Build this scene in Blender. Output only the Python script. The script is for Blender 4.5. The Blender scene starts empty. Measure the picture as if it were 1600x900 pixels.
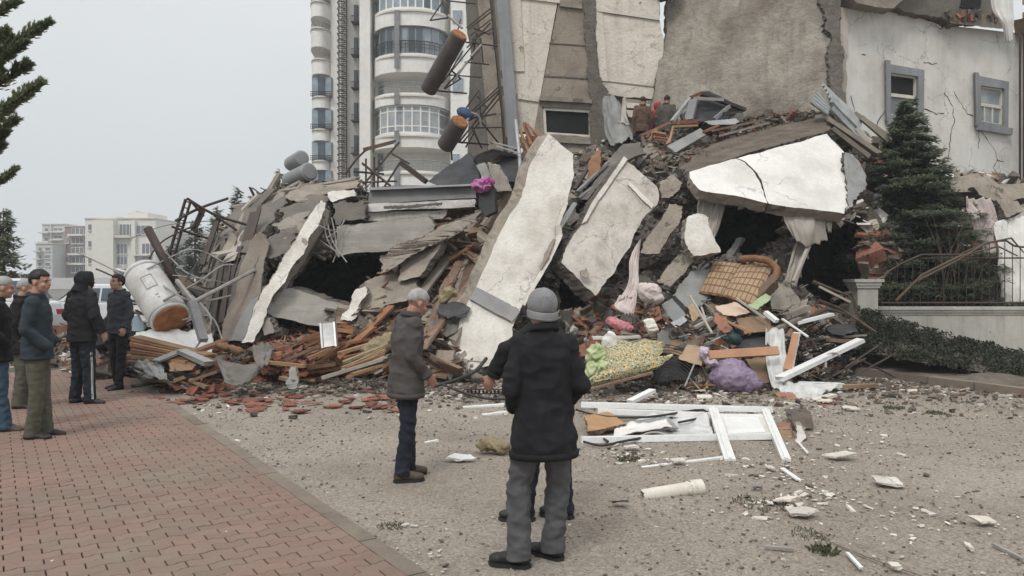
import bpy, bmesh, math, random
from mathutils import Vector, Matrix, noise, Quaternion, Euler
from mathutils.geometry import tessellate_polygon, delaunay_2d_cdt
random.seed(7)
sc = bpy.context.scene
COL = sc.collection
V = Vector
# ---------------------------------------------------------------- camera
F = 1200.0; CAMZ = 1.7; HY = 440.0
cam_d = bpy.data.cameras.new('camera'); cam = bpy.data.objects.new('camera', cam_d); COL.objects.link(cam)
cam.location = (0, 0, CAMZ); cam.rotation_euler = (math.radians(90), 0, 0)
cam_d.sensor_width = 36; cam_d.lens = 27; cam_d.shift_y = -10/1600
cam_d.clip_start = 0.05; cam_d.clip_end = 3000
sc.camera = cam
# ---------------------------------------------------------------- sky and sun (overcast)
SUN_EL = math.radians(52); SUN_AZ = math.radians(205)
w = bpy.data.worlds.new('World'); sc.world = w; w.use_nodes = True
nt = w.node_tree; nt.nodes.clear()
def wn(t, **k):
    n = nt.nodes.new(t)
    for a, b in k.items(): setattr(n, a, b)
    return n
tc = wn('ShaderNodeTexCoord'); sep = wn('ShaderNodeSeparateXYZ'); nt.links.new(tc.outputs['Generated'], sep.inputs[0])
ramp = wn('ShaderNodeValToRGB'); nt.links.new(sep.outputs['Z'], ramp.inputs[0])
cr = ramp.color_ramp
cr.elements[0].position = 0.0; cr.elements[0].color = (.69, .725, .75, 1)
cr.elements[1].position = 1.0; cr.elements[1].color = (1.6, 1.62, 1.64, 1)
for p, c in ((.12, (.72, .755, .775, 1)), (.34, (.8, .83, .84, 1)), (.65, (1.15, 1.18, 1.2, 1))):
    e = cr.elements.new(p); e.color = c
no = wn('ShaderNodeTexNoise'); no.inputs['Scale'].default_value = 2.2; no.inputs['Detail'].default_value = 4
nt.links.new(tc.outputs['Generated'], no.inputs['Vector'])
mr = wn('ShaderNodeMapRange'); mr.inputs[3].default_value = .93; mr.inputs[4].default_value = 1.07
nt.links.new(no.outputs[0], mr.inputs[0])
vm = wn('ShaderNodeVectorMath', operation='SCALE'); nt.links.new(ramp.outputs[0], vm.inputs[0]); nt.links.new(mr.outputs[0], vm.inputs['Scale'])
bg1 = wn('ShaderNodeBackground'); nt.links.new(vm.outputs[0], bg1.inputs[0]); bg1.inputs[1].default_value = 1.03
sky = wn('ShaderNodeTexSky', sky_type='NISHITA'); sky.sun_disc = False; sky.sun_elevation = SUN_EL; sky.sun_rotation = SUN_AZ
bg2 = wn('ShaderNodeBackground'); nt.links.new(sky.outputs[0], bg2.inputs[0]); bg2.inputs[1].default_value = .05
mx = wn('ShaderNodeMixShader'); mx.inputs[0].default_value = .06
nt.links.new(bg1.outputs[0], mx.inputs[1]); nt.links.new(bg2.outputs[0], mx.inputs[2])
wo = wn('ShaderNodeOutputWorld'); nt.links.new(mx.outputs[0], wo.inputs[0])
sd = bpy.data.lights.new('sun', 'SUN'); sd.energy = 1.65; sd.angle = math.radians(15); sd.color = (1, .965, .91)
so = bpy.data.objects.new('sun', sd); COL.objects.link(so)
sdir = V((math.sin(SUN_AZ)*math.cos(SUN_EL), math.cos(SUN_AZ)*math.cos(SUN_EL), math.sin(SUN_EL)))
so.rotation_euler = sdir.to_track_quat('Z', 'Y').to_euler()
sc.view_settings.view_transform = 'Standard'; sc.view_settings.look = 'None'
sc.view_settings.exposure = 0.0; sc.view_settings.gamma = 1.0
# ---------------------------------------------------------------- helpers
def P(px, py, D): return V(((px-800)/F*D, D, CAMZ+(HY-py)/F*D))
def G(px, py, z=0.0): return P(px, py, F*(CAMZ-z)/(py-HY))
def rnd(a, b): return random.uniform(a, b)
def rv(s=1): return V((rnd(-s, s), rnd(-s, s), rnd(-s, s)))
def plane(a, b, c):
    n = (b-a).cross(c-a).normalized()
    o = V((0, 0, CAMZ))
    def on(px, py, off=0.0):
        d = V(((px-800)/F, 1, (HY-py)/F))
        t = (a-o).dot(n)/d.dot(n)
        p = o+d*t
        nn = n if n.dot(d) < 0 else -n
        return p+nn*off
    on.n = n if n.dot((a-o)) < 0 else -n
    return on
class MB:
    def __init__(s): s.v = []; s.f = []; s.m = []
    def add(s, vs, fs, mi=0):
        o = len(s.v); s.v += [tuple(x) for x in vs]
        for f in fs: s.f.append([i+o for i in f]); s.m.append(mi)
    def box(s, c, size, R=None, mi=0, jit=0.0):
        c = V(c); h = V(size)/2; vs = []
        for x in (-1, 1):
            for y in (-1, 1):
                for z in (-1, 1):
                    p = V((x*h.x, y*h.y, z*h.z))
                    if jit: p += V((rnd(-1, 1)*h.x, rnd(-1, 1)*h.y, rnd(-1, 1)*h.z))*jit
                    if R is not None: p = R @ p
                    vs.append(c+p)
        s.add(vs, [(0, 1, 3, 2), (4, 6, 7, 5), (0, 4, 5, 1), (2, 3, 7, 6), (0, 2, 6, 4), (1, 5, 7, 3)], mi)
    def beam(s, a, b, w_, h_, up=(0, 0, 1), mi=0, jit=0.0):
        a = V(a); b = V(b); d = (b-a); L = d.length; d.normalize(); up = V(up)
        x = d.cross(up)
        if x.length < 1e-3: x = d.cross(V((1, 0, 0)))
        x.normalize(); z = x.cross(d).normalized()
        R = Matrix((x, d, z)).transposed()
        s.box((a+b)/2, (w_, L, h_), R, mi, jit)
    def tube(s, pts, r, n=6, mi=0, caps=True):
        pts = [V(p) for p in pts]; k = len(pts)
        rs = r if isinstance(r, (list, tuple)) else [r]*k
        t0 = (pts[1]-pts[0]).normalized()
        nx = t0.cross(V((0, 0, 1)))
        if nx.length < .05: nx = t0.cross(V((1, 0, 0)))
        nx.normalize(); vs = []
        for i in range(k):
            t = (pts[min(i+1, k-1)]-pts[max(i-1, 0)]).normalized()
            nx = (nx-t*nx.dot(t))
            if nx.length < 1e-4: nx = t.orthogonal()
            nx.normalize(); ny = t.cross(nx)
            for j in range(n):
                a = 2*math.pi*j/n
                vs.append(pts[i]+nx*math.cos(a)*rs[i]+ny*math.sin(a)*rs[i])
        fs = []
        for i in range(k-1):
            for j in range(n):
                j2 = (j+1) % n
                fs.append((i*n+j, i*n+j2, (i+1)*n+j2, (i+1)*n+j))
        if caps: fs.append(tuple(range(n))[::-1]); fs.append(tuple((k-1)*n+j for j in range(n)))
        s.add(vs, fs, mi)
    def ell(s, c, r, R=None, n=10, m=7, mi=0):
        c = V(c); vs = []; fs = []
        for i in range(m+1):
            th = math.pi*i/m
            for j in range(n):
                a = 2*math.pi*j/n
                p = V((r[0]*math.sin(th)*math.cos(a), r[1]*math.sin(th)*math.sin(a), r[2]*math.cos(th)))
                if i in (0, m) and j: p = V((0.0, 0, p.z))
                if R is not None: p = R @ p
                vs.append(c+p)
        for i in range(m):
            for j in range(n):
                j2 = (j+1) % n
                if i == 0: fs.append((0, n+j, n+j2))
                elif i == m-1: fs.append((i*n+j, m*n, i*n+j2))
                else: fs.append((i*n+j, (i+1)*n+j, (i+1)*n+j2, i*n+j2))
        s.add(vs, fs, mi)
    def loft(s, rings, n=16, mi=0, R=None, o=None, sq=1.0):
        vs = []; k = len(rings)
        for (cx, cy, cz, rx, ry) in rings:
            for j in range(n):
                a = 2*math.pi*j/n; ca, sa = math.cos(a), math.sin(a)
                if sq != 1.0: ca = math.copysign(abs(ca)**sq, ca); sa = math.copysign(abs(sa)**sq, sa)
                p = V((cx+rx*ca, cy+ry*sa, cz))
                if R is not None: p = R @ p
                if o is not None: p = p+o
                vs.append(p)
        fs = []
        for i in range(k-1):
            for j in range(n):
                j2 = (j+1) % n; fs.append((i*n+j, i*n+j2, (i+1)*n+j2, (i+1)*n+j))
        fs.append(tuple(range(n))[::-1]); fs.append(tuple((k-1)*n+j for j in range(n)))
        s.add(vs, fs, mi)
    def slab(s, pts, tvec, step=.35, jag=.03, mi=0, ms=1, mb=None, rings=3, relief=None):
        """closed plate: outline pts, pushed back by tvec, with a broken rim and an uneven face"""
        pts = [V(p) for p in pts]; tvec = V(tvec); out = []
        k = len(pts); n = V((0, 0, 0))
        for i in range(k): n += pts[i].cross(pts[(i+1) % k])
        area = n.length/2; n.normalize()
        if n.dot(tvec) < 0: pts = pts[::-1]; n = -n
        mn = max(.05, min(step*.45, math.sqrt(area)/9))
        def fr(a, b, q, j, lv):
            if (b-a).length < mn or lv > 6: return [a]
            m = a.lerp(b, rnd(.35, .65))+q*rnd(-j, j); return fr(a, m, q, j*.62, lv+1)+fr(m, b, q, j*.62, lv+1)
        for i in range(k):
            a, b = pts[i], pts[(i+1) % k]
            if jag <= .001 or (b-a).length < step*.5: out.append(a); continue
            out += fr(a, b, (b-a).normalized().cross(n), min(jag*1.25, (b-a).length*.16), 0)
        K = len(out); vs = []; o = len(s.v)
        for r in range(rings+1):
            for p in out:
                x = p+tvec*(r/rings)
                if jag > .001:
                    if 0 < r < rings: x = x+rv(min(jag*.8, tvec.length*.22))
                    elif r == rings: x = x+rv(jag*.6)
                vs.append(x)
        s.v += [tuple(x) for x in vs]
        tr = tessellate_polygon([out]); done = False
        if relief is None: relief = min(.016, jag*.55) if (jag > .004 and area > .12) else 0
        if relief:
            c = sum(out, V((0, 0, 0)))/K; e1 = n.orthogonal().normalized(); e2 = n.cross(e1)
            P2 = [((p-c).dot(e1), (p-c).dot(e2)) for p in out]; hh = [(p-c).dot(n) for p in out]
            g = max(.09, math.sqrt(area)/11); xa, xb = min(p[0] for p in P2), max(p[0] for p in P2); ya, yb = min(p[1] for p in P2), max(p[1] for p in P2)
            inn = []; y = ya
            while y < yb:
                x = xa
                while x < xb:
                    q = (x+rnd(-.35, .35)*g, y+rnd(-.35, .35)*g); ins = False
                    for i in range(K):
                        (x0, y0), (x1, y1) = P2[i], P2[(i+1) % K]
                        if (y0 > q[1]) != (y1 > q[1]) and q[0] < (x1-x0)*(q[1]-y0)/(y1-y0)+x0: ins = not ins
                    if ins and min((q[0]-a)**2+(q[1]-b)**2 for a, b in P2) > (g*.3)**2: inn.append(q)
                    x += g
                y += g
            try:
                res = delaunay_2d_cdt([V((*p, )) for p in P2+inn], [(i, (i+1) % K) for i in range(K)], [], 1, 1e-5)
                if len(res[0]) == K+len(inn):
                    mp = []
                    base = len(s.v); off = rv(30)
                    for q in inn:
                        w_ = [1/((q[0]-a)**2+(q[1]-b)**2+1e-4) for a, b in P2]; h = sum(a*b for a, b in zip(w_, hh))/sum(w_)
                        p = c+e1*q[0]+e2*q[1]+n*h; p = p+n*(relief*noise.noise(p*2.1+off)*1.6+relief*.8*noise.noise(p*7+off)); s.v.append(tuple(p))
                    orig = {}
                    for ri, ol in enumerate(res[3]):
                        if ol: orig[ri] = ol[0]
                    for f in res[2]:
                        ff = [orig[i] for i in f]; ff = [o+i if i < K else base+i-K for i in ff]
                        s.f.append(ff); s.m.append(mi)
                    done = True
            except Exception: done = False
        for t in tr:
            a, b, c_ = t
            nn = (out[b]-out[a]).cross(out[c_]-out[a])
            if nn.dot(tvec) > 0: a, c_ = c_, a
            if not done: s.f.append([o+a, o+b, o+c_]); s.m.append(mi)
            s.f.append([o+rings*K+c_, o+rings*K+b, o+rings*K+a]); s.m.append(ms if mb is None else mb)
        for r in range(rings):
            for i in range(K):
                j = (i+1) % K
                s.f.append([o+r*K+i, o+r*K+j, o+(r+1)*K+j, o+(r+1)*K+i]); s.m.append(ms)
    def build(s, name, mats, parent=None, smooth=False, fix=True):
        me = bpy.data.meshes.new(name); me.from_pydata(s.v, [], s.f)
        if not isinstance(mats, (list, tuple)): mats = [mats]
        for m in mats: me.materials.append(m)
        me.polygons.foreach_set('material_index', [min(x, len(mats)-1) for x in s.m])
        if fix:
            bm = bmesh.new(); bm.from_mesh(me); bmesh.ops.recalc_face_normals(bm, faces=bm.faces); bm.to_mesh(me); bm.free()
        if smooth: me.polygons.foreach_set('use_smooth', [True]*len(me.polygons))
        me.update()
        o = bpy.data.objects.new(name, me); COL.objects.link(o)
        if parent is not None: o.parent = parent
        return o
def tag(o, label=None, cat=None, group=None, kind=None):
    if label: o['label'] = label
    if cat: o['category'] = cat
    if group: o['group'] = group
    if kind: o['kind'] = kind
    return o
def empty(name, loc, label, cat, group=None, rz=0):
    """a thing's Empty; parts are written in world coordinates and moved under it"""
    o = bpy.data.objects.new(name, None); COL.objects.link(o); o.location = loc; o.rotation_euler = (0, 0, rz); o.empty_display_size = .2
    return tag(o, label, cat, group)
def under(child, par):
    """parent keeping the world-space mesh where it is"""
    child.parent = par
    p = par; m = Matrix()
    if par.type == 'EMPTY': m = Matrix.Translation(par.location) @ Euler(par.rotation_euler).to_matrix().to_4x4()
    child.matrix_parent_inverse = m.inverted()
    return child
def remesh(mb, voxel, it=3, fac=.5):
    me = bpy.data.meshes.new('tmp'); me.from_pydata(mb.v, [], mb.f)
    bm = bmesh.new(); bm.from_mesh(me); bmesh.ops.recalc_face_normals(bm, faces=bm.faces); bm.to_mesh(me); bm.free()
    o = bpy.data.objects.new('tmp', me); COL.objects.link(o)
    m = o.modifiers.new('r', 'REMESH'); m.mode = 'VOXEL'; m.voxel_size = voxel; m.use_smooth_shade = True
    if it: q = o.modifiers.new('s', 'SMOOTH'); q.iterations = it; q.factor = fac
    dg = bpy.context.evaluated_depsgraph_get()
    r = bpy.data.meshes.new_from_object(o.evaluated_get(dg))
    bpy.data.objects.remove(o); bpy.data.meshes.remove(me)
    return r
def organic(name, mb, voxel, mat, parent=None, it=3, wr=0.0, wf=(6, 6, 6), extra=None, crum=0.0):
    me = remesh(mb, voxel, it); me.name = name; me.materials.clear(); me.materials.append(mat)
    if wr or extra or crum:
        vs = me.vertices; nn = [v.normal.copy() for v in vs]
        off = rv(50)
        for v, n_ in zip(vs, nn):
            c = v.co
            d = 0.0
            if wr:
                q = V((c.x*wf[0], c.y*wf[1], c.z*wf[2]))+off
                d = wr*(1-2*abs(noise.noise(q)))+wr*.5*(noise.noise(q*2.3)) - wr*.6
            if crum:
                wq = V((noise.noise(c*6+off), noise.noise(c*6-off), noise.noise(c*6+off*2)))*.5; q = c*7+wq+off
                d += crum*(.45-1.6*math.sqrt(noise.noise(q)**2+.002))+crum*.5*(.3-1.5*math.sqrt(noise.noise(q*2.1)**2+.002))
            if extra: d += extra(c)
            v.co = c+n_*d
    me.polygons.foreach_set('use_smooth', [True]*len(me.polygons)); me.update()
    o = bpy.data.objects.new(name, me); COL.objects.link(o)
    if parent is not None: o.parent = parent
    return o
def cr_interp(a, b, c, d, t):
    return 0.5*((2*b)+(c-a)*t+(2*a-5*b+4*c-d)*t*t+(3*b-a-3*c+d)*t**3)
def spline(pts, n):
    pts = [V(p) for p in pts]; out = []
    for i in range(n+1):
        x = i/n*(len(pts)-1); k = min(int(x), len(pts)-2); t = x-k
        g = lambda j: pts[max(0, min(len(pts)-1, j))]
        out.append(cr_interp(g(k-1), g(k), g(k+1), g(k+2), t))
    return out
def cloth(name, rows, nu, nv, amp, freq, mat, parent=None, thick=.012, ragged=0.0, aniso=(1, 1)):
    """rows: list of rows of control points; a folded sheet with real thickness"""
    R = [spline(r, nu) for r in rows]
    cols = [spline([R[j][i] for j in range(len(R))], nv) for i in range(nu+1)]
    g = [[cols[i][j].copy() for i in range(nu+1)] for j in range(nv+1)]
    off = rv(40)
    nrm = [[None]*(nu+1) for _ in range(nv+1)]
    for j in range(nv+1):
        for i in range(nu+1):
            du = g[j][min(i+1, nu)]-g[j][max(i-1, 0)]; dv = g[min(j+1, nv)][i]-g[max(j-1, 0)][i]
            n_ = du.cross(dv)
            nrm[j][i] = n_.normalized() if n_.length > 1e-9 else V((0, -1, 0))
    for j in range(nv+1):
        for i in range(nu+1):
            q = V((i/nu*freq*aniso[0], j/nv*freq*aniso[1], 0))+off
            r_ = noise.noise(q); d = amp*(1-2.4*math.sqrt(r_*r_+.006))+amp*.3*noise.noise(q*2.3)
            g[j][i] = g[j][i]+nrm[j][i]*d
            if ragged and j == nv: g[j][i] += (g[nv][i]-g[nv-1][i]).normalized()*rnd(-ragged, ragged)
    mb = MB(); vs = []; fs = []
    W = nu+1; H = nv+1
    for sgn in (0, 1):
        for j in range(H):
            for i in range(W): vs.append(g[j][i]-nrm[j][i]*thick*sgn)
    N = W*H
    for j in range(nv):
        for i in range(nu):
            a = j*W+i; fs.append((a, a+1, a+W+1, a+W)); fs.append((N+a, N+a+W, N+a+W+1, N+a+1))
    for i in range(nu):
        fs.append((i, N+i, N+i+1, i+1)); a = nv*W+i; fs.append((a, a+1, N+a+1, N+a))
    for j in range(nv):
        a = j*W; fs.append((a, a+W, N+a+W, N+a)); a = j*W+nu; fs.append((a, N+a, N+a+W, a+W))
    mb.add(vs, fs)
    return mb.build(name, mat, parent, smooth=True)
# ---------------------------------------------------------------- materials
MATS = {}
def mat(name, c1, c2=None, scale=1.5, rough=.88, bump=.35, fine=30, dirt=None, da=.35, ds=.7, rv_=0.0, metal=0.0, bd=.012, spec=.3, streak=0.0, wave=None, det=6, st_col=(.12, .11, .1), spall=None, world=False, crack=0.0):
    m = bpy.data.materials.new(name); m.use_nodes = True; t = m.node_tree; N = t.nodes; L = t.links
    b = N['Principled BSDF']; b.inputs['Roughness'].default_value = rough; b.inputs['Metallic'].default_value = metal
    b.inputs['Specular IOR Level'].default_value = spec
    tc = N.new('ShaderNodeTexCoord'); oi = N.new('ShaderNodeObjectInfo')
    ad = N.new('ShaderNodeVectorMath'); ad.operation = 'ADD'; L.new(tc.outputs['Object'], ad.inputs[0])
    sc_ = N.new('ShaderNodeVectorMath'); sc_.operation = 'SCALE'; sc_.inputs[0].default_value = (37, 19, 23); L.new(oi.outputs['Random'], sc_.inputs['Scale'])
    L.new(sc_.outputs[0], ad.inputs[1]); vec = ad.outputs[0]
    if world: vec = N.new('ShaderNodeNewGeometry').outputs['Position']
    if c2 is None: c2 = tuple(x*.72 for x in c1)
    def nz(s, d=det, r=.6, v=None):
        n = N.new('ShaderNodeTexNoise'); n.inputs['Scale'].default_value = s; n.inputs['Detail'].default_value = d; n.inputs['Roughness'].default_value = r
        L.new(v or vec, n.inputs['Vector']); return n
    def mr(src, a, b_, c=0, d=1):
        n = N.new('ShaderNodeMapRange'); n.inputs[1].default_value = a; n.inputs[2].default_value = b_; n.inputs[3].default_value = c; n.inputs[4].default_value = d
        L.new(src, n.inputs[0]); return n.outputs[0]
    def mix(f, a, b_, bt='MIX'):
        n = N.new('ShaderNodeMix'); n.data_type = 'RGBA'; n.blend_type = bt
        for s_, x in ((0, f), (6, a), (7, b_)):
            if isinstance(x, (int, float)): n.inputs[s_].default_value = x
            elif isinstance(x, tuple): n.inputs[s_].default_value = (*x[:3], 1)
            else: L.new(x, n.inputs[s_])
        return n.outputs[2]
    n1 = nz(scale); n2 = nz(fine, 4, .7)
    col = mix(mr(n1.outputs[0], .35, .65), tuple(c1), tuple(c2))
    col = mix(mr(n2.outputs[0], .3, .7, 0, .35), col, tuple(x*.6 for x in c2))
    if dirt:
        n3 = nz(ds, 8, .68); col = mix(mr(n3.outputs[0], .48, .68, 0, da), col, tuple(dirt))
    if streak:
        mp = N.new('ShaderNodeMapping'); mp.inputs['Scale'].default_value = (3.5, 3.5, .25); L.new(vec, mp.inputs[0])
        n4 = nz(1.2, 6, .65, mp.outputs[0]); col = mix(mr(n4.outputs[0], .5, .72, 0, streak), col, st_col)
    hgt = n2.outputs[0]
    if wave:   # (axis scale xyz, strength) plank grain / board marks
        mp = N.new('ShaderNodeMapping'); mp.inputs['Scale'].default_value = wave[0]; L.new(vec, mp.inputs[0])
        n5 = nz(1.0, 5, .6, mp.outputs[0]); col = mix(mr(n5.outputs[0], .4, .65, 0, wave[1]), col, tuple(x*.45 for x in c1)); hgt = n5.outputs[0]
    if spall:   # plaster fallen away in hard-edged patches
        n6 = nz(spall[1], 9, .62); mk = mr(n6.outputs[0], spall[2], spall[2]+.012); col = mix(mk, col, mix(mr(n2.outputs[0], .35, .65), tuple(spall[0]), tuple(x*.6 for x in spall[0])))
        sb = N.new('ShaderNodeMath'); sb.operation = 'MULTIPLY_ADD'; L.new(mk, sb.inputs[0]); sb.inputs[1].default_value = -1.4; L.new(hgt, sb.inputs[2]); hgt = sb.outputs[0]
    if crack:
        nw = nz(2.5, 4, .6); vv = N.new('ShaderNodeVectorMath'); vv.operation = 'MULTIPLY_ADD'; L.new(nw.outputs['Color'], vv.inputs[0]); vv.inputs[1].default_value = (.5, .5, .5); L.new(vec, vv.inputs[2])
        vo = N.new('ShaderNodeTexVoronoi'); vo.feature = 'DISTANCE_TO_EDGE'; vo.inputs['Scale'].default_value = 1.1; L.new(vv.outputs[0], vo.inputs['Vector'])
        n7 = nz(.9, 3, .5); c1_ = mr(vo.outputs['Distance'], .004, .016, 1, 0); c2_ = mr(n7.outputs[0], .5, .56); mm2 = N.new('ShaderNodeMath'); mm2.operation = 'MULTIPLY'; L.new(c1_, mm2.inputs[0]); L.new(c2_, mm2.inputs[1])
        m3 = N.new('ShaderNodeMath'); m3.operation = 'MULTIPLY'; L.new(mm2.outputs[0], m3.inputs[0]); m3.inputs[1].default_value = crack; col = mix(m3.outputs[0], col, (.13, .115, .1))
    if rv_:
        hs = N.new('ShaderNodeHueSaturation'); L.new(col, hs.inputs['Color']); L.new(mr(oi.outputs['Random'], 0, 1, 1-rv_, 1+rv_), hs.inputs['Value']); col = hs.outputs[0]
    L.new(col, b.inputs['Base Color'])
    L.new(mr(n1.outputs[0], .3, .7, max(0, rough-.12), min(1, rough+.08)), b.inputs['Roughness'])
    if bump:
        mm = N.new('ShaderNodeMath'); mm.operation = 'MULTIPLY_ADD'; L.new(n1.outputs[0], mm.inputs[0]); mm.inputs[1].default_value = 1.2; L.new(hgt, mm.inputs[2])
        bp = N.new('ShaderNodeBump'); bp.inputs['Strength'].default_value = bump; bp.inputs['Distance'].default_value = bd
        L.new(mm.outputs[0], bp.inputs['Height']); L.new(bp.outputs[0], b.inputs['Normal'])
    MATS[name] = m
    m['col'] = 1
    return m
def addmat(m): return m
DUST = (.27, .24, .205)
m_conc = mat('concrete', (.335, .3, .255), (.235, .21, .178), 1.1, .92, .6, 22, (.16, .145, .125), .75, 1.4, streak=.25, bd=.03, spall=((.17, .15, .125), 1.6, .62), crack=.7)
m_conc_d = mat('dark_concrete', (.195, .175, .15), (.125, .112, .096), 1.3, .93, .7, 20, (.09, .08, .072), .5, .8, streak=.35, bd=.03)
m_conc_w = mat('warm_concrete', (.36, .31, .255), (.265, .225, .18), 1.2, .92, .7, 18, (.17, .15, .13), .75, 1.4, streak=.3, bd=.035, spall=((.17, .15, .125), 1.6, .62), crack=.7)
m_edge = mat('broken_edge', (.255, .225, .19), (.15, .13, .11), 6, .97, 1.0, 30, (.3, .27, .24), .5, 3, bd=.08)
m_white = mat('white_plaster', (.72, .685, .63), (.6, .565, .51), 1.3, .88, .8, 20, (.36, .315, .27), .7, 1.1, streak=.35, bd=.03, spall=((.34, .3, .25), 1.3, .68), crack=.45, st_col=(.3, .26, .22))
m_white3 = mat('dusty_plaster', (.6, .56, .505), (.48, .445, .395), 1.3, .9, .8, 20, (.33, .29, .245), .8, 1.1, streak=.45, bd=.03, spall=((.3, .265, .22), 1.3, .67), crack=.5)
m_white2 = mat('painted_plaster', (.75, .73, .69), (.65, .63, .59), .7, .85, .35, 28, (.43, .4, .36), .5, .7, streak=.22, bd=.015, spall=((.42, .39, .34), .9, .685), crack=.5, st_col=(.35, .33, .3))
m_cream = mat('cream_plaster', (.74, .68, .6), (.64, .58, .5), .8, .88, .7, 12, (.35, .31, .265), .45, .6, streak=.3, bd=.04, spall=((.36, .31, .25), .8, .69), crack=.5, st_col=(.28, .25, .21))
m_greyp = mat('grey_paint', (.235, .235, .235), (.18, .18, .178), 1.5, .7, .2, 30, (.33, .31, .29), .5, 1.2)
m_bluegrey = mat('blue_grey_paint', (.3, .31, .325), (.23, .24, .25), 1.2, .7, .2, 30, (.2, .18, .16), .4, 1.0, streak=.4)
m_wood = mat('raw_timber', (.32, .145, .068), (.2, .095, .048), 3, .75, .4, 30, (.14, .1, .075), .4, 2, rv_=.3, wave=((14, 14, 2), .4))
m_wood2 = mat('old_timber', (.235, .15, .1), (.15, .1, .07), 3, .85, .5, 25, (.3, .25, .2), .5, 1.5, rv_=.3, wave=((12, 12, 2), .5))
m_woodl = mat('light_timber', (.4, .25, .135), (.29, .175, .095), 3, .75, .4, 30, (.2, .15, .1), .4, 2, rv_=.25, wave=((12, 12, 2), .4))
m_woodw = mat('weathered_board', (.34, .3, .25), (.23, .195, .16), 2, .9, .6, 25, (.13, .1, .08), .5, 1.2, rv_=.25, wave=((9, 9, 1.5), .45))
m_tile = mat('clay_tile', (.26, .09, .056), (.17, .064, .044), 8, .85, .3, 40, (.2, .15, .12), .65, 5, rv_=.35)
m_brick = mat('hollow_brick', (.29, .13, .085), (.2, .09, .062), 8, .88, .5, 40, (.3, .23, .18), .4, 6, rv_=.3)
m_rub = mat('rubble_dust', (.25, .22, .185), (.15, .13, .11), 2.2, .97, 1.0, 14, (.3, .275, .245), .55, 1.4, bd=.1)
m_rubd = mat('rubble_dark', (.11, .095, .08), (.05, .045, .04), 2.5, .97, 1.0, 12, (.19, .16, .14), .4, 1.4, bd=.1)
m_soil = mat('brown_rubble', (.195, .16, .125), (.12, .098, .077), 3, .97, 1.0, 14, (.25, .22, .19), .5, 1.6, bd=.08)
m_pvc = mat('white_pvc', (.8, .8, .79), (.72, .72, .7), 2, .45, .08, 30, (.4, .37, .33), .35, 2.2, spec=.45)
m_pvcc = mat('cream_pvc', (.7, .67, .58), (.62, .58, .5), 2, .5, .1, 30, (.4, .36, .3), .35, 3)
m_alu = mat('dull_aluminium', (.48, .48, .475), (.36, .36, .35), 3, .45, .15, 30, (.22, .2, .18), .4, 2, metal=.6)
m_zinc = mat('galvanised_sheet', (.4, .42, .425), (.29, .3, .3), 3, .5, .15, 30, (.2, .17, .15), .35, 1.5, metal=.35)
m_steel = mat('dark_steel', (.045, .042, .04), (.075, .055, .045), 6, .6, .2, 40, (.14, .08, .05), .4, 3, metal=.4)
m_rebar = mat('rebar', (.14, .1, .085), (.09, .06, .05), 6, .75, .2, 50, metal=.3)
m_wire = mat('grey_conduit', (.34, .32, .3), (.24, .22, .21), 5, .6, .1, 40)
m_black = mat('black_plastic', (.03, .03, .032), (.02, .02, .021), 3, .55, .15, 30, (.12, .11, .1), .3, 2)
m_rust = mat('rusty_insulation', (.42, .17, .06), (.22, .09, .04), 10, .9, .8, 40, (.1, .06, .04), .4, 6)
m_tank = mat('brown_tank_coat', (.1, .085, .075), (.07, .058, .052), 2.5, .6, .2, 30, (.17, .14, .12), .4, 1.5)
m_tankw = mat('white_tank_coat', (.66, .655, .635), (.54, .53, .51), 1.5, .5, .15, 30, (.24, .2, .17), .5, 1.3, streak=.25)
m_tankg = mat('grey_tank_coat', (.3, .31, .32), (.23, .235, .24), 1.5, .45, .15, 30, (.16, .14, .12), .4, 1.3, metal=.3)
m_dark = mat('painted_void_shade', (.02, .02, .022), (.014, .014, .015), 2, .9, 0)  # near-black colour that paints the shade of unlit openings
m_tar = mat('dark_felt_sheet', (.05, .052, .055), (.035, .036, .038), 2, .75, .3, 30, (.13, .12, .11), .35, 1.5)
m_glass = mat('window_glass', (.07, .1, .13), (.045, .07, .095), .6, .15, 0, 3, spec=.7)
m_curt = mat('curtained_glass', (.34, .4, .44), (.2, .25, .29), 1.3, .2, 0, 5, spec=.6)
m_sheet = mat('pale_curtain', (.46, .42, .37), (.36, .325, .285), 2, .95, .5, 30, (.3, .26, .22), .4, 1.5, streak=.2, bd=.015)
m_cwhite = mat('white_cloth', (.75, .73, .7), (.62, .6, .57), 3, .95, .4, 40, (.42, .38, .33), .35, 2)
m_cgrey = mat('grey_tarp', (.17, .155, .14), (.115, .105, .095), 3, .9, .5, 40, (.26, .235, .2), .45, 2)
m_cgrey2 = mat('pale_grey_tarp', (.3, .3, .29), (.2, .2, .19), 3, .8, .5, 40, (.14, .12, .1), .35, 2)
m_pink = mat('pink_cloth', (.42, .09, .13), (.5, .27, .28), 12, .9, .3, 50)
m_rose = mat('pale_pink_cloth', (.6, .53, .5), (.5, .42, .4), 5, .92, .3, 40, (.4, .34, .3), .3, 3)
m_mag = mat('magenta_cloth', (.32, .045, .2), (.5, .22, .42), 10, .9, .3, 50)
m_purp = mat('purple_bag', (.25, .185, .27), (.19, .14, .21), 4, .55, .35, 24, (.42, .36, .42), .35, 5, spec=.4)
m_lilac = mat('lilac_cloth', (.55, .46, .54), (.45, .36, .45), 6, .85, .3, 40)
m_green = mat('lime_bag', (.27, .35, .1), (.45, .5, .3), 9, .5, .3, 30, (.75, .78, .6), .5, 6)
m_yellow = mat('yellow_foam', (.36, .3, .18), (.25, .2, .12), 8, .95, .9, 20, (.3, .25, .18), .4, 5, bd=.04)
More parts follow.
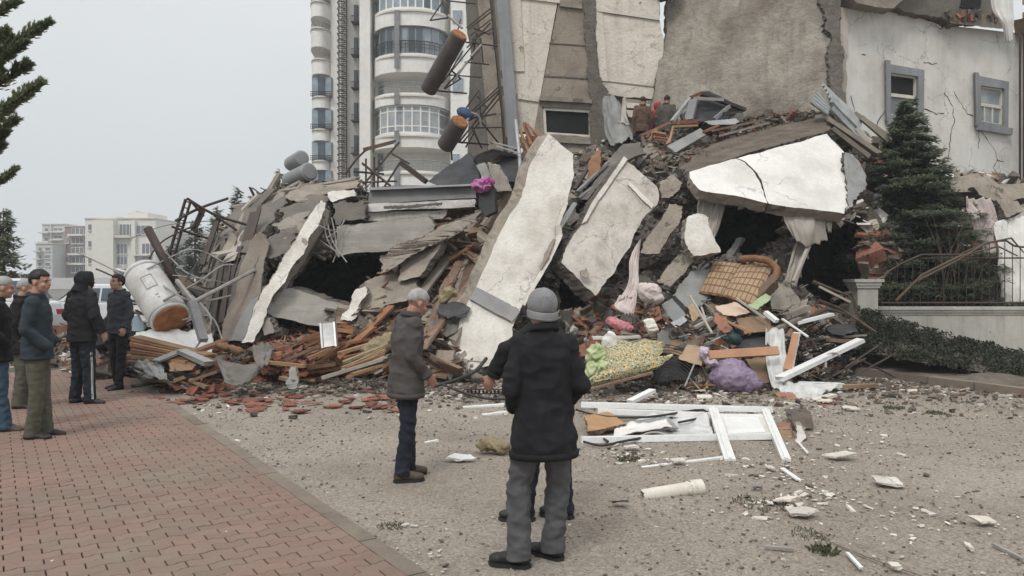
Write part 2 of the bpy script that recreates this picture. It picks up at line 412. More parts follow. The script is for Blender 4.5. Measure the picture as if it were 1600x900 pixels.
m_ply = mat('brown_board', (.3, .2, .12), (.2, .13, .08), 2, .8, .25, 30, (.12, .1, .08), .4, 1.5)
m_orng = mat('orange_board', (.46, .25, .14), (.36, .19, .11), 3, .7, .2, 30, (.35, .22, .15), .3, 2)
m_card = mat('cardboard', (.42, .31, .2), (.33, .24, .15), 3, .9, .25, 30)
m_sponge = mat('brown_sofa_cloth', (.25, .12, .06), (.17, .085, .045), 5, .95, .3, 40, (.2, .12, .08), .3, 3)
m_bag = mat('clear_plastic_sheet', (.62, .62, .6), (.48, .48, .46), 4, .35, .4, 20, (.35, .31, .27), .3, 3, spec=.5)
m_bark = mat('bark', (.12, .09, .065), (.07, .052, .038), 8, .95, .8, 30, rv_=.2, bd=.02)
m_fir = mat('fir_needles', (.115, .13, .08), (.06, .075, .048), 3, .7, 0, 12, rv_=.1)
m_fir2 = mat('cedar_needles', (.17, .185, .1), (.09, .11, .06), 3, .7, 0, 12)
m_ivy = mat('ivy_leaves', (.05, .055, .035), (.028, .03, .02), 4, .6, 0, 12)
m_twig = mat('dry_twigs', (.14, .105, .075), (.09, .07, .05), 6, .9, .3, 30)
def leafy(m, f=.5, k=2.2):
    t = m.node_tree; N = t.nodes; L = t.links; b = N['Principled BSDF']; src = b.inputs['Base Color'].links[0].from_socket
    sc2 = N.new('ShaderNodeVectorMath'); sc2.operation = 'SCALE'; sc2.inputs['Scale'].default_value = k; L.new(src, sc2.inputs[0])
    tr = N.new('ShaderNodeBsdfTranslucent'); L.new(sc2.outputs[0], tr.inputs[0]); mx_ = N.new('ShaderNodeMixShader'); mx_.inputs[0].default_value = f
    L.new(b.outputs[0], mx_.inputs[1]); L.new(tr.outputs[0], mx_.inputs[2]); L.new(mx_.outputs[0], N['Material Output'].inputs[0]); return m
leafy(m_fir); leafy(m_fir2); leafy(m_ivy, .25, 1.2)
m_grass = mat('weed_leaves', (.09, .1, .055), (.07, .07, .04), 6, .8, 0, 20)
m_facade = mat('tower_render', (.82, .8, .755), (.75, .73, .685), .15, .85, .15, 3, (.5, .47, .43), .35, .12, streak=.12, st_col=(.42, .39, .35))
m_facade_s = mat('beige_tower_trim', (.66, .62, .56), (.58, .54, .48), .2, .85, .15, 3)
m_far1 = mat('cream_far_render', (.72, .7, .64), (.66, .64, .58), .1, .9, .0, 2)  # far tones set pale: distance haze is partly put into these colours
m_far2 = mat('brick_far_render', (.28, .2, .18), (.24, .17, .15), .1, .9, .0, 2)
m_far3 = mat('pale_far_render', (.55, .55, .54), (.48, .48, .48), .1, .9, .0, 2)
m_farw = mat('far_window', (.2, .22, .24), (.14, .155, .17), .3, .3, .0, 2)
# checked sofa cloth and flowered mattress: woven/printed patterns on the cloth itself
def pat_checked():
    m = mat('checked_sofa_cloth', (.38, .28, .175), (.3, .215, .135), 5, .95, .3, 40); t = m.node_tree; N = t.nodes; L = t.links; b = N['Principled BSDF']
    src = b.inputs['Base Color'].links[0].from_socket
    uv = N.new('ShaderNodeUVMap'); sp = N.new('ShaderNodeSeparateXYZ'); L.new(uv.outputs[0], sp.inputs[0])
    outs = []
    for a in (0, 1):
        q = N.new('ShaderNodeMath'); q.operation = 'FRACT'; L.new(sp.outputs[a], q.inputs[0])
        r = N.new('ShaderNodeMath'); r.operation = 'LESS_THAN'; L.new(q.outputs[0], r.inputs[0]); r.inputs[1].default_value = .2; outs.append(r.outputs[0])
    mxx = N.new('ShaderNodeMath'); mxx.operation = 'MAXIMUM'; L.new(outs[0], mxx.inputs[0]); L.new(outs[1], mxx.inputs[1])
    mi = N.new('ShaderNodeMix'); mi.data_type = 'RGBA'; L.new(mxx.outputs[0], mi.inputs[0]); L.new(src, mi.inputs[6]); mi.inputs[7].default_value = (.17, .085, .045, 1)
    L.new(mi.outputs[2], b.inputs['Base Color']); return m
m_check = pat_checked()
def pat_floral():
    m = mat('flowered_cloth', (.42, .38, .24), (.33, .29, .19), 5, .92, .4, 40); t = m.node_tree; N = t.nodes; L = t.links; b = N['Principled BSDF']
    src = b.inputs['Base Color'].links[0].from_socket
    tc = N.new('ShaderNodeTexCoord')
    def layer(src, sc_, thr, col, seed):
        mp = N.new('ShaderNodeMapping'); mp.inputs['Location'].default_value = (seed, seed*2, seed); L.new(tc.outputs['Object'], mp.inputs[0])
        v = N.new('ShaderNodeTexVoronoi'); v.inputs['Scale'].default_value = sc_; L.new(mp.outputs[0], v.inputs['Vector'])
        r = N.new('ShaderNodeMath'); r.operation = 'LESS_THAN'; L.new(v.outputs['Distance'], r.inputs[0]); r.inputs[1].default_value = thr
        mi = N.new('ShaderNodeMix'); mi.data_type = 'RGBA'; L.new(r.outputs[0], mi.inputs[0]); L.new(src, mi.inputs[6]); mi.inputs[7].default_value = (*col, 1); return mi.outputs[2]
    c = layer(src, 24, .36, (.07, .11, .06), 1.0); c = layer(c, 19, .3, (.62, .36, .1), 4.3); c = layer(c, 25, .24, (.68, .62, .45), 7.7); c = layer(c, 27, .2, (.06, .09, .06), 9.1)
    L.new(c, b.inputs['Base Color']); return m
m_floral = pat_floral()
def corr_bump(m, sc_, axis):
    return m
# ================================================================ GROUND
def road_mat():
    m = mat('road_asphalt', (.31, .268, .222), (.24, .203, .166), .55, .93, .9, 60, (.31, .28, .245), .5, .35, bd=.012)
    t = m.node_tree; N = t.nodes; L = t.links; b = N['Principled BSDF']; src = b.inputs['Base Color'].links[0].from_socket
    tc = N.new('ShaderNodeTexCoord')
    v = N.new('ShaderNodeTexVoronoi'); v.inputs['Scale'].default_value = 60; L.new(tc.outputs['Object'], v.inputs['Vector'])
    r = N.new('ShaderNodeMapRange'); r.inputs[1].default_value = 0; r.inputs[2].default_value = 1; r.inputs[3].default_value = .65; r.inputs[4].default_value = 1.4; L.new(v.outputs['Color'], r.inputs[0])
    mu = N.new('ShaderNodeVectorMath'); mu.operation = 'SCALE'; L.new(src, mu.inputs[0]); L.new(r.outputs[0], mu.inputs['Scale'])
    n = N.new('ShaderNodeTexNoise'); n.inputs['Scale'].default_value = .8; n.inputs['Detail'].default_value = 9; n.inputs['Roughness'].default_value = .72; L.new(tc.outputs['Object'], n.inputs['Vector'])
    r2 = N.new('ShaderNodeMapRange'); r2.inputs[1].default_value = .5; r2.inputs[2].default_value = .7; r2.inputs[3].default_value = 0; r2.inputs[4].default_value = .5; L.new(n.outputs[0], r2.inputs[0])
    mi = N.new('ShaderNodeMix'); mi.data_type = 'RGBA'; L.new(r2.outputs[0], mi.inputs[0]); L.new(mu.outputs[0], mi.inputs[6]); mi.inputs[7].default_value = (.155, .13, .105, 1)
    L.new(mi.outputs[2], b.inputs['Base Color']); return m
m_road = road_mat()
m_ground = mat('far_ground', (.19, .175, .155), (.15, .14, .125), .2, .95, .3, 10, (.1, .1, .08), .5, .1)
g = MB(); S = 900
g.add([(-S, -60, -.04), (S, -60, -.04), (S, 1500, -.04), (-S, 1500, -.04)], [(0, 1, 2, 3)])
tag(g.build('ground', m_ground), kind='structure')
g = MB(); nx_, ny_ = 190, 150; vs = []
for j in range(ny_+1):
    for i in range(nx_+1):
        x = -22+i/nx_*46; y = 1.5+(j/ny_)**1.5*26
        vs.append((x, y, -.004+.010*noise.noise(V((x*1.1, y*1.1, 0)))+.006*noise.noise(V((x*6, y*6, 3)))))
g.add(vs, [(j*(nx_+1)+i, j*(nx_+1)+i+1, (j+1)*(nx_+1)+i+1, (j+1)*(nx_+1)+i) for j in range(ny_) for i in range(nx_)])
road = tag(g.build('road', m_road, smooth=True), kind='structure')
# pavement frame: O on the kerb line, U along the street, W into the pavement
PO = G(660, 900); PO.z = 0; U = (G(230, 605)-PO); U.z = 0; U.normalize(); W_ = V((-U.y, U.x, 0))
def pv(u, v_, z=0): q = PO+U*u+W_*v_; return V((q.x, q.y, z))
g = MB(); q = [pv(-5, .10, .008), pv(14, .10, .008), pv(14, 12, .008), pv(-5, 12, .008)]
g.add(q+[p-V((0, 0, .1)) for p in q], [(0, 1, 2, 3), (0, 4, 5, 1), (1, 5, 6, 2), (2, 6, 7, 3), (3, 7, 4, 0)])
m_joint = mat('joint_sand', (.115, .098, .078), (.075, .064, .052), 3, .97, .5, 60)
pave = tag(g.build('pavement', m_joint), kind='structure')
m_paver = mat('red_paver', (.24, .148, .118), (.19, .134, .106), .9, .9, .6, 55, (.2, .165, .128), .9, .55, rv_=.07, bd=.006, world=True)
pw, ph, amp = .2, .108, .009
def wave(x):
    x = (x/pw) % 1.0
    for a, b, c, d in ((0, .2, -1, -1), (.2, .3, -1, 1), (.3, .7, 1, 1), (.7, .8, 1, -1), (.8, 1.0001, -1, -1)):
        if a <= x < b: return amp*(c+(d-c)*(x-a)/(b-a))
    return -amp
def paver_mesh(odd):
    a, b_ = ((0, 1), (.5, 1.5), (0, .5))[odd]
    xs = sorted([a, b_]+[q+k for q in (.2, .3, .7, .8) for k in (0, 1) if a < q+k < b_])
    j = .0016; top = []; wd = (b_-a)*pw
    jv = .004
    for k in xs: top.append((min(max((k-a)*pw, jv), wd-jv), ph/2-j+wave(k*pw+(1e-5 if k < (a+b_)/2 else -1e-5))))
    bot = [(x, y-ph+2*j) for x, y in top][::-1]
    o = bot+top
    o = o[::1]; K = len(o); cx = wd/2
    def ring(s_, z): return [(cx+(x-cx)*s_, (y)*s_, z) for x, y in o]
    vs = ring(.965, .026)+ring(1, .0225)+ring(1, 0)
    fs = [tuple(range(K))]
    for r in range(2):
        for i in range(K): fs.append((r*K+i, (r+1)*K+i, (r+1)*K+(i+1) % K, r*K+(i+1) % K))
    return vs, fs
pm = []
for odd in (0, 1, 2):
    vs, fs = paver_mesh(odd); me = bpy.data.meshes.new('paver'); me.from_pydata(vs, [], fs); me.materials.append(m_paver)
    bm = bmesh.new(); bm.from_mesh(me); bmesh.ops.recalc_face_normals(bm, faces=bm.faces); bm.to_mesh(me); bm.free(); pm.append((me, vs, fs))
cells = []
for r in range(-40, 120):
    for c in range(0, 50):
        u = r*ph; v_ = .103+c*pw+(pw/2 if r % 2 else 0)
        cells.append((r, c, u, v_))
    if r % 2: cells.append((r, -1, r*ph, .103))
def inframe(p, m=30):
    if p.y < .5: return False
    px = 800+F*p.x/p.y; py = HY+F*(CAMZ-p.z)/p.y
    return -m < px < 1600+m and py < 900+m
vis = sorted([x for x in cells if inframe(pv(x[2], x[3]+.1))], key=lambda x: (pv(x[2], x[3]+.1)).length)
near = set((x[0], x[1]) for x in vis[:300])
rot = Matrix((W_, -U, V((0, 0, 1)))).transposed()   # local x -> W_, local y -> -U
rest = MB()
for r, c, u, v_ in cells:
    me, vs, fs = pm[2 if c == -1 else r % 2]
    z = .004+rnd(-.0022, .0022); tl = Euler((rnd(-.012, .012), rnd(-.012, .012), rnd(-.006, .006))).to_matrix()
    M4 = Matrix.Translation(pv(u, v_, z)) @ (rot @ tl).to_4x4()
    if (r, c) in near:
        o = bpy.data.objects.new('paver', me); COL.objects.link(o); o.parent = pave; o.matrix_local = M4
    else:
        rest.add([M4 @ V(x) for x in vs], fs)
ro = rest.build('paver', m_paver, pave, fix=False); ro['kind'] = 'stuff'
# flush kerb strip between pavers and road
m_kerb = mat('kerb_concrete', (.235, .195, .155), (.185, .152, .12), 1.4, .93, .8, 40, (.14, .115, .09), .8, 1.6, rv_=.08, world=True)
g = MB(); q = [pv(-5, -.03, .004), pv(14, -.03, .004), pv(14, .098, .004), pv(-5, .098, .004)]
g.add(q+[p-V((0, 0, .1)) for p in q], [(0, 1, 2, 3), (0, 4, 5, 1), (1, 5, 6, 2), (2, 6, 7, 3), (3, 7, 4, 0)])
kb = tag(g.build('kerb', m_joint), kind='structure')
for i in range(-6, 20):
    b = MB(); b.box((0, 0, 0), (.122, .69, .05), None, 0, .012)
    o = b.build('kerb_stone', m_kerb, kb); R = Matrix((W_, U, V((0, 0, 1)))).transposed()
    o.matrix_local = Matrix.Translation(pv(i*.7+.35, .033, -.006+rnd(-.003, .003))) @ (R @ Euler((0, 0, rnd(-.01, .01))).to_matrix()).to_4x4()
# far-right raised kerb and garden bank
g = MB(); a = G(1385, 592); b = G(1640, 626); dd = (b-a).normalized()
kr = MB(); kr.beam(a-dd*1.5+V((0, .2, .03)), b+dd*3+V((0, .2, .03)), .14, .06); krb = tag(kr.build('kerb', m_joint), kind='structure')
L_ = (b-a).length+4.5; n_ = int(L_/.8)
for i in range(n_):
    s0 = a-dd*1.5+dd*(i*.8); e = MB(); e.beam(s0+dd*.01+V((0, .1, .06)), s0+dd*.79+V((0, .1, .06+rnd(-.004, .004))), .16, .15, jit=.03)
    o = e.build('kerb_stone', m_kerb, krb)
bank = MB(); vs = []; nb, mb_ = 60, 30
for j in range(mb_+1):
    for i in range(nb+1):
        t = i/nb; s = j/mb_; base = a.lerp(b, -.25+1.6*t); p = V((base.x, base.y+.12+s*(19.5-base.y), 0))
        p.z = .12+.12*min(1, s*3)+.05*noise.noise(p*2)
        vs.append(p)
bank.add(vs, [(j*(nb+1)+i, j*(nb+1)+i+1, (j+1)*(nb+1)+i+1, (j+1)*(nb+1)+i) for j in range(mb_) for i in range(nb)])
tag(bank.build('garden_soil', m_soil, smooth=True), kind='structure')

# ================================================================ FAR BACKGROUND
def prism(mb, pts, z0, z1, mi=0):
    K = len(pts); vs = [V((p[0], p[1], z0)) for p in pts]+[V((p[0], p[1], z1)) for p in pts]
    mb.add(vs, [tuple(range(K))[::-1], tuple(range(K, 2*K))]+[(i, (i+1) % K, K+(i+1) % K, K+i) for i in range(K)], mi)
def zof(py, D): return CAMZ+(HY-py)/F*D
def xof(px, D): return (px-800)/F*D
def rectbox(px0, px1, py0, py1, D, dep, mb, mi=0, proud=0):
    x0, x1 = xof(px0, D), xof(px1, D); z1, z0 = zof(py0, D), zof(py1, D)
    mb.box(((x0+x1)/2, D-proud+dep/2, (z0+z1)/2), (x1-x0, dep, z1-z0), None, mi)
def far_building(name, label, D, px0, px1, py0, mwall, wins, bands=(), extra=(), dep=14, balc=()):
    e = empty(name, (xof((px0+px1)/2, D), D, 0), label, 'building')
    mb = MB(); rectbox(px0, px1, py0, 452, D, dep, mb)
    for (a, b, c, d, pr) in extra: rectbox(a, b, c, d, D, dep*.6, mb, 0, pr)
    under(mb.build('wall', mwall), e)
    mb = MB(); rectbox(px0-1, px1+1, py0-1.5, py0, D, dep+.5, mb, 0, .25); under(mb.build('roof_edge', m_facade_s), e)
    for (a, b, c, d) in wins:
        fr = MB(); rectbox(a, b, c, d, D, .2, fr, 0, .1)
        rectbox(a-.5, b+.5, d, d+.8, D, .5, fr, 0, .3); o = fr.build('window', m_facade); under(o, e)
        pn = MB(); k = max(1, round((b-a)/6))
        for i in range(k):
            x0 = a+(b-a)*i/k+.5; x1 = a+(b-a)*(i+1)/k-.5; rectbox(x0, x1, c+.6, d-.6, D, .06, pn, 0, .14)
        p_ = pn.build('pane', m_farw, o)
    for (a, b, c, d) in balc:
        fr = MB(); rectbox(a, b, c, d, D, 1.4, fr, 0, 1.3); under(fr.build('balcony', m_facade_s if mwall is not m_far2 else m_far1), e)
    return e
far_building('apartment_block', 'wide cream apartment block with a rooftop room, behind the silver tank', 150, 133, 243, 342, m_far1,
    [(155, 182, 346, 372), (187, 208, 350, 368), (214, 234, 352, 366), (138, 150, 350, 360), (155, 166, 380, 390), (183, 199, 381, 397), (222, 240, 380, 397), (138, 150, 376, 386), (183, 199, 400, 414), (223, 239, 400, 414), (155, 168, 402, 412), (138, 150, 402, 412), (184, 199, 424, 436), (222, 238, 424, 436)],
    extra=[(188, 220, 330, 344, -3), (146, 174, 337, 343, -2), (192, 196, 326, 334, -4), (150, 183, 345, 436, 1.5), (208, 214, 345, 440, .8)],
    balc=[(184, 208, 368, 372), (212, 236, 398, 400), (180, 200, 419, 421)])
far_building('apartment_block', 'narrow reddish brown apartment block with glazed floors between two pale blocks', 170, 101, 134, 354, m_far2,
    [(112, 131, 356, 366), (112, 131, 371, 381), (112, 131, 386, 396), (112, 131, 401, 411), (112, 131, 416, 426), (103, 108, 370, 380), (103, 108, 400, 410)], balc=[(110, 133, 366, 369), (110, 133, 411, 414), (110, 133, 396, 399)])
far_building('apartment_block', 'pale apartment tower with stacked open balconies, leftmost on the skyline', 190, 66, 101, 351, m_far3,
    [(70, 76, 356, 362), (84, 98, 356, 361), (84, 98, 368, 373), (84, 98, 380, 385), (84, 98, 392, 397), (70, 76, 371, 377), (70, 76, 386, 392), (84, 98, 404, 410)], extra=[(80, 82, 350, 440, .5)],
    balc=[(64, 80, 363, 365), (64, 80, 378, 380), (82, 100, 362, 364), (82, 100, 374, 376), (82, 100, 386, 388), (58, 80, 393, 395)])
far_building('apartment_block', 'low pale block in front of the leftmost tower', 165, 56, 82, 381, m_far3,
    [(60, 66, 386, 392), (60, 66, 398, 404), (60, 66, 410, 416), (71, 79, 386, 392), (71, 79, 398, 404), (71, 79, 410, 416)], balc=[(57, 68, 392, 394), (57, 68, 404, 406)])
far_building('apartment_block', 'pale far block seen behind the bent black frame and the dark trees', 160, 244, 322, 366, m_far3,
    [(252, 262, 372, 380), (270, 280, 372, 380), (290, 300, 374, 382), (252, 262, 388, 396), (270, 280, 388, 396), (252, 262, 404, 412), (270, 280, 404, 412), (290, 300, 390, 398)], extra=[(262, 296, 358, 368, -2)])
w_ = MB(); rectbox(-60, 250, 434, 452, 120, 1, w_); tag(w_.build('boundary_wall', m_far3), 'long low grey wall along the foot of the far apartment blocks', 'wall')

# ---------------------------------------------------------------- conifers
def conifer(name, label, base, h, r, seed, mfol=None, nb=120, npl=60, lean=0, group=None, taper=1.0, up=-.15, leaf=.07, bare=.06, cat='tree'):
    rr = random.Random(seed); e = empty(name, base, label, cat, group)
    t = MB(); top = V((lean, 0, h)); t.tube([V((0, 0, -.1)), top*.3+V((.03, 0, 0)), top*.7, top], [r*.06+.02, r*.05+.015, r*.025+.01, .008], 7)
    o = t.build('trunk', m_bark, smooth=True); o.parent = e
    fo = MB(); br = MB()
    for i in range(nb):
        f = bare+(1-bare)*(i+rr.random())/nb; z = h*f; L = r*(1-f)**taper*rr.uniform(.7, 1.12)+.05*r; az = rr.uniform(0, 6.283)
        d = V((math.cos(az), math.sin(az), 0)); p0 = V((lean*f, 0, z)); droop = rr.uniform(.05, .3)
        pts = [p0+d*L*s+V((0, 0, L*(up*s-droop*s*s+.16*s**3))) for s in (0, .35, .7, 1)]
        br.tube(pts, [.012+L*.008, .01, .007, .003], 4, caps=False)
        side = V((-d.y, d.x, 0)); k = max(6, int(npl*L/r))
        for q in range(k):
            s = rr.uniform(.08, 1); c = pts[0]+d*L*s+V((0, 0, L*(up*s-droop*s*s+.16*s**3)))
            wd = L*.36*(1-s*.45); c = c+side*rr.uniform(-wd, wd)+V((0, 0, rr.uniform(-.5, .15)*leaf*2))
            a = (d*rr.uniform(.3, 1)+side*rr.uniform(-.9, .9)+V((0, 0, rr.uniform(-.5, .35)))).normalized()*leaf*rr.uniform(.7, 1.9)
            b = a.cross(V((rr.uniform(-.4, .4), rr.uniform(-.4, .4), 1))).normalized()*leaf*rr.uniform(.14, .3)
            o0 = len(fo.v); fo.v += [tuple(c-b), tuple(c+a*.6-b*1.2), tuple(c+a*1.1), tuple(c+a*.6+b*1.2), tuple(c+b)]
            fo.f.append([o0, o0+1, o0+2, o0+3, o0+4]); fo.m.append(0)
    o = br.build('branch', m_bark, fix=False); o.parent = e
    o = fo.build('crown', mfol or m_fir, fix=False); o.parent = e
    return e
def gp(px, D): return V((xof(px, D), D, 0))
conifer('conifer', 'dark conifer at the left frame edge behind the grey-haired heads', gp(5, 27), zof(325, 27), 1.3, 3, m_fir2, 110, 120, leaf=.13, taper=.7)
for i, (px, D, top, r, lb) in enumerate([(305, 44, 345, 2.0, 'dark conifer behind the bent black ladder frame, just left of the leaning concrete'), (340, 46, 322, 1.6, 'dark conifer rising against the far left edge of the concrete pile'), (268, 48, 380, 1.8, 'low dark conifer behind the upright black pipe'), (372, 40, 293, 1.2, 'conifer tip showing above the ragged left end of the pile'), (437, 42, 264, 1.3, 'conifer tip showing just left of the two grey roof tanks')]):
    conifer('conifer', lb, gp(px, D), zof(top, D), r, 20+i, m_fir, 90, 75, leaf=.2, taper=.8)
# near conifer at the left edge: long upswept sprays
def near_conifer():
    base = V((xof(-150, 10), 10, 0)); e = empty('conifer', base, 'tall conifer at the left edge whose feathery sprays hang into the sky', 'tree')
    rr = random.Random(5)
    t = MB(); t.tube([(0, 0, -.1), (0, 0, 4), (0, 0, 9)], [.22, .16, .06], 9); t.build('trunk', m_bark, e, smooth=True)
    br = MB(); fo = MB()
    def spray(pts, w, n, sub=True):
        S_ = spline(pts, 30)
        if sub:
            for k in range(17):
                i = 5+int(k*1.4); c = S_[i]; d = (S_[i+1]-S_[i-1]).normalized(); sg = V((rr.uniform(-.3, .3), rr.choice((-1, 1))*rr.uniform(.2, 1), rr.uniform(-.15, .8))); L = w*rr.uniform(.6, 1.25)*(1.15-i/30)
                tp = c+(d*1.0+sg*.75).normalized()*L; spray([c, c.lerp(tp, .5)-V((0, 0, .02)), tp], L*.34, int(520*L/w*.5)+120, False); br.tube(S_[::3], [.03*(1-i/11)+.004 for i in range(len(S_[::3]))], 5, caps=False)
        for q in range(n):
            t_ = rr.random()**.8; i = min(29, int(t_*30)); c = S_[i]; d = (S_[min(30, i+1)]-S_[max(0, i-1)]).normalized()
            wd = w*1.25*(1.04-t_)**.75*(.2+.8*abs(math.sin(t_*17+w*30))); sd_ = V((rr.uniform(-1, 1), rr.uniform(-1, 1), rr.uniform(-1, 1))); sd_ = (sd_-d*sd_.dot(d)).normalized()
            tw = (d*1.0+sd_*.9+V((0, 0, .2))).normalized(); L = rr.uniform(.3, 1)*wd
            c2 = c+tw*L*rr.random(); a = (tw+rv(.35)+V((0, 0, .25))).normalized()*rr.uniform(.045, .085); b = a.cross(rv(1)).normalized()*rr.uniform(.006, .012)
            o0 = len(fo.v); fo.v += [tuple(c2-b), tuple(c2+a*.5-b), tuple(c2+a), tuple(c2+a*.5+b), tuple(c2+b)]; fo.f.append([o0, o0+1, o0+2, o0+3, o0+4]); fo.m.append(0)
    T = base
    targets = [((80, 34), .42, 5200, 10.2), ((66, 128), .42, 5200, 9.6), ((27, 263), .22, 1800, 9.8), ((30, 2), .35, 3000, 10.5), ((22, 80), .36, 3200, 10.1), ((15, 205), .3, 2400, 10), ((-10, 180), .4, 2600, 10.4), ((45, 65), .3, 2600, 9.9), ((-20, 330), .35, 2000, 10), ((20, -60), .35, 2600, 10), ((50, 100), .4, 2600, 10.3), ((38, 150), .36, 2200, 9.9), ((12, 45), .4, 2600, 9.7), ((28, 185), .32, 1800, 10.2), ((5, 110), .4, 2600, 10), ((8, 225), .28, 1500, 10.1)]
    for (px, py), w2, n, D in targets:
        tip = P(px, py, D)-base; st = V((0, 0, tip.z-.25*tip.x-.1)); md = st.lerp(tip, .5)+V((0, 0, -.22)); spray([st, md, tip], w2, n)
    for i in range(26):
        az = rr.uniform(1.2, 5.1); z = rr.uniform(2.2, 8.5); L = 1.9*(1-z/11); tip = V((math.cos(az)*L, math.sin(az)*L, z+.6)); st = V((0, 0, z)); spray([st, st.lerp(tip, .5)-V((0, 0, .2)), tip], .35, 900)
    o = br.build('branch', m_bark, fix=False); o.parent = e
    o = fo.build('crown', m_fir2, fix=False); o.parent = e
near_conifer()

# ================================================================ TOWER
TD = 60.0
T = empty('apartment_tower', (xof(620, TD), TD, 0), 'tall white apartment tower with rounded glazed balconies standing behind the collapsed building', 'building')
def tz(py): return zof(py, TD)
def tx(px, D=TD): return xof(px, D)
mb = MB()
mb.box(((tx(560)+tx(840))/2, TD+2.2+7, (tz(-120))/2), (tx(840)-tx(560), 14, tz(-120)))
mb.box(((tx(560)+tx(577))/2, TD+.4+3, tz(-120)/2), (tx(577)-tx(560), 6, tz(-120)))
mb.box(((tx(703)+tx(760))/2, TD+.6+3, tz(-120)/2), (tx(760)-tx(703), 6, tz(-120)))
under(mb.build('wall', m_facade), T)
mb = MB(); mb.box(((tx(525)+tx(566))/2, TD+2.6+5, tz(-120)/2), (tx(566)-tx(525), 10, tz(-120))); under(mb.build('stair_wall', m_facade), T)
mb = MB(); mb.box(((tx(480)+tx(528))/2+.6, TD+3+6, tz(-120)/2), (tx(528)-tx(484), 12, tz(-120))); mb.box(((tx(509)+tx(526))/2, TD+1.6+3, tz(-120)/2), (tx(526)-tx(509), 6, tz(-120))); under(mb.build('wing_wall', m_facade), T)
def bow(px0, px1, D0, bulge, n=14, inset=0.0):
    xc = (tx(px0)+tx(px1))/2; a = (tx(px1)-tx(px0))/2-inset; out = []
    for i in range(n+1):
        t = -1+2*i/n; x = xc+a*t; y = D0-(bulge-inset)*(1-abs(t)**2.6)**.6 if abs(t) < 1 else D0
        out.append((x, y))
    return out
def bowband(px0, px1, D0, bulge, z0, z1, m_, name, par=T, inset=0.0, back=1.5, fl=0):
    pts = bow(px0, px1, D0, bulge, inset=inset); pts = pts+[(pts[-1][0], D0+back), (pts[0][0], D0+back)]
    mb = MB(); prism(mb, pts, z0, z1); return under(mb.build(name, m_), par) if par.type == 'EMPTY' else mb.build(name, m_, par)
def glazed(px0, px1, D0, bulge, z0, z1, npan, mf, mg, railing=False, tran=False):
    """curved window: frame (mullions + rails) > panes"""
    pts = bow(px0, px1, D0, bulge, n=npan, inset=.12); fr = MB()
    for i, (x, y) in enumerate(pts): fr.beam((x, y, z0), (x, y, z1), .12, .12, up=(0, 1, 0))
    for i in range(npan):
        for z in ((z0+.05), (z1-.05))+(((z0+.55*1), (z1-.45)) if tran else ()): fr.beam((*pts[i], z), (*pts[i+1], z), .1, .1)
    f = under(fr.build('window', mf), T)
    for i in range(npan):
        p, q_ = pts[i], pts[i+1]; pn = MB(); a = V((p[0], p[1], z0+.1)); b = V((q_[0], q_[1], z0+.1)); d = (b-a); nrm = d.cross(V((0, 0, 1))).normalized()*.05
        z1_ = V((0, 0, z1-z0-.2)); q4 = [a+d*.04, b-d*.04, b-d*.04+z1_, a+d*.04+z1_]
        pn.add([v-nrm*.5 for v in q4]+[v+nrm*.5 for v in q4], [(0, 1, 2, 3), (7, 6, 5, 4), (0, 4, 5, 1), (1, 5, 6, 2), (2, 6, 7, 3), (3, 7, 4, 0)])
        pn.build('pane', mg if rnd(0, 1) < .7 else m_glass, f)
    core = bow(px0, px1, D0, bulge, inset=.5)
    if railing:
        r = MB(); pts = bow(px0, px1, D0, bulge, n=34, inset=-.05); zr = z0+.95
        r.tube([V((x, y, zr)) for x, y in pts], .035, 4); r.tube([V((x, y, zr-.25)) for x, y in pts], .02, 4); r.tube([V((x, y, zr-.5)) for x, y in pts], .02, 4)
        for x, y in pts[::2]: r.tube([(x, y, z0), (x, y, zr)], .02, 4)
        under(r.build('railing', m_steel), T)
m_curt2 = mat('pale_pane', (.42, .44, .44), (.2, .23, .26), .9, .2, 0, 4, spec=.6)
for k, (z_t, z_b, kind) in enumerate([(-74, -32, 'g'), (-10, 17, 'g'), (45, 87, 'gr'), (117, 148, 'o'), (167, 210, 'w'), (233, 268, 'o'), (292, 330, 'g')]):
    zt, zb = tz(z_t), tz(z_b); nxt = [(-74), (-10), (45), (117), (167), (233), (292), 350][k+1]
    # parapet band under this level
    bowband(575, 703, TD+2.2, 3.0, tz(nxt)+.02 if kind == 'o' or True else 0, zb-.02, m_facade, 'balcony')
    bowband(576, 702, TD+2.2, 3.15, zb-.32, zb-.2, m_facade_s, 'balcony_trim')
    if kind in 'g gr w'.split():
        glazed(578, 700, TD+2.2, 2.9, zb, zt, 10 if kind != 'w' else 9, m_facade if kind != 'gr' else m_greyp, m_curt if kind != 'w' else m_curt2, kind == 'gr', kind == 'w')
    else:
        r = MB(); pts = bow(575, 703, TD+2.2, 3.0, n=30, inset=.1); zr = zb+.8
        r.tube([V((x, y, zr)) for x, y in pts], .04, 4); r.tube([V((x, y, zr-.35)) for x, y in pts], .025, 4)
        for x, y in pts[::3]: r.tube([(x, y, zb), (x, y, zr)], .02, 4)
        under(r.build('railing', m_zinc), T)
        fr = MB(); xa, xb = tx(583), tx(592); fr.box(((xa+xb)/2, TD+2.15, (zb+zt)/2), (xb-xa, .12, (zt-zb)*.9)); f = under(fr.build('balcony_door', m_zinc), T)
        pn = MB(); pn.box(((xa+xb)/2, TD+2.08, (zb+zt)/2), (xb-xa-.15, .06, (zt-zb)*.9-.2)); pn.build('pane', m_glass, f)
# grey downpipe strip on the bow front
mb = MB()
for (a, b) in ((23, 112), (147, 168), (208, 232), (262, 295)): mb.box((tx(623), TD-.98, (tz(a)+tz(b))/2), (.38, .12, tz(a)-tz(b)))
under(mb.build('downpipe', m_greyp), T)
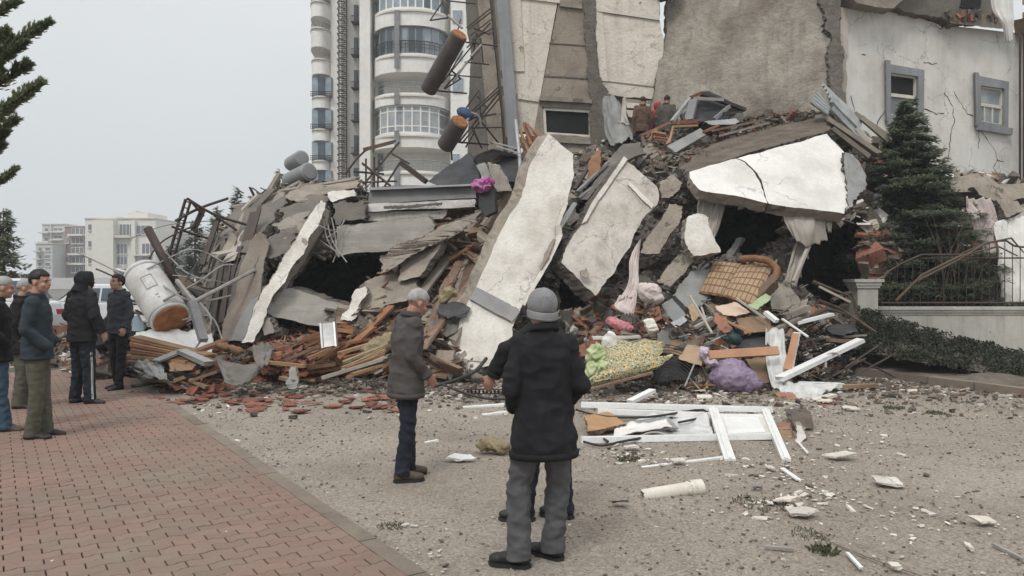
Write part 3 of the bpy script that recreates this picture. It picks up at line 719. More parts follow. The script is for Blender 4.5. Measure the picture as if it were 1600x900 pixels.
# windows of the right-hand bay, partly seen past the tanks
for (a, b, c, d) in ((706, 722, 12, 32), (706, 722, 62, 90), (706, 724, 118, 142), (706, 720, 178, 205), (706, 718, 238, 262)):
    fr = MB(); rectbox(a, b, c, d, TD, .2, fr, 0, -.5); f = under(fr.build('window', m_facade), T)
    for s in (0, 1):
        pn = MB(); m_ = (a+b)/2; rectbox(a+.8 if s == 0 else m_+.4, m_-.4 if s == 0 else b-.8, c+1, d-1, TD, .06, pn, 0, -.44); pn.build('pane', m_curt, f)
# left wing balconies and windows
for (zt, zb) in ((113, 145), (165, 197), (217, 247), (262, 290)):
    fr = MB(); rectbox(480, 512, zt, zb, TD, .3, fr, 0, -1.4); f = under(fr.build('window', m_greyp), T)
    for s in range(3):
        pn = MB(); x0 = 480+32*s/3+.6; rectbox(x0, x0+32/3-1.2, zt+1, zb-1, TD, .06, pn, 0, -1.34); pn.build('pane', m_curt if s != 1 else m_glass, f)
    r = MB(); rectbox(479, 513, zb-8, zb-7.3, TD, .08, r, 0, -1.1); rectbox(479, 513, zb-4.5, zb-4, TD, .06, r, 0, -1.1); rectbox(479, 513, zb-1.2, zb-.6, TD, .06, r, 0, -1.1)
    for q in range(12): rectbox(479.5+q*3, 479.9+q*3, zb-8, zb, TD, .05, r, 0, -1.1)
    under(r.build('railing', m_steel), T)
for (zt, zb, b0) in ((-35, -10, 1.6), (0, 22, 1.6), (42, 70, 1.6), (88, 110, 1.1), (147, 163, .9), (199, 215, .9), (249, 262, .9)):
    bowband(474, 513, TD+3.2, b0+1.2, tz(zb), tz(zt)-.15*0, m_facade, 'balcony')
    bowband(473.5, 513.5, TD+3.2, b0+1.35, tz(zt), tz(zt)+.12, m_facade_s, 'balcony_trim')
    if zt < 60:
        r = MB(); pts = bow(475, 512, TD+3.2, b0+1.1, n=16); r.tube([V((x, y, tz(zt)+.6)) for x, y in pts], .035, 4)
        for x, y in pts[::2]: r.tube([(x, y, tz(zt)), (x, y, tz(zt)+.6)], .02, 4)
        under(r.build('railing', m_zinc), T)
        if zt > -20:
            wb = MB(); rectbox(478, 487, zt-14, zt, TD, .2, wb, 0, -2.9); under(wb.build('balcony_door', m_glass), T)
# stair shaft windows + dark balconettes
for k in range(6):
    zt = -10+k*53; 
    for (a, b) in ((543, 549), (551, 558)):
        fr = MB(); rectbox(a, b, zt, zt+30, TD, .3, fr, 0, -2.4); f = under(fr.build('window', m_greyp), T)
        pn = MB(); rectbox(a+.8, b-.8, zt+1, zt+29, TD, .06, pn, 0, -2.3); pn.build('pane', m_glass, f)
    r = MB(); rectbox(541, 559, zt+31, zt+32.5, TD, .9, r, 0, -1.7)
    rectbox(541, 559, zt+22, zt+22.6, TD, .06, r, 0, -1.7)
    for q in range(9): rectbox(541.4+q*2, 541.8+q*2, zt+22, zt+32, TD, .05, r, 0, -1.7)
    under(r.build('balconette', m_steel), T)
# fire-escape ladder with hoops
r = MB()
for px in (524, 536.5): r.tube([(tx(px), TD+1.2, tz(300)), (tx(px), TD+1.2, tz(-60))], .05, 5)
for k in range(110):
    z = tz(300)+k*.17*1.0
    if z > tz(-60): break
    r.tube([(tx(524), TD+1.2, z), (tx(536.5), TD+1.2, z)], .03, 4)
for k in range(38):
    z = tz(300)+k*.5; r.tube([(tx(524), TD+1.2, z), (tx(525), TD+.4, z), (tx(530), TD+.1, z), (tx(535.5), TD+.4, z), (tx(536.5), TD+1.2, z)], .035, 4)
under(r.build('fire_ladder', m_steel), T)

# ================================================================ STANDING BROKEN WALLS
pB = plane(P(725, 0, 23.5), P(1040, 0, 22.2), P(900, 200, 22.8))
tb = V((.05, .35, 0))
B = empty('standing_wall', (0, 23, 0), 'tall broken apartment wall of white panels and bare concrete still standing above the pile', 'wall')
def pp(on, L_, off=0.0): return [on(x, y, off) for x, y in L_]
def part(name, par, on, L_, tv, mf, ms=None, off=0.0, step=.5, jag=.0, dents=0):
    b = MB(); b.slab(pp(on, L_, off), tv, step, jag, 0, 1); o = b.build(name, [mf, ms or m_edge]); return under(o, par)
part('white_panel', B, pB, [(792, -40), (879, -40), (834, 206), (807, 206)], tb, m_cream, m_conc, .0)
part('panel_moulding', B, pB, [(792, -40), (812, -40), (820, 112), (800, 112)], V((0, .05, 0)), m_cream, m_cream, .05)
part('panel_moulding', B, pB, [(809, 146), (846, 151), (844, 160), (810, 155)], V((0, .06, 0)), m_cream, m_cream, .06)
part('panel_moulding', B, pB, [(806, -3), (876, 6), (875, 0), (806, -9)], V((0, .06, 0)), m_cream, m_cream, .06)
b = MB(); on = pB
b.slab(pp(on, [(881, -40), (907, -40), (925, 171), (847, 167), (842, 165)]), tb, 2, 0); b.slab(pp(on, [(842, 165.3), (847, 167.3), (850, 209), (834, 206)]), tb, 2, 0)
b.slab(pp(on, [(921, 171.3), (930, 171.6), (932, 215), (922, 214)]), tb, 2, 0); b.slab(pp(on, [(834, 206.5), (850, 209.3), (922, 214.3), (934, 215.3), (936, 262), (800, 262)]), tb, .5, .03)
under(b.build('bare_section', [m_conc_w, m_conc_d]), B)
part('ledge', B, pB, [(845, 151), (926, 157), (926, 163), (843, 158)], V((0, .15, 0)), m_conc, m_conc, .14)
part('ledge', B, pB, [(876, 6), (910, 10), (910, 15), (875, 11)], V((0, .1, 0)), m_conc, m_conc, .09)
part('ledge', B, pB, [(858, 67), (922, 71), (922, 72.5), (858, 68.5)], V((0, .03, 0)), m_conc_d, m_conc_d, .025)
part('ledge', B, pB, [(850, 118), (925, 122), (925, 124), (850, 120)], V((0, .03, 0)), m_conc_d, m_conc_d, .025)
fr = MB(); c4 = pp(pB, [(849, 169), (921, 173), (922, 213), (851, 208)], -.1)
for i in range(4): fr.beam(c4[i], c4[(i+1) % 4], .09, .09, up=(0, 1, 0))
fo_ = under(fr.build('window', m_pvcc), B)
pn = MB(); pn.slab(pp(pB, [(850, 171), (920, 175), (921, 212), (852, 206)], -.14), (0, .02, 0), 9, 0); pn.build('pane', m_dark, fo_)  # opaque pane, the unlit interior is painted as near-black
sh = MB(); sh.slab(pp(pB, [(833, 214), (935, 219), (936, 226), (832, 221)], .1), (0, .2, 0), .5, .01); under(sh.build('window_sill', [m_conc, m_conc]), B)
rm = MB(); x0, x1 = xof(845, 23), xof(926, 23); z0, z1 = zof(225, 23), zof(160, 23)
for (c_, s_) in ((((x0+x1)/2, 26, (z0+z1)/2), (x1-x0, .1, z1-z0)), ((x0, 24.6, (z0+z1)/2), (.1, 2.8, z1-z0)), ((x1, 24.6, (z0+z1)/2), (.1, 2.8, z1-z0)), (((x0+x1)/2, 24.6, z0), (x1-x0, 2.8, .1)), (((x0+x1)/2, 24.6, z1), (x1-x0, 2.8, .1))): rm.box(c_, s_)
under(rm.build('room_behind', m_conc_d), B)
part('split_column', B, pB, [(905, -40), (927, -40), (931, 40), (934, 90), (942, 130), (952, 160), (958, 262), (928, 262), (925, 160), (916, 70)], V((.05, .5, 0)), m_edge, m_edge, .1, .18, .07)
part('white_panel', B, pB, [(925, -40), (1028, -40), (1030, 28), (1037, 60), (1033, 105), (1021, 156), (985, 153), (936, 141), (929, 60)], tb, m_cream, m_conc, .02, .3, .03)
part('panel_moulding', B, pB, [(935, 15), (1031, 29), (1031, 33), (935, 19)], V((0, .07, 0)), m_facade_s, m_conc, .08)
part('panel_moulding', B, pB, [(928, 18), (942, 20), (950, 128), (938, 126)], V((0, .05, 0)), m_cream, m_cream, .055)
part('panel_moulding', B, pB, [(950, 127), (1024, 135), (1024, 137), (950, 129)], V((0, .05, 0)), m_conc, m_conc, .035)
part('lower_band', B, pB, [(975, 154), (1022, 158), (1020, 162), (975, 160)], V((0, .3, 0)), m_conc, m_conc, .02)
part('lower_band', B, pB, [(978, 160.5), (1021, 163), (1022, 172), (980, 169)], V((0, .3, 0)), m_cream, m_conc, .05)
part('lower_band', B, pB, [(978, 171.5), (1021, 174), (1020, 196), (982, 182)], V((0, .3, 0)), m_cream, m_conc, .01)
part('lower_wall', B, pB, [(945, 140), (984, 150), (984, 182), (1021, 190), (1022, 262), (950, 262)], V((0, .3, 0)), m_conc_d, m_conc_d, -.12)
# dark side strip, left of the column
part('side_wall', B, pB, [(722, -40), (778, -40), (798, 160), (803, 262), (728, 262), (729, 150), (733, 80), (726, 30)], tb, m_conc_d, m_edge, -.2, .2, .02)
part('side_wall', B, pB, [(742, -40), (760, -40), (782, 180), (786, 262), (764, 262)], V((0, .15, 0)), m_conc_w, m_conc_w, -.1, .4, .02)
b = MB(); b.beam(pB(782, -60, .2), pB(806, 245, .2), .34, .3, up=(0, 1, 0)); under(b.build('corner_column', m_bluegrey), B)
b = MB(); b.beam(pB(770, -60, .1), pB(793, 215, .1), .07, .1, up=(0, 1, 0)); under(b.build('corner_strip', m_conc_w), B)
# leaning bare wall
pC = plane(P(1040, 0, 22.6), P(1310, 0, 20.4), P(1180, 190, 20.6))
C_ = MB(); C_.slab(pp(pC, [(1046, -50), (1308, -50), (1312, 40), (1322, 85), (1322, 150), (1332, 230), (1010, 230), (1024, 140), (1030, 90), (1042, 45)]), (0, .35, 0), .35, .05)
m_bare = mat('bare_stained_wall', (.4, .365, .31), (.27, .24, .2), .9, .94, 1.0, 7, (.15, .125, .1), .9, .6, streak=.6, bd=.07)
tag(C_.build('leaning_wall', [m_bare, m_edge]), 'huge bare grey concrete wall leaning back behind the climbers', 'wall')
b = MB(); b.slab(pp(pC, [(1012, -50), (1090, -50), (1062, 5), (1043, 14), (1034, 8)], .6), (0, .5, .05), .25, .06)
tag(b.build('broken_slab', [m_conc_d, m_edge]), 'lump of dark concrete jutting out at the top between the two standing walls', 'concrete slab')
b = MB(); b.slab(pp(pC, [(1284, -30), (1312, -30), (1312, 40), (1320, 85), (1320, 150), (1308, 200), (1296, 120), (1300, 60), (1290, 30)], .12), (0, .3, 0), .15, .08)
tag(b.build('broken_brick_edge', [m_edge, m_edge]), 'crumbled brown masonry edge where the bare wall meets the white building', 'masonry')
# ================================================================ WHITE BUILDING (right)
pW = plane(P(1312, 0, 20.6), P(1600, 0, 23.2), P(1450, 300, 21.95))
WB = empty('white_building', (9, 21, 0), 'white cracked apartment building with two grey framed windows on the right', 'building')
b = MB(); tvw = V((-.08, .3, 0))
def wadd(L_, j=0.0, st=9): b.slab(pp(pW, L_), tvw, st, j)
wadd([(1322, 8), (1384, 17), (1384, 340), (1322, 340)]); wadd([(1384, 17), (1384, 102), (1442, 112), (1442, 30)])
wadd([(1384, 190), (1384, 340), (1442, 340), (1442, 196)]); wadd([(1442, 30), (1466, 38), (1470, 43), (1480, 40), (1522, 44), (1522, 340), (1442, 340)])
wadd([(1522, 44), (1522, 120), (1573, 128), (1573, 50)]); wadd([(1522, 198), (1522, 340), (1573, 340), (1573, 207)]); wadd([(1573, 50), (1700, 60), (1700, 340), (1573, 340)])
under(b.build('wall', [m_white2, m_conc_d]), WB)
part('corner_pilaster', WB, pW, [(1310, 12), (1323, 14), (1323, 84), (1318, 88), (1311, 82)], V((0, .25, 0)), mat('pinkish_plaster', (.6, .53, .47), (.52, .45, .4), 2), m_conc, .06, .3, .01)
part('damaged_corner', WB, pW, [(1309, 90), (1322, 86), (1323, 150), (1320, 240), (1312, 240)], V((0, .3, 0)), m_conc_w, m_edge, -.02, .2, .03)
def wb_window(o4, s4, open_top):
    """outer surround quad, inner sash quad (pixels), grey frame with two sashes"""
    fr = MB(); q = pp(pW, o4, .05); s = pp(pW, s4, .02)
    for i in range(4):
        j = (i+1) % 4
        vs = [q[i], q[j], s[j]+pW.n*.03, s[i]+pW.n*.03]; fr.add(vs+[v-pW.n*.16 for v in vs], [(0, 1, 2, 3), (4, 7, 6, 5), (0, 4, 5, 1), (3, 2, 6, 7), (1, 5, 6, 2), (0, 3, 7, 4)])
    f = under(fr.build('window', m_bluegrey), WB)
    s2 = pp(pW, s4, -.07); sash = MB(); n_ = pW.n
    mid = [(s2[0]+s2[3])/2, (s2[1]+s2[2])/2]
    for a, c_ in ((s2[0], s2[1]), (s2[1], s2[2]), (s2[2], s2[3]), (s2[3], s2[0]), (mid[0], mid[1])): sash.beam(a, c_, .09, .07, up=n_)
    sash.beam((s2[1]*.28+s2[0]*.72+(s2[2]*.28+s2[3]*.72))/2*1.0, (s2[2]*.28+s2[3]*.72), .05, .04, up=n_) if not open_top else None
    sash.beam((s2[1]*.62+s2[0]*.38+(s2[2]*.62+s2[3]*.38))/2*1.0, (s2[2]*.62+s2[3]*.38), .05, .04, up=n_) if not open_top else None
    sash.build('sash', m_pvcc, f)
    d = .1
    for k, (A, Bq, Cq, Dq) in enumerate(((s2[0], s2[1], mid[1], mid[0]), (mid[0], mid[1], s2[2], s2[3]))):
        pn = MB(); vs = [v-n_*.02 for v in (A, Bq, Cq, Dq)]; pn.add(vs+[v-n_*.012 for v in vs], [(0, 1, 2, 3), (7, 6, 5, 4), (0, 4, 5, 1), (1, 5, 6, 2), (2, 6, 7, 3), (3, 7, 4, 0)])
        pn.build('pane', m_dark if (k == 0 and open_top) else m_farw if open_top else m_curt2, f)  # the darkest pane has the room's shade painted into its colour
    sl = MB(); a, c_ = pW(o4[3][0]-2, o4[3][1]+1, .1), pW(o4[2][0]+2, o4[2][1]+1, .1); sl.beam(a, c_, .2, .1, up=n_); sl.build('window_sill', m_bluegrey, f)
    rb = MB(); cx = sum((v for v in s2), V((0, 0, 0)))/4; rb.box(cx+V((0, 1.1, 0)), (1.4, 1.4, 2.2)); under(rb.build('room_behind', m_dark), WB)  # solid block, its near-black colour stands for the unlit room
wb_window([(1384, 100), (1442, 110), (1441, 194), (1384, 189)], [(1390, 114), (1433, 120), (1432, 184), (1390, 180)], True)
wb_window([(1522, 118), (1574, 128), (1573, 206), (1524, 197)], [(1530, 134), (1568, 139), (1567, 196), (1531, 190)], False)
for o4 in ([(1379, 95), (1386, 96), (1386, 192), (1380, 190)], [(1518, 114), (1524, 115), (1526, 199), (1520, 197)]): part('window_shutter_rail', WB, pW, o4, V((0, .1, 0)), m_bluegrey, m_greyp, .12)
cracks = [[(1443, 98), (1450, 97), (1455, 100), (1464, 99)], [(1475, 145), (1480, 152), (1484, 160), (1490, 166), (1489, 180), (1492, 190), (1486, 205), (1484, 225), (1482, 245)], [(1490, 142), (1497, 155), (1505, 168), (1512, 178), (1521, 181)], [(1528, 200), (1530, 218), (1529, 232)], [(1533, 205), (1545, 222), (1555, 235), (1558, 250), (1552, 262), (1560, 275)], [(1558, 250), (1568, 252)], [(1384, 170), (1372, 190), (1368, 205)], [(1462, 40), (1468, 46), (1474, 42)], [(1345, 84), (1352, 86)], [(1330, 150), (1334, 170), (1331, 190)], [(1440, 170), (1450, 171), (1462, 178), (1475, 177)]]
for c_ in cracks:
    cb = MB(); pts = []
    for i in range(len(c_)-1):
        for k in range(3):
            t = k/3; pts.append(pW(c_[i][0]*(1-t)+c_[i+1][0]*t+rnd(-1, 1), c_[i][1]*(1-t)+c_[i+1][1]*t+rnd(-1, 1), .0))
    pts.append(pW(*c_[-1], .0)); cb.tube(pts, [rnd(.006, .02) for _ in pts], 5); under(cb.build('crack', m_conc_d), WB)
# broken upper storey
part('soffit', WB, pW, [(1306, -40), (1450, -40), (1372, 22), (1316, 14), (1306, 4)], V((-.1, 1.2, .1)), m_conc_w, m_conc, .5, .3, .03)
part('broken_upper_floor', WB, pW, [(1376, 18), (1430, -8), (1562, -30), (1563, 22), (1530, 34), (1490, 40), (1466, 36), (1460, 30), (1400, 22)], V((0, .4, 0)), m_conc_d, m_edge, .25, .22, .06)
part('brown_soffit', WB, pW, [(1468, 41), (1500, 40), (1545, 25), (1562, 24), (1566, 52), (1520, 48)], V((0, .2, .3)), m_woodw, m_wood2, .35, .3, .02)
part('painted_gap', WB, pW, [(1490, -10), (1520, -10), (1516, 20), (1486, 16)], V((0, .1, 0)), m_dark, m_dark, .28, .2, .03)  # solid plate, the gap's shade is painted as near-black
m_yb = mat('yellow_brick', (.5, .31, .13), (.4, .24, .1), 3, .85, .3, 30, rv_=.2)
for r_ in range(7):
    for c_ in range(5):
        q = MB(); x0 = 1576+c_*15+(7 if r_ % 2 else 0); y0 = -44+r_*11.5; q.slab(pp(pW, [(x0, y0), (x0+14, y0+1), (x0+14, y0+11.6), (x0, y0+10.6)], .55), (0, .2, 0), 9, 0); under(q.build('cladding_board', [m_yb, m_yb]), WB)
part('brown_soffit', WB, pW, [(1574, 36), (1660, 44), (1660, 60), (1578, 58)], V((0, .5, .1)), m_wood2, m_wood2, .5)
for i in range(26):
    q = MB(); x, y = rnd(1462, 1555), rnd(24, 38); q.box(pW(x, y, rnd(.3, .45)), (rnd(.08, .2), rnd(.08, .2), rnd(.05, .12)), Euler((rnd(0, 3), rnd(0, 3), rnd(0, 3))).to_matrix(), 0, .2); under(q.build('loose_brick', random.choice([m_conc_d, m_edge, m_brick])), WB)
r = MB()
for px in (1576, 1582, 1597): r.tube([pW(px, 50, .35), pW(px, 292, .35)], .035, 5)
for k in range(34): y = 62+k*7; r.tube([pW(1582, y, .35), pW(1597, y+1.5, .35)], .026, 4)
tag(r.build('roof_ladder', m_steel), 'black fixed steel ladder on the far right of the white building', 'ladder')
o = cloth('curtain', [[P(1546, -25, 20.6), P(1560, -28, 20.5), P(1584, -25, 20.7)], [P(1550, 12, 20.5), P(1566, 14, 20.4), P(1585, 14, 20.6)], [P(1562, 34, 20.4), P(1574, 36, 20.3), P(1586, 34, 20.5)], [P(1570, 62, 20.5), P(1577, 66, 20.4), P(1583, 62, 20.5)]], 20, 24, .05, 5, m_cwhite, aniso=(1.4, .25), ragged=.02)
tag(o, 'torn white curtain hanging from the broken upper floor beside the black ladder', 'curtain')
# ================================================================ GARDEN WALL, FENCE, PILLAR
GW = 16.0
e = empty('garden_wall', (9, GW, 0), 'low cream rendered garden wall with a moulded coping behind the ivy', 'wall')
m_gw = mat('garden_wall_render', (.5, .49, .44), (.41, .4, .36), .9, .9, .4, 20, (.25, .235, .2), .5, .8, streak=.4)
def gbox(px0, px1, py0, py1, dep, pr, mb, D=GW): rectbox(px0, px1, py0, py1, D, dep, mb, 0, pr)
b = MB(); gbox(1378, 1750, 492, 600, .24, 0, b); under(b.build('wall', m_gw), e)
b = MB(); gbox(1370, 1750, 479.5, 484, .4, .08, b); gbox(1374, 1750, 484.2, 488, .34, .05, b); gbox(1376, 1750, 488.2, 491.8, .28, .02, b); under(b.build('coping', m_gw), e)
fe = empty('iron_fence', (9, GW, 1), 'black wrought iron fence with an arched top rail on the garden wall', 'fence')
b = MB()
def ftop(px): return 398 if px < 1500 else 398-22*math.sin(min(1, (px-1500)/70)*1.57) if px < 1575 else 384
rail = [P(x, ftop(x) if x < 1585 else 386, GW+.1) for x in range(1440, 1760, 12)]; rail0 = [P(x, 440-42*((x-1376)/64)**.6 if x < 1440 else 398, GW+.1) for x in (1376, 1390, 1405, 1420, 1440)]
b.tube(rail0+rail[1:], .022, 5); b.tube([P(1376, 473, GW+.1), P(1760, 473, GW+.1)], .02, 5); b.tube([P(1440, 404, GW+.1), P(1760, 402, GW+.1)], .016, 5); under(b.build('rail', m_steel), fe)
barm = None
for i in range(31):
    px = 1378+i*12; t = ftop(px) if px >= 1440 else 440-42*max(0, (px-1376)/64)**.6
    b = MB(); b.tube([P(px, 479, GW+.1), P(px, t, GW+.1)], .0085, 5); under(b.build('bar', m_steel), fe)
pl = empty('gate_pillar', gp(1356, 15.6), 'white garden pillar with a stepped cap half hidden under the fir', 'pillar')
b = MB(); gbox(1340, 1372, 450, 560, .42, 0, b, 15.6); under(b.build('shaft', m_gw), pl)
b = MB(); gbox(1336, 1376, 441, 446, .5, .05, b, 15.6); gbox(1338, 1374, 446.2, 450, .46, .03, b, 15.6); gbox(1333, 1379, 436, 440.8, .56, .08, b, 15.6); under(b.build('cap', m_gw), pl)
# fir in front of the white building
conifer('fir_tree', 'bushy dark green fir in front of the white building and behind the garden wall', gp(1420, 18.6)+V((0, 0, .1)), zof(156, 18.6)-.1, 2.9, 11, m_fir, 330, 620, leaf=.075, taper=1.0, up=-.06, bare=.16)
conifer('shrub', 'low dark conifer shrub between the fir and the hanging white sheets', gp(1492, 17.4)+V((0, 0, .2)), 1.9, 1.1, 12, m_fir, 120, 200, leaf=.08, taper=.4, up=.2, bare=.02, cat='shrub')
# bare shrub of thin arching twigs
b = MB()
for i in range(24):
    x0 = rnd(1460, 1540); t = rnd(-60, 75); h_ = rnd(330, 400); D = rnd(16.5, 17.3)
    b.tube([P(x0, 478, D), P(x0+t*.3, (478+h_)/2-15, D), P(x0+t*.8, h_, D), P(x0+t*1.25, h_+rnd(0, 40), D)], [.008, .006, .004, .002], 4, caps=False)
for (pts) in ([(1400, 470), (1440, 430), (1500, 400), (1560, 385), (1590, 400)], [(1430, 440), (1490, 410), (1540, 380), (1580, 372), (1600, 395)]): b.tube([P(x, y, 15.9) for x, y in pts], [.03, .028, .024, .02, .012], 6)
tag(b.build('bare_shrub', m_twig, fix=False), 'leafless shrub with thin brown twigs arching over the iron fence', 'shrub')
# ivy on the bank: leaves over a mound
rr = random.Random(9); b = MB()
def ivy_h(px):  return 0
for i in range(30000):
    t = rr.random(); px = 1340+t*300; top = 478+(px-1340)*.32 if px < 1460 else 516+(px-1460)*.26; bot = min(606, 548+(px-1340)*.17)
    s = rr.random()**.85; py = top+(bot-top)*s; D = 15.7-s*2.4*(1 if px > 1400 else .8)-(px-1340)*.0035
    if noise.noise(V((px*.035, py*.06, 7))) < -.12 and rr.random() < .85: continue
    c = P(px, py, D)+rv(.05)+V((0, 0, .12*max(0, noise.noise(V((px*.05, py*.09, 0)))))); 
    if c.z < .1: c.z = .12+rr.random()*.06
    n1 = rv(1).normalized(); a = n1.cross(rv(1)).normalized()*rr.uniform(.016, .042); q = a.cross(n1)*.6
    o0 = len(b.v); b.v += [tuple(c-a), tuple(c+q*.8), tuple(c+a), tuple(c-q*.8)]; b.f.append([o0, o0+1, o0+2, o0+3]); b.m.append(0)
ivm = MB(); vs = []
for j in range(16):
    for i in range(31):
        px = 1335+i*10; top = 482+(px-1340)*.32 if px < 1460 else 519+(px-1460)*.26; bot = min(600, 545+(px-1340)*.17); s = j/15
        p = P(px, top+(bot-top)*s, 15.75-s*2.4*(1 if px > 1400 else .8)-(px-1340)*.0035); p.z = max(p.z-.04, .06); p += V((0, 0, .05*noise.noise(p*4))); vs.append(p)
ivm.add(vs, [(j*31+i, j*31+i+1, (j+1)*31+i+1, (j+1)*31+i) for j in range(15) for i in range(30)])
tag(ivm.build('ivy_mound', m_soil, smooth=True), 'dark mound under the ivy below the garden wall', None, kind='stuff')
tag(b.build('ivy', m_ivy, fix=False), 'dark green ivy spilling over the bank below the garden wall', None, kind='stuff')
# ================================================================ COLLAPSED BUILDING: the heap itself
def lin(tab, x):
    if x <= tab[0][0]: return tab[0][1]
    for (a, b), (c, d) in zip(tab, tab[1:]):
        if x <= c: return b+(d-b)*(x-a)/(c-a)
    return tab[-1][1]
SKYL = [(-10, 540), (60, 520), (140, 515), (200, 520), (240, 512), (290, 478), (312, 430), (335, 375), (375, 325), (420, 300), (480, 290), (545, 290), (575, 300), (600, 306), (740, 300), (790, 262), (830, 235), (860, 230), (900, 238), (940, 222), (975, 202), (1020, 196), (1060, 190), (1150, 186), (1230, 176), (1290, 176), (1330, 205), (1400, 238), (1470, 268), (1540, 275), (1600, 288), (1680, 290)]
BASE = [(-10, 572), (60, 580), (140, 592), (200, 598), (260, 610), (400, 618), (600, 608), (700, 598), (900, 600), (1000, 612), (1180, 612), (1260, 600), (1330, 588), (1380, 540), (1420, 505), (1680, 505)]
DC = [(0, 572, 15.6), (0, 545, 17.5), (80, 560, 15.4), (80, 522, 17.4), (150, 590, 13.4), (200, 540, 14), (300, 612, 11.9), (450, 560, 12.9), (650, 560, 13.3), (700, 598, 12.9), (900, 600, 12.75), (900, 560, 13.4), (1100, 560, 12.7), (1100, 612, 11.9), (1250, 600, 12.8), (1250, 560, 13.4), (1300, 520, 14.8), (1380, 500, 19.3), (1600, 480, 20.5), (240, 512, 14.8),
      (300, 480, 15.8), (340, 440, 16.6), (450, 500, 15.3), (450, 420, 17), (560, 520, 14.3), (650, 480, 15), (650, 420, 16.3), (780, 420, 16), (900, 500, 14.6), (900, 420, 16), (1000, 480, 14.6), (1100, 500, 14), (1100, 430, 15), (1200, 500, 14.2), (1200, 430, 15.4), (1250, 380, 16.5), (1340, 400, 17.8),
      (380, 320, 18.5), (450, 300, 19), (545, 295, 18.6), (640, 330, 18), (740, 300, 19), (850, 240, 20), (900, 330, 17.8), (960, 215, 21), (1000, 300, 18), (1060, 300, 17.2), (1080, 200, 20.4), (1200, 180, 20.2), (1280, 180, 20), (1200, 260, 17.6), (1320, 240, 18.8), (1400, 250, 20.7), (1500, 290, 21.1), (1600, 300, 21.8), (1500, 400, 20.7), (1600, 400, 21), (1090, 260, 17.6)]
def pip(x, y, poly):
    c = False; k = len(poly)
    for i in range(k):
        x0, y0 = poly[i]; x1, y1 = poly[(i+1) % k]
        if (y0 > y) != (y1 > y) and x < (x1-x0)*(y-y0)/(y1-y0)+x0: c = not c
    return c
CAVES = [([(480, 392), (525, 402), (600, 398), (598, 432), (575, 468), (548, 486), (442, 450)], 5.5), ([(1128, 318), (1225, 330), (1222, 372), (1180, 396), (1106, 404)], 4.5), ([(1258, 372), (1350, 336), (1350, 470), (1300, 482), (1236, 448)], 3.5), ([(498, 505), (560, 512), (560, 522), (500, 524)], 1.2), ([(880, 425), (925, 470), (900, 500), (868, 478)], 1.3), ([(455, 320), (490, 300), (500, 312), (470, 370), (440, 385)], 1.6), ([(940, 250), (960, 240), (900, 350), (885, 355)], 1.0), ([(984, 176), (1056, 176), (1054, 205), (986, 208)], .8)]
def sheetD(px, py, cave=True):
    s = w_ = 0.0
    for x, y, d in DC:
        q = ((px-x)**2+(1.35*(py-y))**2+250.0)**-1.6; s += q*d; w_ += q
    D = s/w_
    D += .30*noise.noise(V((px*.013, py*.017, 1)))+.16*noise.noise(V((px*.045, py*.06, 5)))+.07*noise.noise(V((px*.13, py*.16, 9)))
    if cave:
        for poly, ex in CAVES:
            if pip(px, py, poly): D += ex
    return D
def SP(px, py, off=0.0):
    p = P(px, py, sheetD(px, py)-off)
    return p
def heap():
    mb = MB(); xs = list(range(-10, 1684, 5)); NR = 84; grid = []
    for px in xs:
        sk = lin(SKYL, px)+3*noise.noise(V((px*.08, 0, 0))); ba = lin(BASE, px); col = []
        p = P(px, sk, sheetD(px, sk)); col.append(p+V((.2, 4.5, -2.5))); col.append(p+V((0, 1.2, -.3)))
        for k in range(NR):
            py = sk+(ba-sk)*k/(NR-1); q = P(px, py, sheetD(px, py))
            if k == NR-1 and px < 1370: q = G(px, ba, -.03)
            if q.z < -.05: q.z = -.05
            col.append(q)
        grid.append(col)
    H = NR+2
    vs = [p for c in grid for p in c]
    mb.add(vs, [(i*H+j, i*H+j+1, (i+1)*H+j+1, (i+1)*H+j) for i in range(len(xs)-1) for j in range(H-1)])
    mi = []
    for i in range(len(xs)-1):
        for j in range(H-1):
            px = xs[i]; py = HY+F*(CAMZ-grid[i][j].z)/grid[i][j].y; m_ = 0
            if any(pip(px, py, c[0]) for c in CAVES) or (430 < px < 610 and 385 < py < 495): m_ = 1  # hollows take the darker rubble: their shade is partly put into the colour
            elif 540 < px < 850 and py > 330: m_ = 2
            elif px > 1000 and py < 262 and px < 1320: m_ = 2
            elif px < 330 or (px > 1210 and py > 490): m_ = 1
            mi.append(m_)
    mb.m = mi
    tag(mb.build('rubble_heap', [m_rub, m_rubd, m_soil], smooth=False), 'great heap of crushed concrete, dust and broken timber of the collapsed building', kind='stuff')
heap()
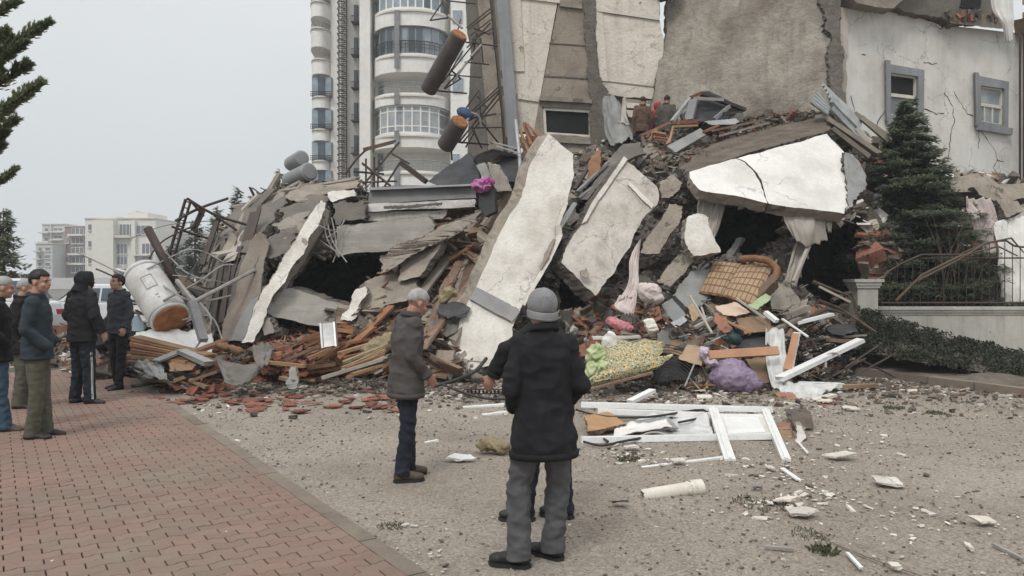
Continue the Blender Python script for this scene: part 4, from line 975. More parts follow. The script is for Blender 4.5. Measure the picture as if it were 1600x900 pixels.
# ---------------------------------------------------------------- loose fill
def chip(mb, c, s, kind, mi=0):
    R = Euler((rnd(0, 6.3), rnd(0, 6.3), rnd(0, 6.3))).to_matrix()
    if kind == 'stick': mb.box(c, (s*rnd(.06, .14), s*rnd(1.4, 3.2), s*rnd(.05, .1)), Euler((rnd(-.7, .7), rnd(-.5, .5), rnd(0, 6.3))).to_matrix(), mi, .05)
    elif kind == 'plate': mb.box(c, (s*rnd(.7, 1.6), s*rnd(.5, 1.2), s*rnd(.08, .16)), Euler((rnd(-.8, .8), rnd(-.7, .7), rnd(0, 6.3))).to_matrix(), mi, .25)
    else: mb.box(c, (s*rnd(.6, 1.3), s*rnd(.5, 1.1), s*rnd(.4, .9)), R, mi, .35)
def fill(name, label, region, n, smin, smax, mats, kinds=('lump', 'plate'), avoid=(), pw_=2.2, off=.03):
    mb = MB(); x0, x1, y0, y1 = region if not isinstance(region[0], tuple) else (min(p[0] for p in region), max(p[0] for p in region), min(p[1] for p in region), max(p[1] for p in region))
    k = 0; tries = 0
    while k < n and tries < n*8:
        tries += 1; px, py = rnd(x0, x1), rnd(y0, y1)
        if isinstance(region[0], tuple) and not pip(px, py, region): continue
        if py < lin(SKYL, px)-2 or py > lin(BASE, px): continue
        if any(pip(px, py, c[0]) for c in CAVES): continue
        if name.startswith('concrete') and py > 525 and px < 690 and random.random() < .8: continue
        s = smin+(smax-smin)*random.random()**pw_
        c = SP(px, py, off+s*.2); 
        if c.z < .02: c.z = .02
        chip(mb, c, s, random.choice(kinds), random.randrange(len(mats))); k += 1
    return tag(mb.build(name, mats, fix=False), label, kind='stuff')
fill('concrete_rubble', 'broken grey concrete lumps over the whole heap', (200, 1660, 170, 610), 3600, .07, .34, [m_conc, m_conc_d, m_edge, m_conc_w, m_rub, m_soil], pw_=3.4)
fill('concrete_crumbs', 'small concrete and plaster crumbs over the whole heap', (200, 1660, 170, 612), 24000, .02, .1, [m_conc, m_conc_w, m_edge, m_conc_w, m_rub, m_soil, m_white, m_wood2], ('lump', 'plate', 'plate', 'stick'), pw_=2)
fill('timber_rubble', 'splintered brown timber in the middle of the heap', [(560, 590), (540, 500), (600, 440), (640, 360), (830, 250), (800, 340), (740, 470), (690, 590)], 1500, .08, .5, [m_wood, m_wood2, m_woodw, m_soil, m_wood2], ('stick', 'plate', 'plate'))
fill('tile_rubble', 'crushed red tile and timber along the left foot of the heap', [(200, 600), (215, 545), (330, 545), (420, 520), (640, 520), (690, 590), (600, 610), (400, 618)], 6500, .03, .24, [m_tile, m_tile, m_wood, m_conc_w, m_brick, m_soil, m_wood2, m_edge], ('plate', 'plate', 'stick'))
fill('household_rubble', 'mixed splinters, plaster and household scraps at the right foot of the heap', [(880, 602), (880, 470), (960, 455), (1080, 470), (1210, 440), (1290, 470), (1300, 590), (1180, 612), (1000, 612)], 6000, .04, .26, [m_white, m_woodw, m_wood, m_conc, m_black, m_ply, m_brick, m_cgrey2, m_conc_d, m_edge, m_soil, m_card], ('plate', 'stick', 'lump', 'plate'), pw_=3)
fill('fine_rubble', 'fine pale crumbs among the scraps at the right foot of the heap', [(880, 602), (880, 470), (1300, 440), (1300, 590), (1180, 612), (1000, 612)], 6000, .02, .07, [m_white, m_conc, m_soil, m_conc_w, m_edge], ('lump', 'plate'))
fill('upper_rubble', 'brown earthy rubble on the slope above the big white slab', [(960, 250), (980, 200), (1290, 172), (1330, 215), (1290, 212), (1080, 268)], 4200, .03, .22, [m_soil, m_rub, m_woodw, m_edge, m_soil, m_conc_w, m_soil, m_brick], ('lump', 'plate', 'stick'), pw_=3)
fill('dark_branches', 'black twigs, wire and pale scraps left of the raised kerb', [(1210, 595), (1225, 500), (1320, 520), (1400, 560), (1330, 592)], 2400, .06, .34, [m_black, m_steel, m_black, m_bark, m_bark, m_white, m_conc_d, m_wood2], ('stick', 'stick', 'plate'))
fill('right_rubble', 'dusty fallen masonry at the foot of the white building', [(1330, 480), (1330, 200), (1480, 268), (1660, 290), (1660, 500)], 2200, .06, .5, [m_conc_w, m_white2, m_soil, m_brick, m_cream, m_woodw], ('lump', 'plate'))
fill('far_left_scrap', 'dark broken scraps and plaster behind the onlookers at the far left', (-8, 200, 515, 594), 1500, .04, .3, [m_black, m_conc_d, m_white, m_wood2, m_soil, m_brick, m_conc], ('plate', 'stick', 'lump'))
fill('left_scrap', 'bent black and white scrap beside the silver tank', [(140, 592), (200, 470), (300, 440), (340, 540), (300, 600)], 1300, .06, .5, [m_black, m_steel, m_white, m_conc_d, m_wood2, m_conc, m_black], ('stick', 'stick', 'plate', 'lump'))
fill('layered_rubble', 'thin crushed floor layers on the left shoulder of the heap', [(335, 400), (375, 322), (430, 296), (560, 288), (560, 345), (500, 400), (440, 420), (380, 420)], 1500, .1, .5, [m_conc, m_conc_w, m_conc_d, m_woodw, m_conc], ('plate', 'plate', 'stick'))

# ================================================================ BIG PIECES
def S(name, label, pts, t, mats, cat='concrete slab', step=.35, jag=.03, group=None, par=None, rings=3):
    b = MB(); b.slab([P(*p) for p in pts], t, step, jag, rings=rings); o = b.build(name, mats, par)
    if par is None: tag(o, label, cat, group)
    return o
def TH(name, px, py, D, label, cat, group=None): return empty(name, P(px, py, D), label, cat, group)
def SU(par, name, pts, t, mats, step=.35, jag=.03):
    b = MB(); b.slab([P(*p) for p in pts], t, step, jag); return under(b.build(name, mats), par)
def rods(par, name, lst, r, m_, n=5, sm=12):
    out = []
    for L_ in lst:
        b = MB(); pts = [P(*p) for p in L_]
        if len(pts) > 2: pts = spline(pts, sm)
        b.tube(pts, r*rnd(.85, 1.15), n); out.append(under(b.build(name, m_), par) if par else b.build(name, m_))
    return out
C2 = [m_conc, m_edge]; CW = [m_conc_w, m_edge]; WH = [m_white, m_conc_w]
# --- left shoulder
S('concrete_slab', 'large grey broken floor slab capping the left shoulder of the heap', [(352, 352, 17.0), (372, 322, 17.6), (400, 305, 18), (452, 296, 18.3), (462, 306, 17.8), (442, 322, 17.2), (426, 345, 16.6), (404, 372, 16), (388, 396, 15.6), (370, 390, 15.7)], (.1, .25, -.2), [m_conc_d, m_edge], jag=.12, step=.2)
for lb, pts, mt in (('layered grey plate lying directly under the two roof tanks', [(446, 306, 17.3), (480, 290, 17.8), (560, 282, 18), (562, 294, 17.6), (520, 302, 17.2), (470, 316, 16.9)], CW), ('second layered plate stepping down below the roof tanks', [(436, 326, 16.8), (470, 310, 17.1), (522, 304, 17.1), (506, 322, 16.7), (470, 342, 16.3), (440, 346, 16.3)], [m_conc_d, m_edge]),
        ('third layered plate beside the head of the pale edged column', [(424, 352, 16.1), (448, 340, 16.3), (486, 330, 16.4), (470, 362, 15.8), (440, 376, 15.6)], C2), ('lowest layered plate above the curved brown panel', [(404, 384, 15.6), (430, 366, 15.8), (462, 366, 15.7), (446, 394, 15.3), (424, 404, 15.2), (408, 398, 15.4)], [m_conc_d, m_edge])):
    S('concrete_slab', lb, pts, (.05, .18, -.14), mt, jag=.1, step=.18)
S('earth_covered_slab', 'broad dark sloping slab covered with earth just above the white slab', [(1062, 262, 17), (1092, 236, 17.8), (1150, 214, 18.6), (1220, 196, 19.1), (1288, 182, 19.4), (1294, 204, 17.6), (1240, 220, 17.2), (1160, 242, 16.7), (1082, 268, 16.3)], (0, .2, -.3), [m_soil, m_edge], jag=.08, step=.2)
S('concrete_slab', 'dark cracked wall sheet leaning at the far left of the heap', [(302, 478, 15.5), (318, 430, 15.9), (338, 378, 16.4), (360, 352, 16.6), (378, 392, 15.9), (372, 440, 15.4), (352, 500, 14.8), (332, 532, 14.4), (312, 510, 14.8)], (-.1, .3, 0), [m_conc, m_edge], jag=.08, step=.25)
S('concrete_slab', 'curved brown concrete panel left of the white edged column', [(366, 460, 15), (378, 410, 15.3), (392, 376, 15.5), (404, 364, 15.5), (414, 368, 15.4), (418, 392, 15.2), (410, 440, 14.8), (402, 470, 14.6), (384, 522, 14.1), (346, 534, 14.1), (350, 500, 14.4)], (-.05, .25, 0), [mat('brown_concrete', (.3, .255, .21), (.21, .178, .148), 1.2, .92, .6, 22, (.13, .11, .095), .5, .9, streak=.3, bd=.02), m_conc_w], jag=.04, step=.2)
for i, (a, b) in enumerate([((352, 500, 14.6), (378, 398, 15.5)), ((335, 470, 15.1), (352, 382, 16)), ((392, 470, 14.7), (404, 400, 15.2)), ((318, 470, 15.3), (345, 370, 16.2))]):
    S('floor_strip', 'thin upright strip of broken floor in the cracked left face of the heap', [a, (a[0]+9, a[1]+2, a[2]), (b[0]+7, b[1]+2, b[2]), b], (.03, .2, 0), [m_conc_d, m_conc_d], 'concrete strip', .2, .05, 'thin strips standing in the left face of the heap')
STR = [(346, 392, 372, 335, 60), (378, 356, 470, 292, 12), (392, 372, 500, 300, 9), (365, 345, 440, 300, 8), (410, 388, 520, 302, 10), (340, 420, 392, 345, 8), (385, 330, 470, 284, 7), (436, 300, 560, 280, 8), (455, 310, 566, 292, 7), (470, 296, 556, 279, 6), (400, 402, 466, 340, 9), (420, 300, 436, 272, 9)]
for i, (x0, y0, x1, y1, w2) in enumerate(STR[1:]):
    D0 = sheetD(x0, y0, False)-.75; D1 = sheetD(x1, y1, False)-.6; b = MB()
    b.beam(P(x0, y0, D0), P(x1, y1, D1), w2*.017, .07, up=(rnd(-.2, .2), -.5, 1), jit=.12)
    tag(b.build('splintered_board', random.choice([m_conc_w, m_woodw, m_conc, m_sheet])), 'thin splintered strip lying up the left shoulder of the heap', 'strip', 'splintered strips on the left shoulder')
for i in range(46):
    x0, y0 = rnd(335, 430), rnd(330, 420); t = rnd(.3, 1); x1 = x0+rnd(30, 120); y1 = y0-rnd(20, 90)
    if y1 < lin(SKYL, x1)-6 or (x0 > 405 and y0 > 395): continue
    D0 = sheetD(x0, y0, False)-.85-rnd(0, .2); D1 = sheetD(x1, y1, False)-.8; b = MB(); b.beam(P(x0, y0, D0), P(x1, y1, D1), rnd(.05, .22), rnd(.03, .08), up=(rnd(-.3, .3), -.6, 1), jit=.15)
    tag(b.build('splintered_board', random.choice([m_conc_w, m_woodw, m_conc, m_conc_d, m_sheet])), 'thin splintered strip lying up the left shoulder of the heap', 'strip', 'splintered strips on the left shoulder')
for i in range(26):
    x0, y0 = rnd(312, 400), rnd(400, 520); b = MB(); x1 = x0+rnd(4, 26); y1 = y0-rnd(30, 90); D0 = sheetD(x0, y0, False)-.9; b.beam(P(x0, y0, D0), P(x1, y1, D0+.7), rnd(.03, .12), .05, up=(0, -1, .2), jit=.15)
    tag(b.build('splintered_board', random.choice([m_conc_d, m_woodw, m_steel, m_conc_d])), 'dark thin strip hanging down the left face of the heap', 'strip', 'dark strips down the left face')
# white edged column
col = TH('fallen_column', 440, 430, 15, 'leaning column with a pale plaster edge dividing the left face from the dark opening', 'column')
SU(col, 'plaster_edge', [(494, 322, 15.9), (503, 312, 16.1), (509, 318, 16), (498, 352, 15.6), (482, 372, 15.2), (476, 392, 15), (462, 410, 14.8), (446, 440, 14.4), (424, 468, 14.1), (412, 500, 13.9), (396, 534, 13.7), (378, 536, 13.7), (396, 482, 14.1), (410, 455, 14.3), (430, 428, 14.6), (450, 394, 14.9)], (-.06, .14, 0), WH, .14, .025)
SU(col, 'concrete_face', [(500, 324, 16.1), (514, 330, 16.3), (511, 352, 16.1), (480, 400, 15.5), (452, 440, 15), (438, 466, 14.7), (428, 470, 14.4), (440, 438, 14.6), (470, 396, 15.1)], (.0, .3, 0), CW, .25, .03)
SU(col, 'painted_foot', [(392, 470, 14.35), (405, 462, 14.3), (398, 486, 14.05), (384, 534, 13.8), (360, 532, 13.95), (374, 500, 14.15)], (-.05, .3, 0), [m_greyp, m_conc], .3, .01)
SU(col, 'broken_foot', [(398, 500, 14.1), (422, 492, 14.2), (414, 520, 14), (404, 536, 13.9), (390, 536, 13.9)], (.05, .3, 0), C2, .15, .03)
# beams round the opening
m_board = mat('board_marked_concrete', (.36, .335, .3), (.28, .26, .23), 1.2, .92, .5, 22, (.17, .155, .135), .4, .8, streak=.2, wave=((1, 1, 14), .35), bd=.02)
S('concrete_beam', 'board marked beam lying below the dark opening, broken at its left end', [(404, 452, 14.6), (422, 446, 14.7), (440, 449, 14.8), (480, 458, 14.9), (547, 478, 14.9), (545, 500, 14.6), (508, 512, 14.4), (455, 500, 14.3), (410, 488, 14.2), (400, 470, 14.4)], (.05, .45, .02), [m_board, m_edge], 'concrete beam', .18, .035)
S('concrete_beam', 'thick board marked beam over the dark opening', [(526, 354, 16.0), (560, 350, 16.2), (640, 341, 16.4), (668, 338, 16.5), (680, 352, 16.4), (672, 366, 16.3), (640, 382, 16.1), (606, 392, 16), (527, 400, 15.7)], (.0, .5, .05), [m_board, m_edge], 'concrete beam', .25, .025)
S('concrete_block', 'rough concrete lump packed between the column head and the beam', [(520, 318, 16.6), (566, 312, 16.8), (572, 340, 16.6), (526, 352, 16.4)], (0, .5, 0), [m_conc_d, m_edge], 'concrete lump', .15, .08)
par_ = TH('roof_parapet', 655, 310, 17, 'grey capped parapet with white mouldings lying across the heap behind the beam', 'parapet')
SU(par_, 'grey_capping', [(578, 297, 17.1), (742, 290, 17.6), (744, 309, 17.5), (576, 318, 17)], (.0, .5, 0), [m_greyp, m_conc], .5, .012)
SU(par_, 'grey_capping', [(576, 293, 17.0), (742, 287, 17.5), (742, 290, 17.4), (577, 297, 16.95)], (.0, .6, 0), [m_greyp, m_greyp], .8, .01)
SU(par_, 'white_moulding', [(560, 319, 16.9), (742, 311, 17.4), (742, 323, 17.4), (564, 332, 16.9)], (.0, .5, 0), [m_white2, m_conc], .3, .02)
SU(par_, 'white_moulding', [(566, 333, 17), (700, 327, 17.4), (690, 342, 17.3), (572, 346, 17)], (.0, .5, 0), [m_white, m_conc], .2, .03)
SU(par_, 'soffit', [(600, 322, 16.84), (690, 317, 17.1), (690, 320, 17.1), (600, 326, 16.84)], (0, .06, 0), [m_conc_d, m_conc_d], .15, .02)
rb = TH('rebar_bundle', 515, 385, 16, 'bundle of bent reinforcing bars hanging into the dark opening beside the beam', 'rebar')
rods(rb, 'bar', [[(512, 350, 16), (520, 378, 15.6), (542, 410, 15.3)], [(505, 345, 16), (512, 375, 15.7), (530, 402, 15.4)], [(518, 340, 16.2), (523, 365, 15.8), (526, 398, 15.5)], [(500, 375, 15.8), (518, 388, 15.5), (536, 400, 15.4)], [(530, 352, 16), (534, 372, 15.8), (520, 410, 15.5)], [(538, 345, 16), (528, 360, 15.8), (510, 372, 15.5)], [(545, 352, 16), (520, 360, 15.6), (498, 352, 15.6)]], .013, m_wire)
# --- centre
S('roof_sheet', 'drooping dark sheet of torn roofing over red tiles, right of the opening', [(592, 405, 15.4), (612, 388, 15.8), (660, 372, 16), (690, 352, 16.3), (752, 330, 16.6), (745, 346, 16.2), (722, 360, 15.9), (690, 376, 15.5), (665, 386, 15.2), (640, 400, 15), (612, 420, 14.8), (594, 428, 14.9)], (.05, .12, .05), [m_woodw, m_soil], 'roof sheet', .15, .06)
S('concrete_slab', 'smooth grey-brown slab curling below the torn roof sheet', [(625, 412, 15.2), (660, 390, 15.5), (690, 380, 15.6), (678, 400, 15.2), (655, 432, 14.8), (622, 440, 14.8)], (.1, .3, 0), CW, jag=.03)
S('concrete_slab', 'rounded dusty concrete lump under the torn roof sheet', [(562, 446, 14.9), (580, 436, 15.1), (618, 428, 15.2), (650, 436, 15), (660, 456, 14.6), (640, 470, 14.4), (600, 478, 14.4), (572, 484, 14.5), (560, 465, 14.7)], (.05, .4, -.1), CW, jag=.05, step=.2)
S('plaster_strip', 'pale ragged plaster strip standing at the right edge of the dark opening', [(556, 452, 14.6), (572, 448, 14.6), (573, 458, 14.5), (560, 482, 14.2), (549, 502, 14), (532, 500, 14.1), (534, 492, 14.1), (548, 474, 14.4)], (.02, .2, 0), WH, 'plaster', .1, .04)
PL = [((560, 590), (650, 482), 22, m_wood, 'broad reddish plank slanting up behind the grey-haired man', 0), ((545, 545), (612, 478), 12, m_wood, 'narrow red plank beside the broad slanting plank', 0), ((530, 560), (584, 510), 9, m_wood, 'short red plank low on the left of the slanting planks', 0), ((668, 500), (770, 335), 24, m_woodw, 'long grey-brown board running up beside the tall white slab', 1), ((690, 505), (800, 300), 20, m_wood2, 'long dark board against the left edge of the tall white slab', 1), ((650, 470), (742, 345), 22, m_woodw, 'long board rising from the rubble toward the dark flower tub', 1), ((706, 535), (812, 292), 16, m_woodw, 'narrow weathered board hugging the tall white slab', 1), ((640, 440), (700, 372), 14, m_wood2, 'short brown board below the torn roof sheet', 1), ((664, 540), (742, 430), 12, m_wood2, 'dark board low beside the tall white slab', 1), ((715, 460), (748, 430), 6, m_orng, 'bright orange splinter on the boards beside the white slab', 1), ((700, 408), (745, 380), 7, m_wood, 'reddish splinter high on the boards beside the white slab', 1), ((598, 575), (640, 548), 9, m_woodl, 'yellow lath by the grey-haired man', 0), ((575, 540), (635, 500), 11, m_wood2, 'dark lath crossing under the broad reddish plank', 0), ((756, 262), (820, 225), 8, m_wood2, 'brown lath behind the magenta cloth', 1)]
for (a, b_, w2, m_, lb, st) in PL:
    D0 = sheetD(*a, False)-.55; D1 = sheetD(*b_, False)-.55; b = MB(); q0, q1 = P(*a, D0), P(*b_, D1)
    b.beam(q0, q1, w2*.0125, .05, up=(-.5, -.8, .6), jit=.08); tag(b.build('plank', m_), lb, 'plank')
def logs(n, fn):
    for i in range(n): fn(i)
# bark-like torn layers between the planks and the white slab
for i in range(16):
    t = i/15; x0 = 655+t*60+rnd(-8, 8); y0 = 520-t*20+rnd(-20, 20); x1 = 735+t*80+rnd(-8, 8); y1 = 350-t*60+rnd(-10, 10)
    D0 = sheetD(x0, y0, False)-.45; D1 = sheetD(x1, y1, False)-.5; mx_, my_ = (x0+x1)/2+rnd(-12, 12), (y0+y1)/2; Dm = (D0+D1)/2-.1
    w2 = rnd(5, 13); o = S('torn_layer', 'torn fibrous brown layer of roofing running up beside the tall white slab', [(x0, y0, D0), (x0+w2, y0+3, D0), (mx_+w2, my_, Dm), (x1+w2*.8, y1+3, D1), (x1, y1, D1), (mx_, my_-3, Dm)], (.05, .08, 0), [random.choice([m_woodw, m_wood2, m_soil, m_conc_w]), m_wood2], 'roofing strip', .14, .05, 'torn layers beside the tall white slab')
# --- the tall white slab
ts = TH('fallen_wall_slab', 780, 400, 14.5, 'tall white plastered wall slab leaning in the middle of the heap, crossed by a grey band', 'wall slab')
SU(ts, 'plaster_face', [(857, 209, 16.0), (896, 241, 15.7), (897, 272, 15.4), (884, 322, 15.0), (873, 351, 14.8), (876, 368, 14.75), (856, 413, 14.4), (832, 452, 14.0), (812, 486, 13.7), (800, 512, 13.5), (800, 560, 13.2), (768, 570, 13.05), (736, 578, 12.95), (672, 590, 13.0), (680, 568, 13.1), (703, 532, 13.4), (722, 492, 13.7), (738, 460, 14.0), (760, 414, 14.4), (790, 348, 14.9), (815, 308, 15.2), (826, 262, 15.6)], (-.22, .36, .02), WH, .3, .018)
SU(ts, 'grey_band', [(744, 449, 14.04), (752, 452, 13.99), (808, 482, 13.66), (812, 488, 13.6), (800, 503, 13.5), (790, 497, 13.55), (734, 467, 13.86)], (.0, .09, 0), [m_greyp, m_conc_d], .5, .008)
SU(ts, 'edge_moulding', [(888, 316, 14.9), (875, 350, 14.65), (879, 368, 14.6), (858, 412, 14.25), (820, 478, 13.75), (815, 474, 13.8), (852, 408, 14.32), (869, 368, 14.66), (868, 352, 14.7), (882, 316, 14.92)], (0, .08, 0), WH, .3, .01)
SU(ts, 'stained_strip', [(868, 372, 14.55), (858, 398, 14.3), (846, 420, 14.15), (842, 418, 14.2), (852, 394, 14.4), (863, 374, 14.6)], (0, .03, 0), [m_conc_w, m_conc_w], .1, .02)
# --- second white slab
s2 = TH('fallen_wall_slab', 955, 350, 15, 'smaller dusty white wall slab leaning to the right of the tall one, bare at its foot', 'wall slab')
SU(s2, 'plaster_face', [(975, 246, 15.9), (1000, 268, 15.7), (1026, 291, 15.5), (1028, 316, 15.3), (1007, 339, 15.1), (985, 384, 14.7), (962, 422, 14.4), (944, 444, 14.2), (930, 462, 14.05), (905, 437, 14.2), (877, 410, 14.4), (883, 393, 14.6), (909, 350, 15), (924, 320, 15.25)], (-.18, .34, -.12), [m_white3, m_edge], .2, .025)
SU(s2, 'edge_moulding', [(975, 244, 15.84), (981, 249, 15.8), (932, 318, 15.2), (916, 346, 14.96), (908, 350, 14.96), (924, 318, 15.2)], (0, .08, 0), WH, .3, .01)
SU(s2, 'edge_moulding', [(984, 284, 15.5), (1022, 320, 15.2), (1018, 326, 15.16), (981, 288, 15.46)], (0, .05, 0), WH, .3, .01)
SU(s2, 'chipped_patch', [(906, 424, 14.16), (916, 420, 14.16), (922, 428, 14.1), (918, 434, 14.06), (908, 432, 14.1)], (0, .04, 0), [m_conc_w, m_edge], .08, .02)
# --- big slab right
s3 = TH('fallen_wall_slab', 1200, 270, 15, 'broad white wall slab jutting out like a roof over the dark hollow, cracked across', 'wall slab')
SU(s3, 'plaster_face', [(1077, 269, 15.4), (1120, 256, 15.6), (1150, 248, 15.72), (1164, 254, 15.6), (1176, 266, 15.35), (1183, 278, 15.2), (1190, 294, 14.95), (1199, 317.5, 14.6), (1150, 306, 14.65), (1094, 297, 14.7), (1083, 286, 14.9)], (.0, .22, -.16), [m_white2, m_conc_w], .3, .02)
SU(s3, 'plaster_face', [(1152, 247.6, 15.73), (1190, 238, 15.9), (1250, 222, 16.2), (1292, 209, 16.4), (1304, 222, 16.3), (1326, 248, 15.9), (1338, 272, 15.5), (1341, 300, 15.1), (1319, 334, 14.6), (1260, 326, 14.6), (1201.5, 318, 14.6), (1193, 293, 14.95), (1187, 277, 15.2), (1178, 265, 15.35), (1166, 253, 15.6)], (.0, .22, -.16), [m_white2, m_conc_w], .3, .02)
SU(s3, 'broken_end', [(1318, 242, 15.7), (1332, 240, 15.9), (1350, 268, 15.6), (1352, 292, 15.3), (1338, 312, 14.9), (1322, 330, 14.55), (1324, 300, 15)], (.05, .25, -.1), [m_cgrey2, m_edge], .12, .06)
# --- smaller pieces between
for (lb, pts, mt, t) in [
    ('small pale concrete block hanging between the second slab and the dark hollow', [(1074, 340, 14.3), (1094, 334, 14.4), (1108, 340, 14.4), (1112, 362, 14.2), (1126, 394, 13.9), (1084, 400, 13.9), (1072, 382, 14.05)], WH, (-.02, .25, -.05)),
    ('brown faced slab standing on edge right of the second white slab', [(1046, 318, 15.4), (1066, 322, 15.3), (1062, 348, 15.1), (1030, 396, 14.7), (1002, 396, 14.7), (1012, 370, 15)], CW, (.05, .25, 0)),
    ('thin slab edge leaning below the pale hanging block', [(1072, 392, 14.5), (1086, 408, 14.3), (1046, 448, 14), (1026, 440, 14.1), (1050, 410, 14.4)], CW, (.05, .2, 0)),
    ('flat grey panel half buried left of the checked sofa', [(1052, 462, 13.9), (1080, 424, 14.2), (1116, 420, 14.3), (1112, 440, 14.1), (1096, 478, 13.7), (1066, 480, 13.7)], [m_cgrey2, m_conc], (.03, .12, 0)),
    ('square pale concrete block at the right foot of the heap', [(1232, 484, 14.1), (1262, 466, 14.3), (1264, 496, 14), (1234, 506, 13.9)], CW, (.05, .3, 0)),
    ('tilted grey slab below the fringed curtain', [(1195, 446, 14.6), (1228, 444, 14.6), (1252, 474, 14.2), (1240, 490, 14), (1206, 486, 14)], C2, (.03, .15, 0)),
    ('dark sloping beam between the two hollows on the right', [(1150, 372, 15.6), (1160, 372, 15.6), (1118, 440, 14.9), (1108, 436, 14.9)], [m_greyp, m_conc_d], (.1, .15, 0)),
    ('grey slab under the climbing onlookers', [(995, 232, 19), (1055, 228, 19), (1052, 250, 18.4), (1020, 262, 18.2), (994, 262, 18.4)], C2, (.0, .4, 0)),
    ('dark bent slab left of the second white slab head', [(942, 262, 17.4), (972, 226, 18.4), (1000, 222, 18.5), (1008, 240, 18), (992, 244, 17.6), (960, 262, 17), (918, 312, 16), (908, 312, 16)], [m_conc_d, m_edge], (.05, .25, 0)),
    ('angular brown concrete piece right of the second white slab head', [(1030, 284, 16), (1052, 272, 16.4), (1066, 286, 16.2), (1052, 306, 15.9), (1034, 310, 15.8)], CW, (.1, .3, 0)),
    ('pale slab lying at the foot of the white building right of the fir', [(1482, 276, 18.4), (1538, 270, 18.8), (1564, 290, 18.6), (1560, 302, 18.3), (1484, 300, 18)], CW, (0, .4, -.1)),
    ('long flat slab below the black ladder', [(1520, 292, 18), (1600, 286, 18.6), (1660, 288, 18.8), (1660, 304, 18.4), (1560, 316, 18), (1530, 304, 18)], CW, (0, .4, -.1)),
    ('dusty slab wedged between the two hanging white sheets', [(1556, 312, 17.8), (1590, 314, 18), (1600, 330, 17.8), (1572, 340, 17.6)], CW, (0, .3, -.1)),
    ('upright grey slab sliver in the left hollow by the column foot', [(408, 500, 14), (420, 496, 14), (428, 520, 13.8), (412, 524, 13.8)], C2, (.05, .2, 0)),
    ('broken white concrete edge at the far right end of the cracked shoulder', [(512, 300, 17), (552, 296, 17.2), (556, 306, 17.1), (520, 316, 16.8)], WH, (0, .3, -.05))]:
    S('concrete_slab' if 'block' not in lb else 'concrete_block', lb, pts, t, mt, 'concrete slab' if 'block' not in lb else 'concrete block', .16, .035)
# medium anonymous lumps of concrete, each its own thing
def lump(c, s, m_, label, group, name='concrete_lump', cat='concrete lump', flat=1.0):
    b = MB(); R = Euler((rnd(0, 6), rnd(0, 6), rnd(0, 6))).to_matrix() if flat == 1.0 else Euler((rnd(-.5, .5), rnd(-.5, .5), rnd(0, 6))).to_matrix()
    K = random.choice((5, 6, 7)); ring = [V((math.cos(6.283*i/K)*s*rnd(.35, .6), math.sin(6.283*i/K)*s*rnd(.3, .5), s*.22*flat)) for i in range(K)]
    b.slab([c+R @ p for p in ring], R @ V((rnd(-.1, .1)*s, rnd(-.1, .1)*s, -s*.4*flat)), s*.3, s*.05, rings=2)
    return tag(b.build(name, m_), label, cat, group)
def scatter_lumps(n, region, smin, smax, label, group, mats=None, flat=1.0, off=.1, **k):
    i = 0; n = int(n*.75); smin *= .7; smax *= .72
    while i < n:
        px, py = rnd(*region[:2]), rnd(*region[2:])
        if py < lin(SKYL, px)+6 or py > lin(BASE, px)-3 or any(pip(px, py, c[0]) for c in CAVES): continue
        lump(SP(px, py, off), rnd(smin, smax), mats or random.choice([C2, CW, [m_conc_d, m_edge]]), label, group, flat=flat, **k); i += 1
scatter_lumps(34, (470, 590, 285, 350), .3, .7, 'angular lump of crushed concrete packed under the left roof edge', 'crushed concrete lumps under the left roof edge')
scatter_lumps(26, (405, 470, 340, 470), .25, .55, 'angular concrete lump spilling down behind the white edged column', 'concrete lumps behind the white edged column')
scatter_lumps(30, (885, 1010, 250, 500), .3, .7, 'angular concrete lump in the gap around the second white slab', 'concrete lumps around the second white slab')
scatter_lumps(34, (1000, 1110, 280, 470), .3, .7, 'broken concrete lump between the second slab and the pale hanging block', 'concrete lumps left of the dark hollow', flat=.6)
scatter_lumps(26, (940, 1330, 178, 262), .2, .5, 'earthy lump on the slope above the broad white slab', 'lumps above the broad white slab', mats=[m_soil, m_edge], flat=.5)
scatter_lumps(26, (1130, 1240, 375, 440), .2, .5, 'lump of rubble inside the hollow behind the checked sofa', 'lumps in the hollow behind the sofa')
scatter_lumps(40, (1340, 1640, 250, 480), .3, .9, 'fallen masonry lump at the foot of the white building', 'masonry lumps behind the garden fence', mats=[m_cream, m_edge], flat=.5)
scatter_lumps(30, (600, 800, 300, 560), .2, .6, 'brown lump caught among the boards beside the tall white slab', 'brown lumps among the boards', mats=[m_soil, m_wood2], flat=.5)
scatter_lumps(36, (880, 1230, 470, 600), .15, .45, 'broken masonry lump among the household scraps', 'masonry lumps among the household scraps', flat=.5)
scatter_lumps(26, (300, 410, 350, 530), .2, .6, 'flat concrete fragment on the dark left face of the heap', 'flat fragments on the left face', flat=.3)
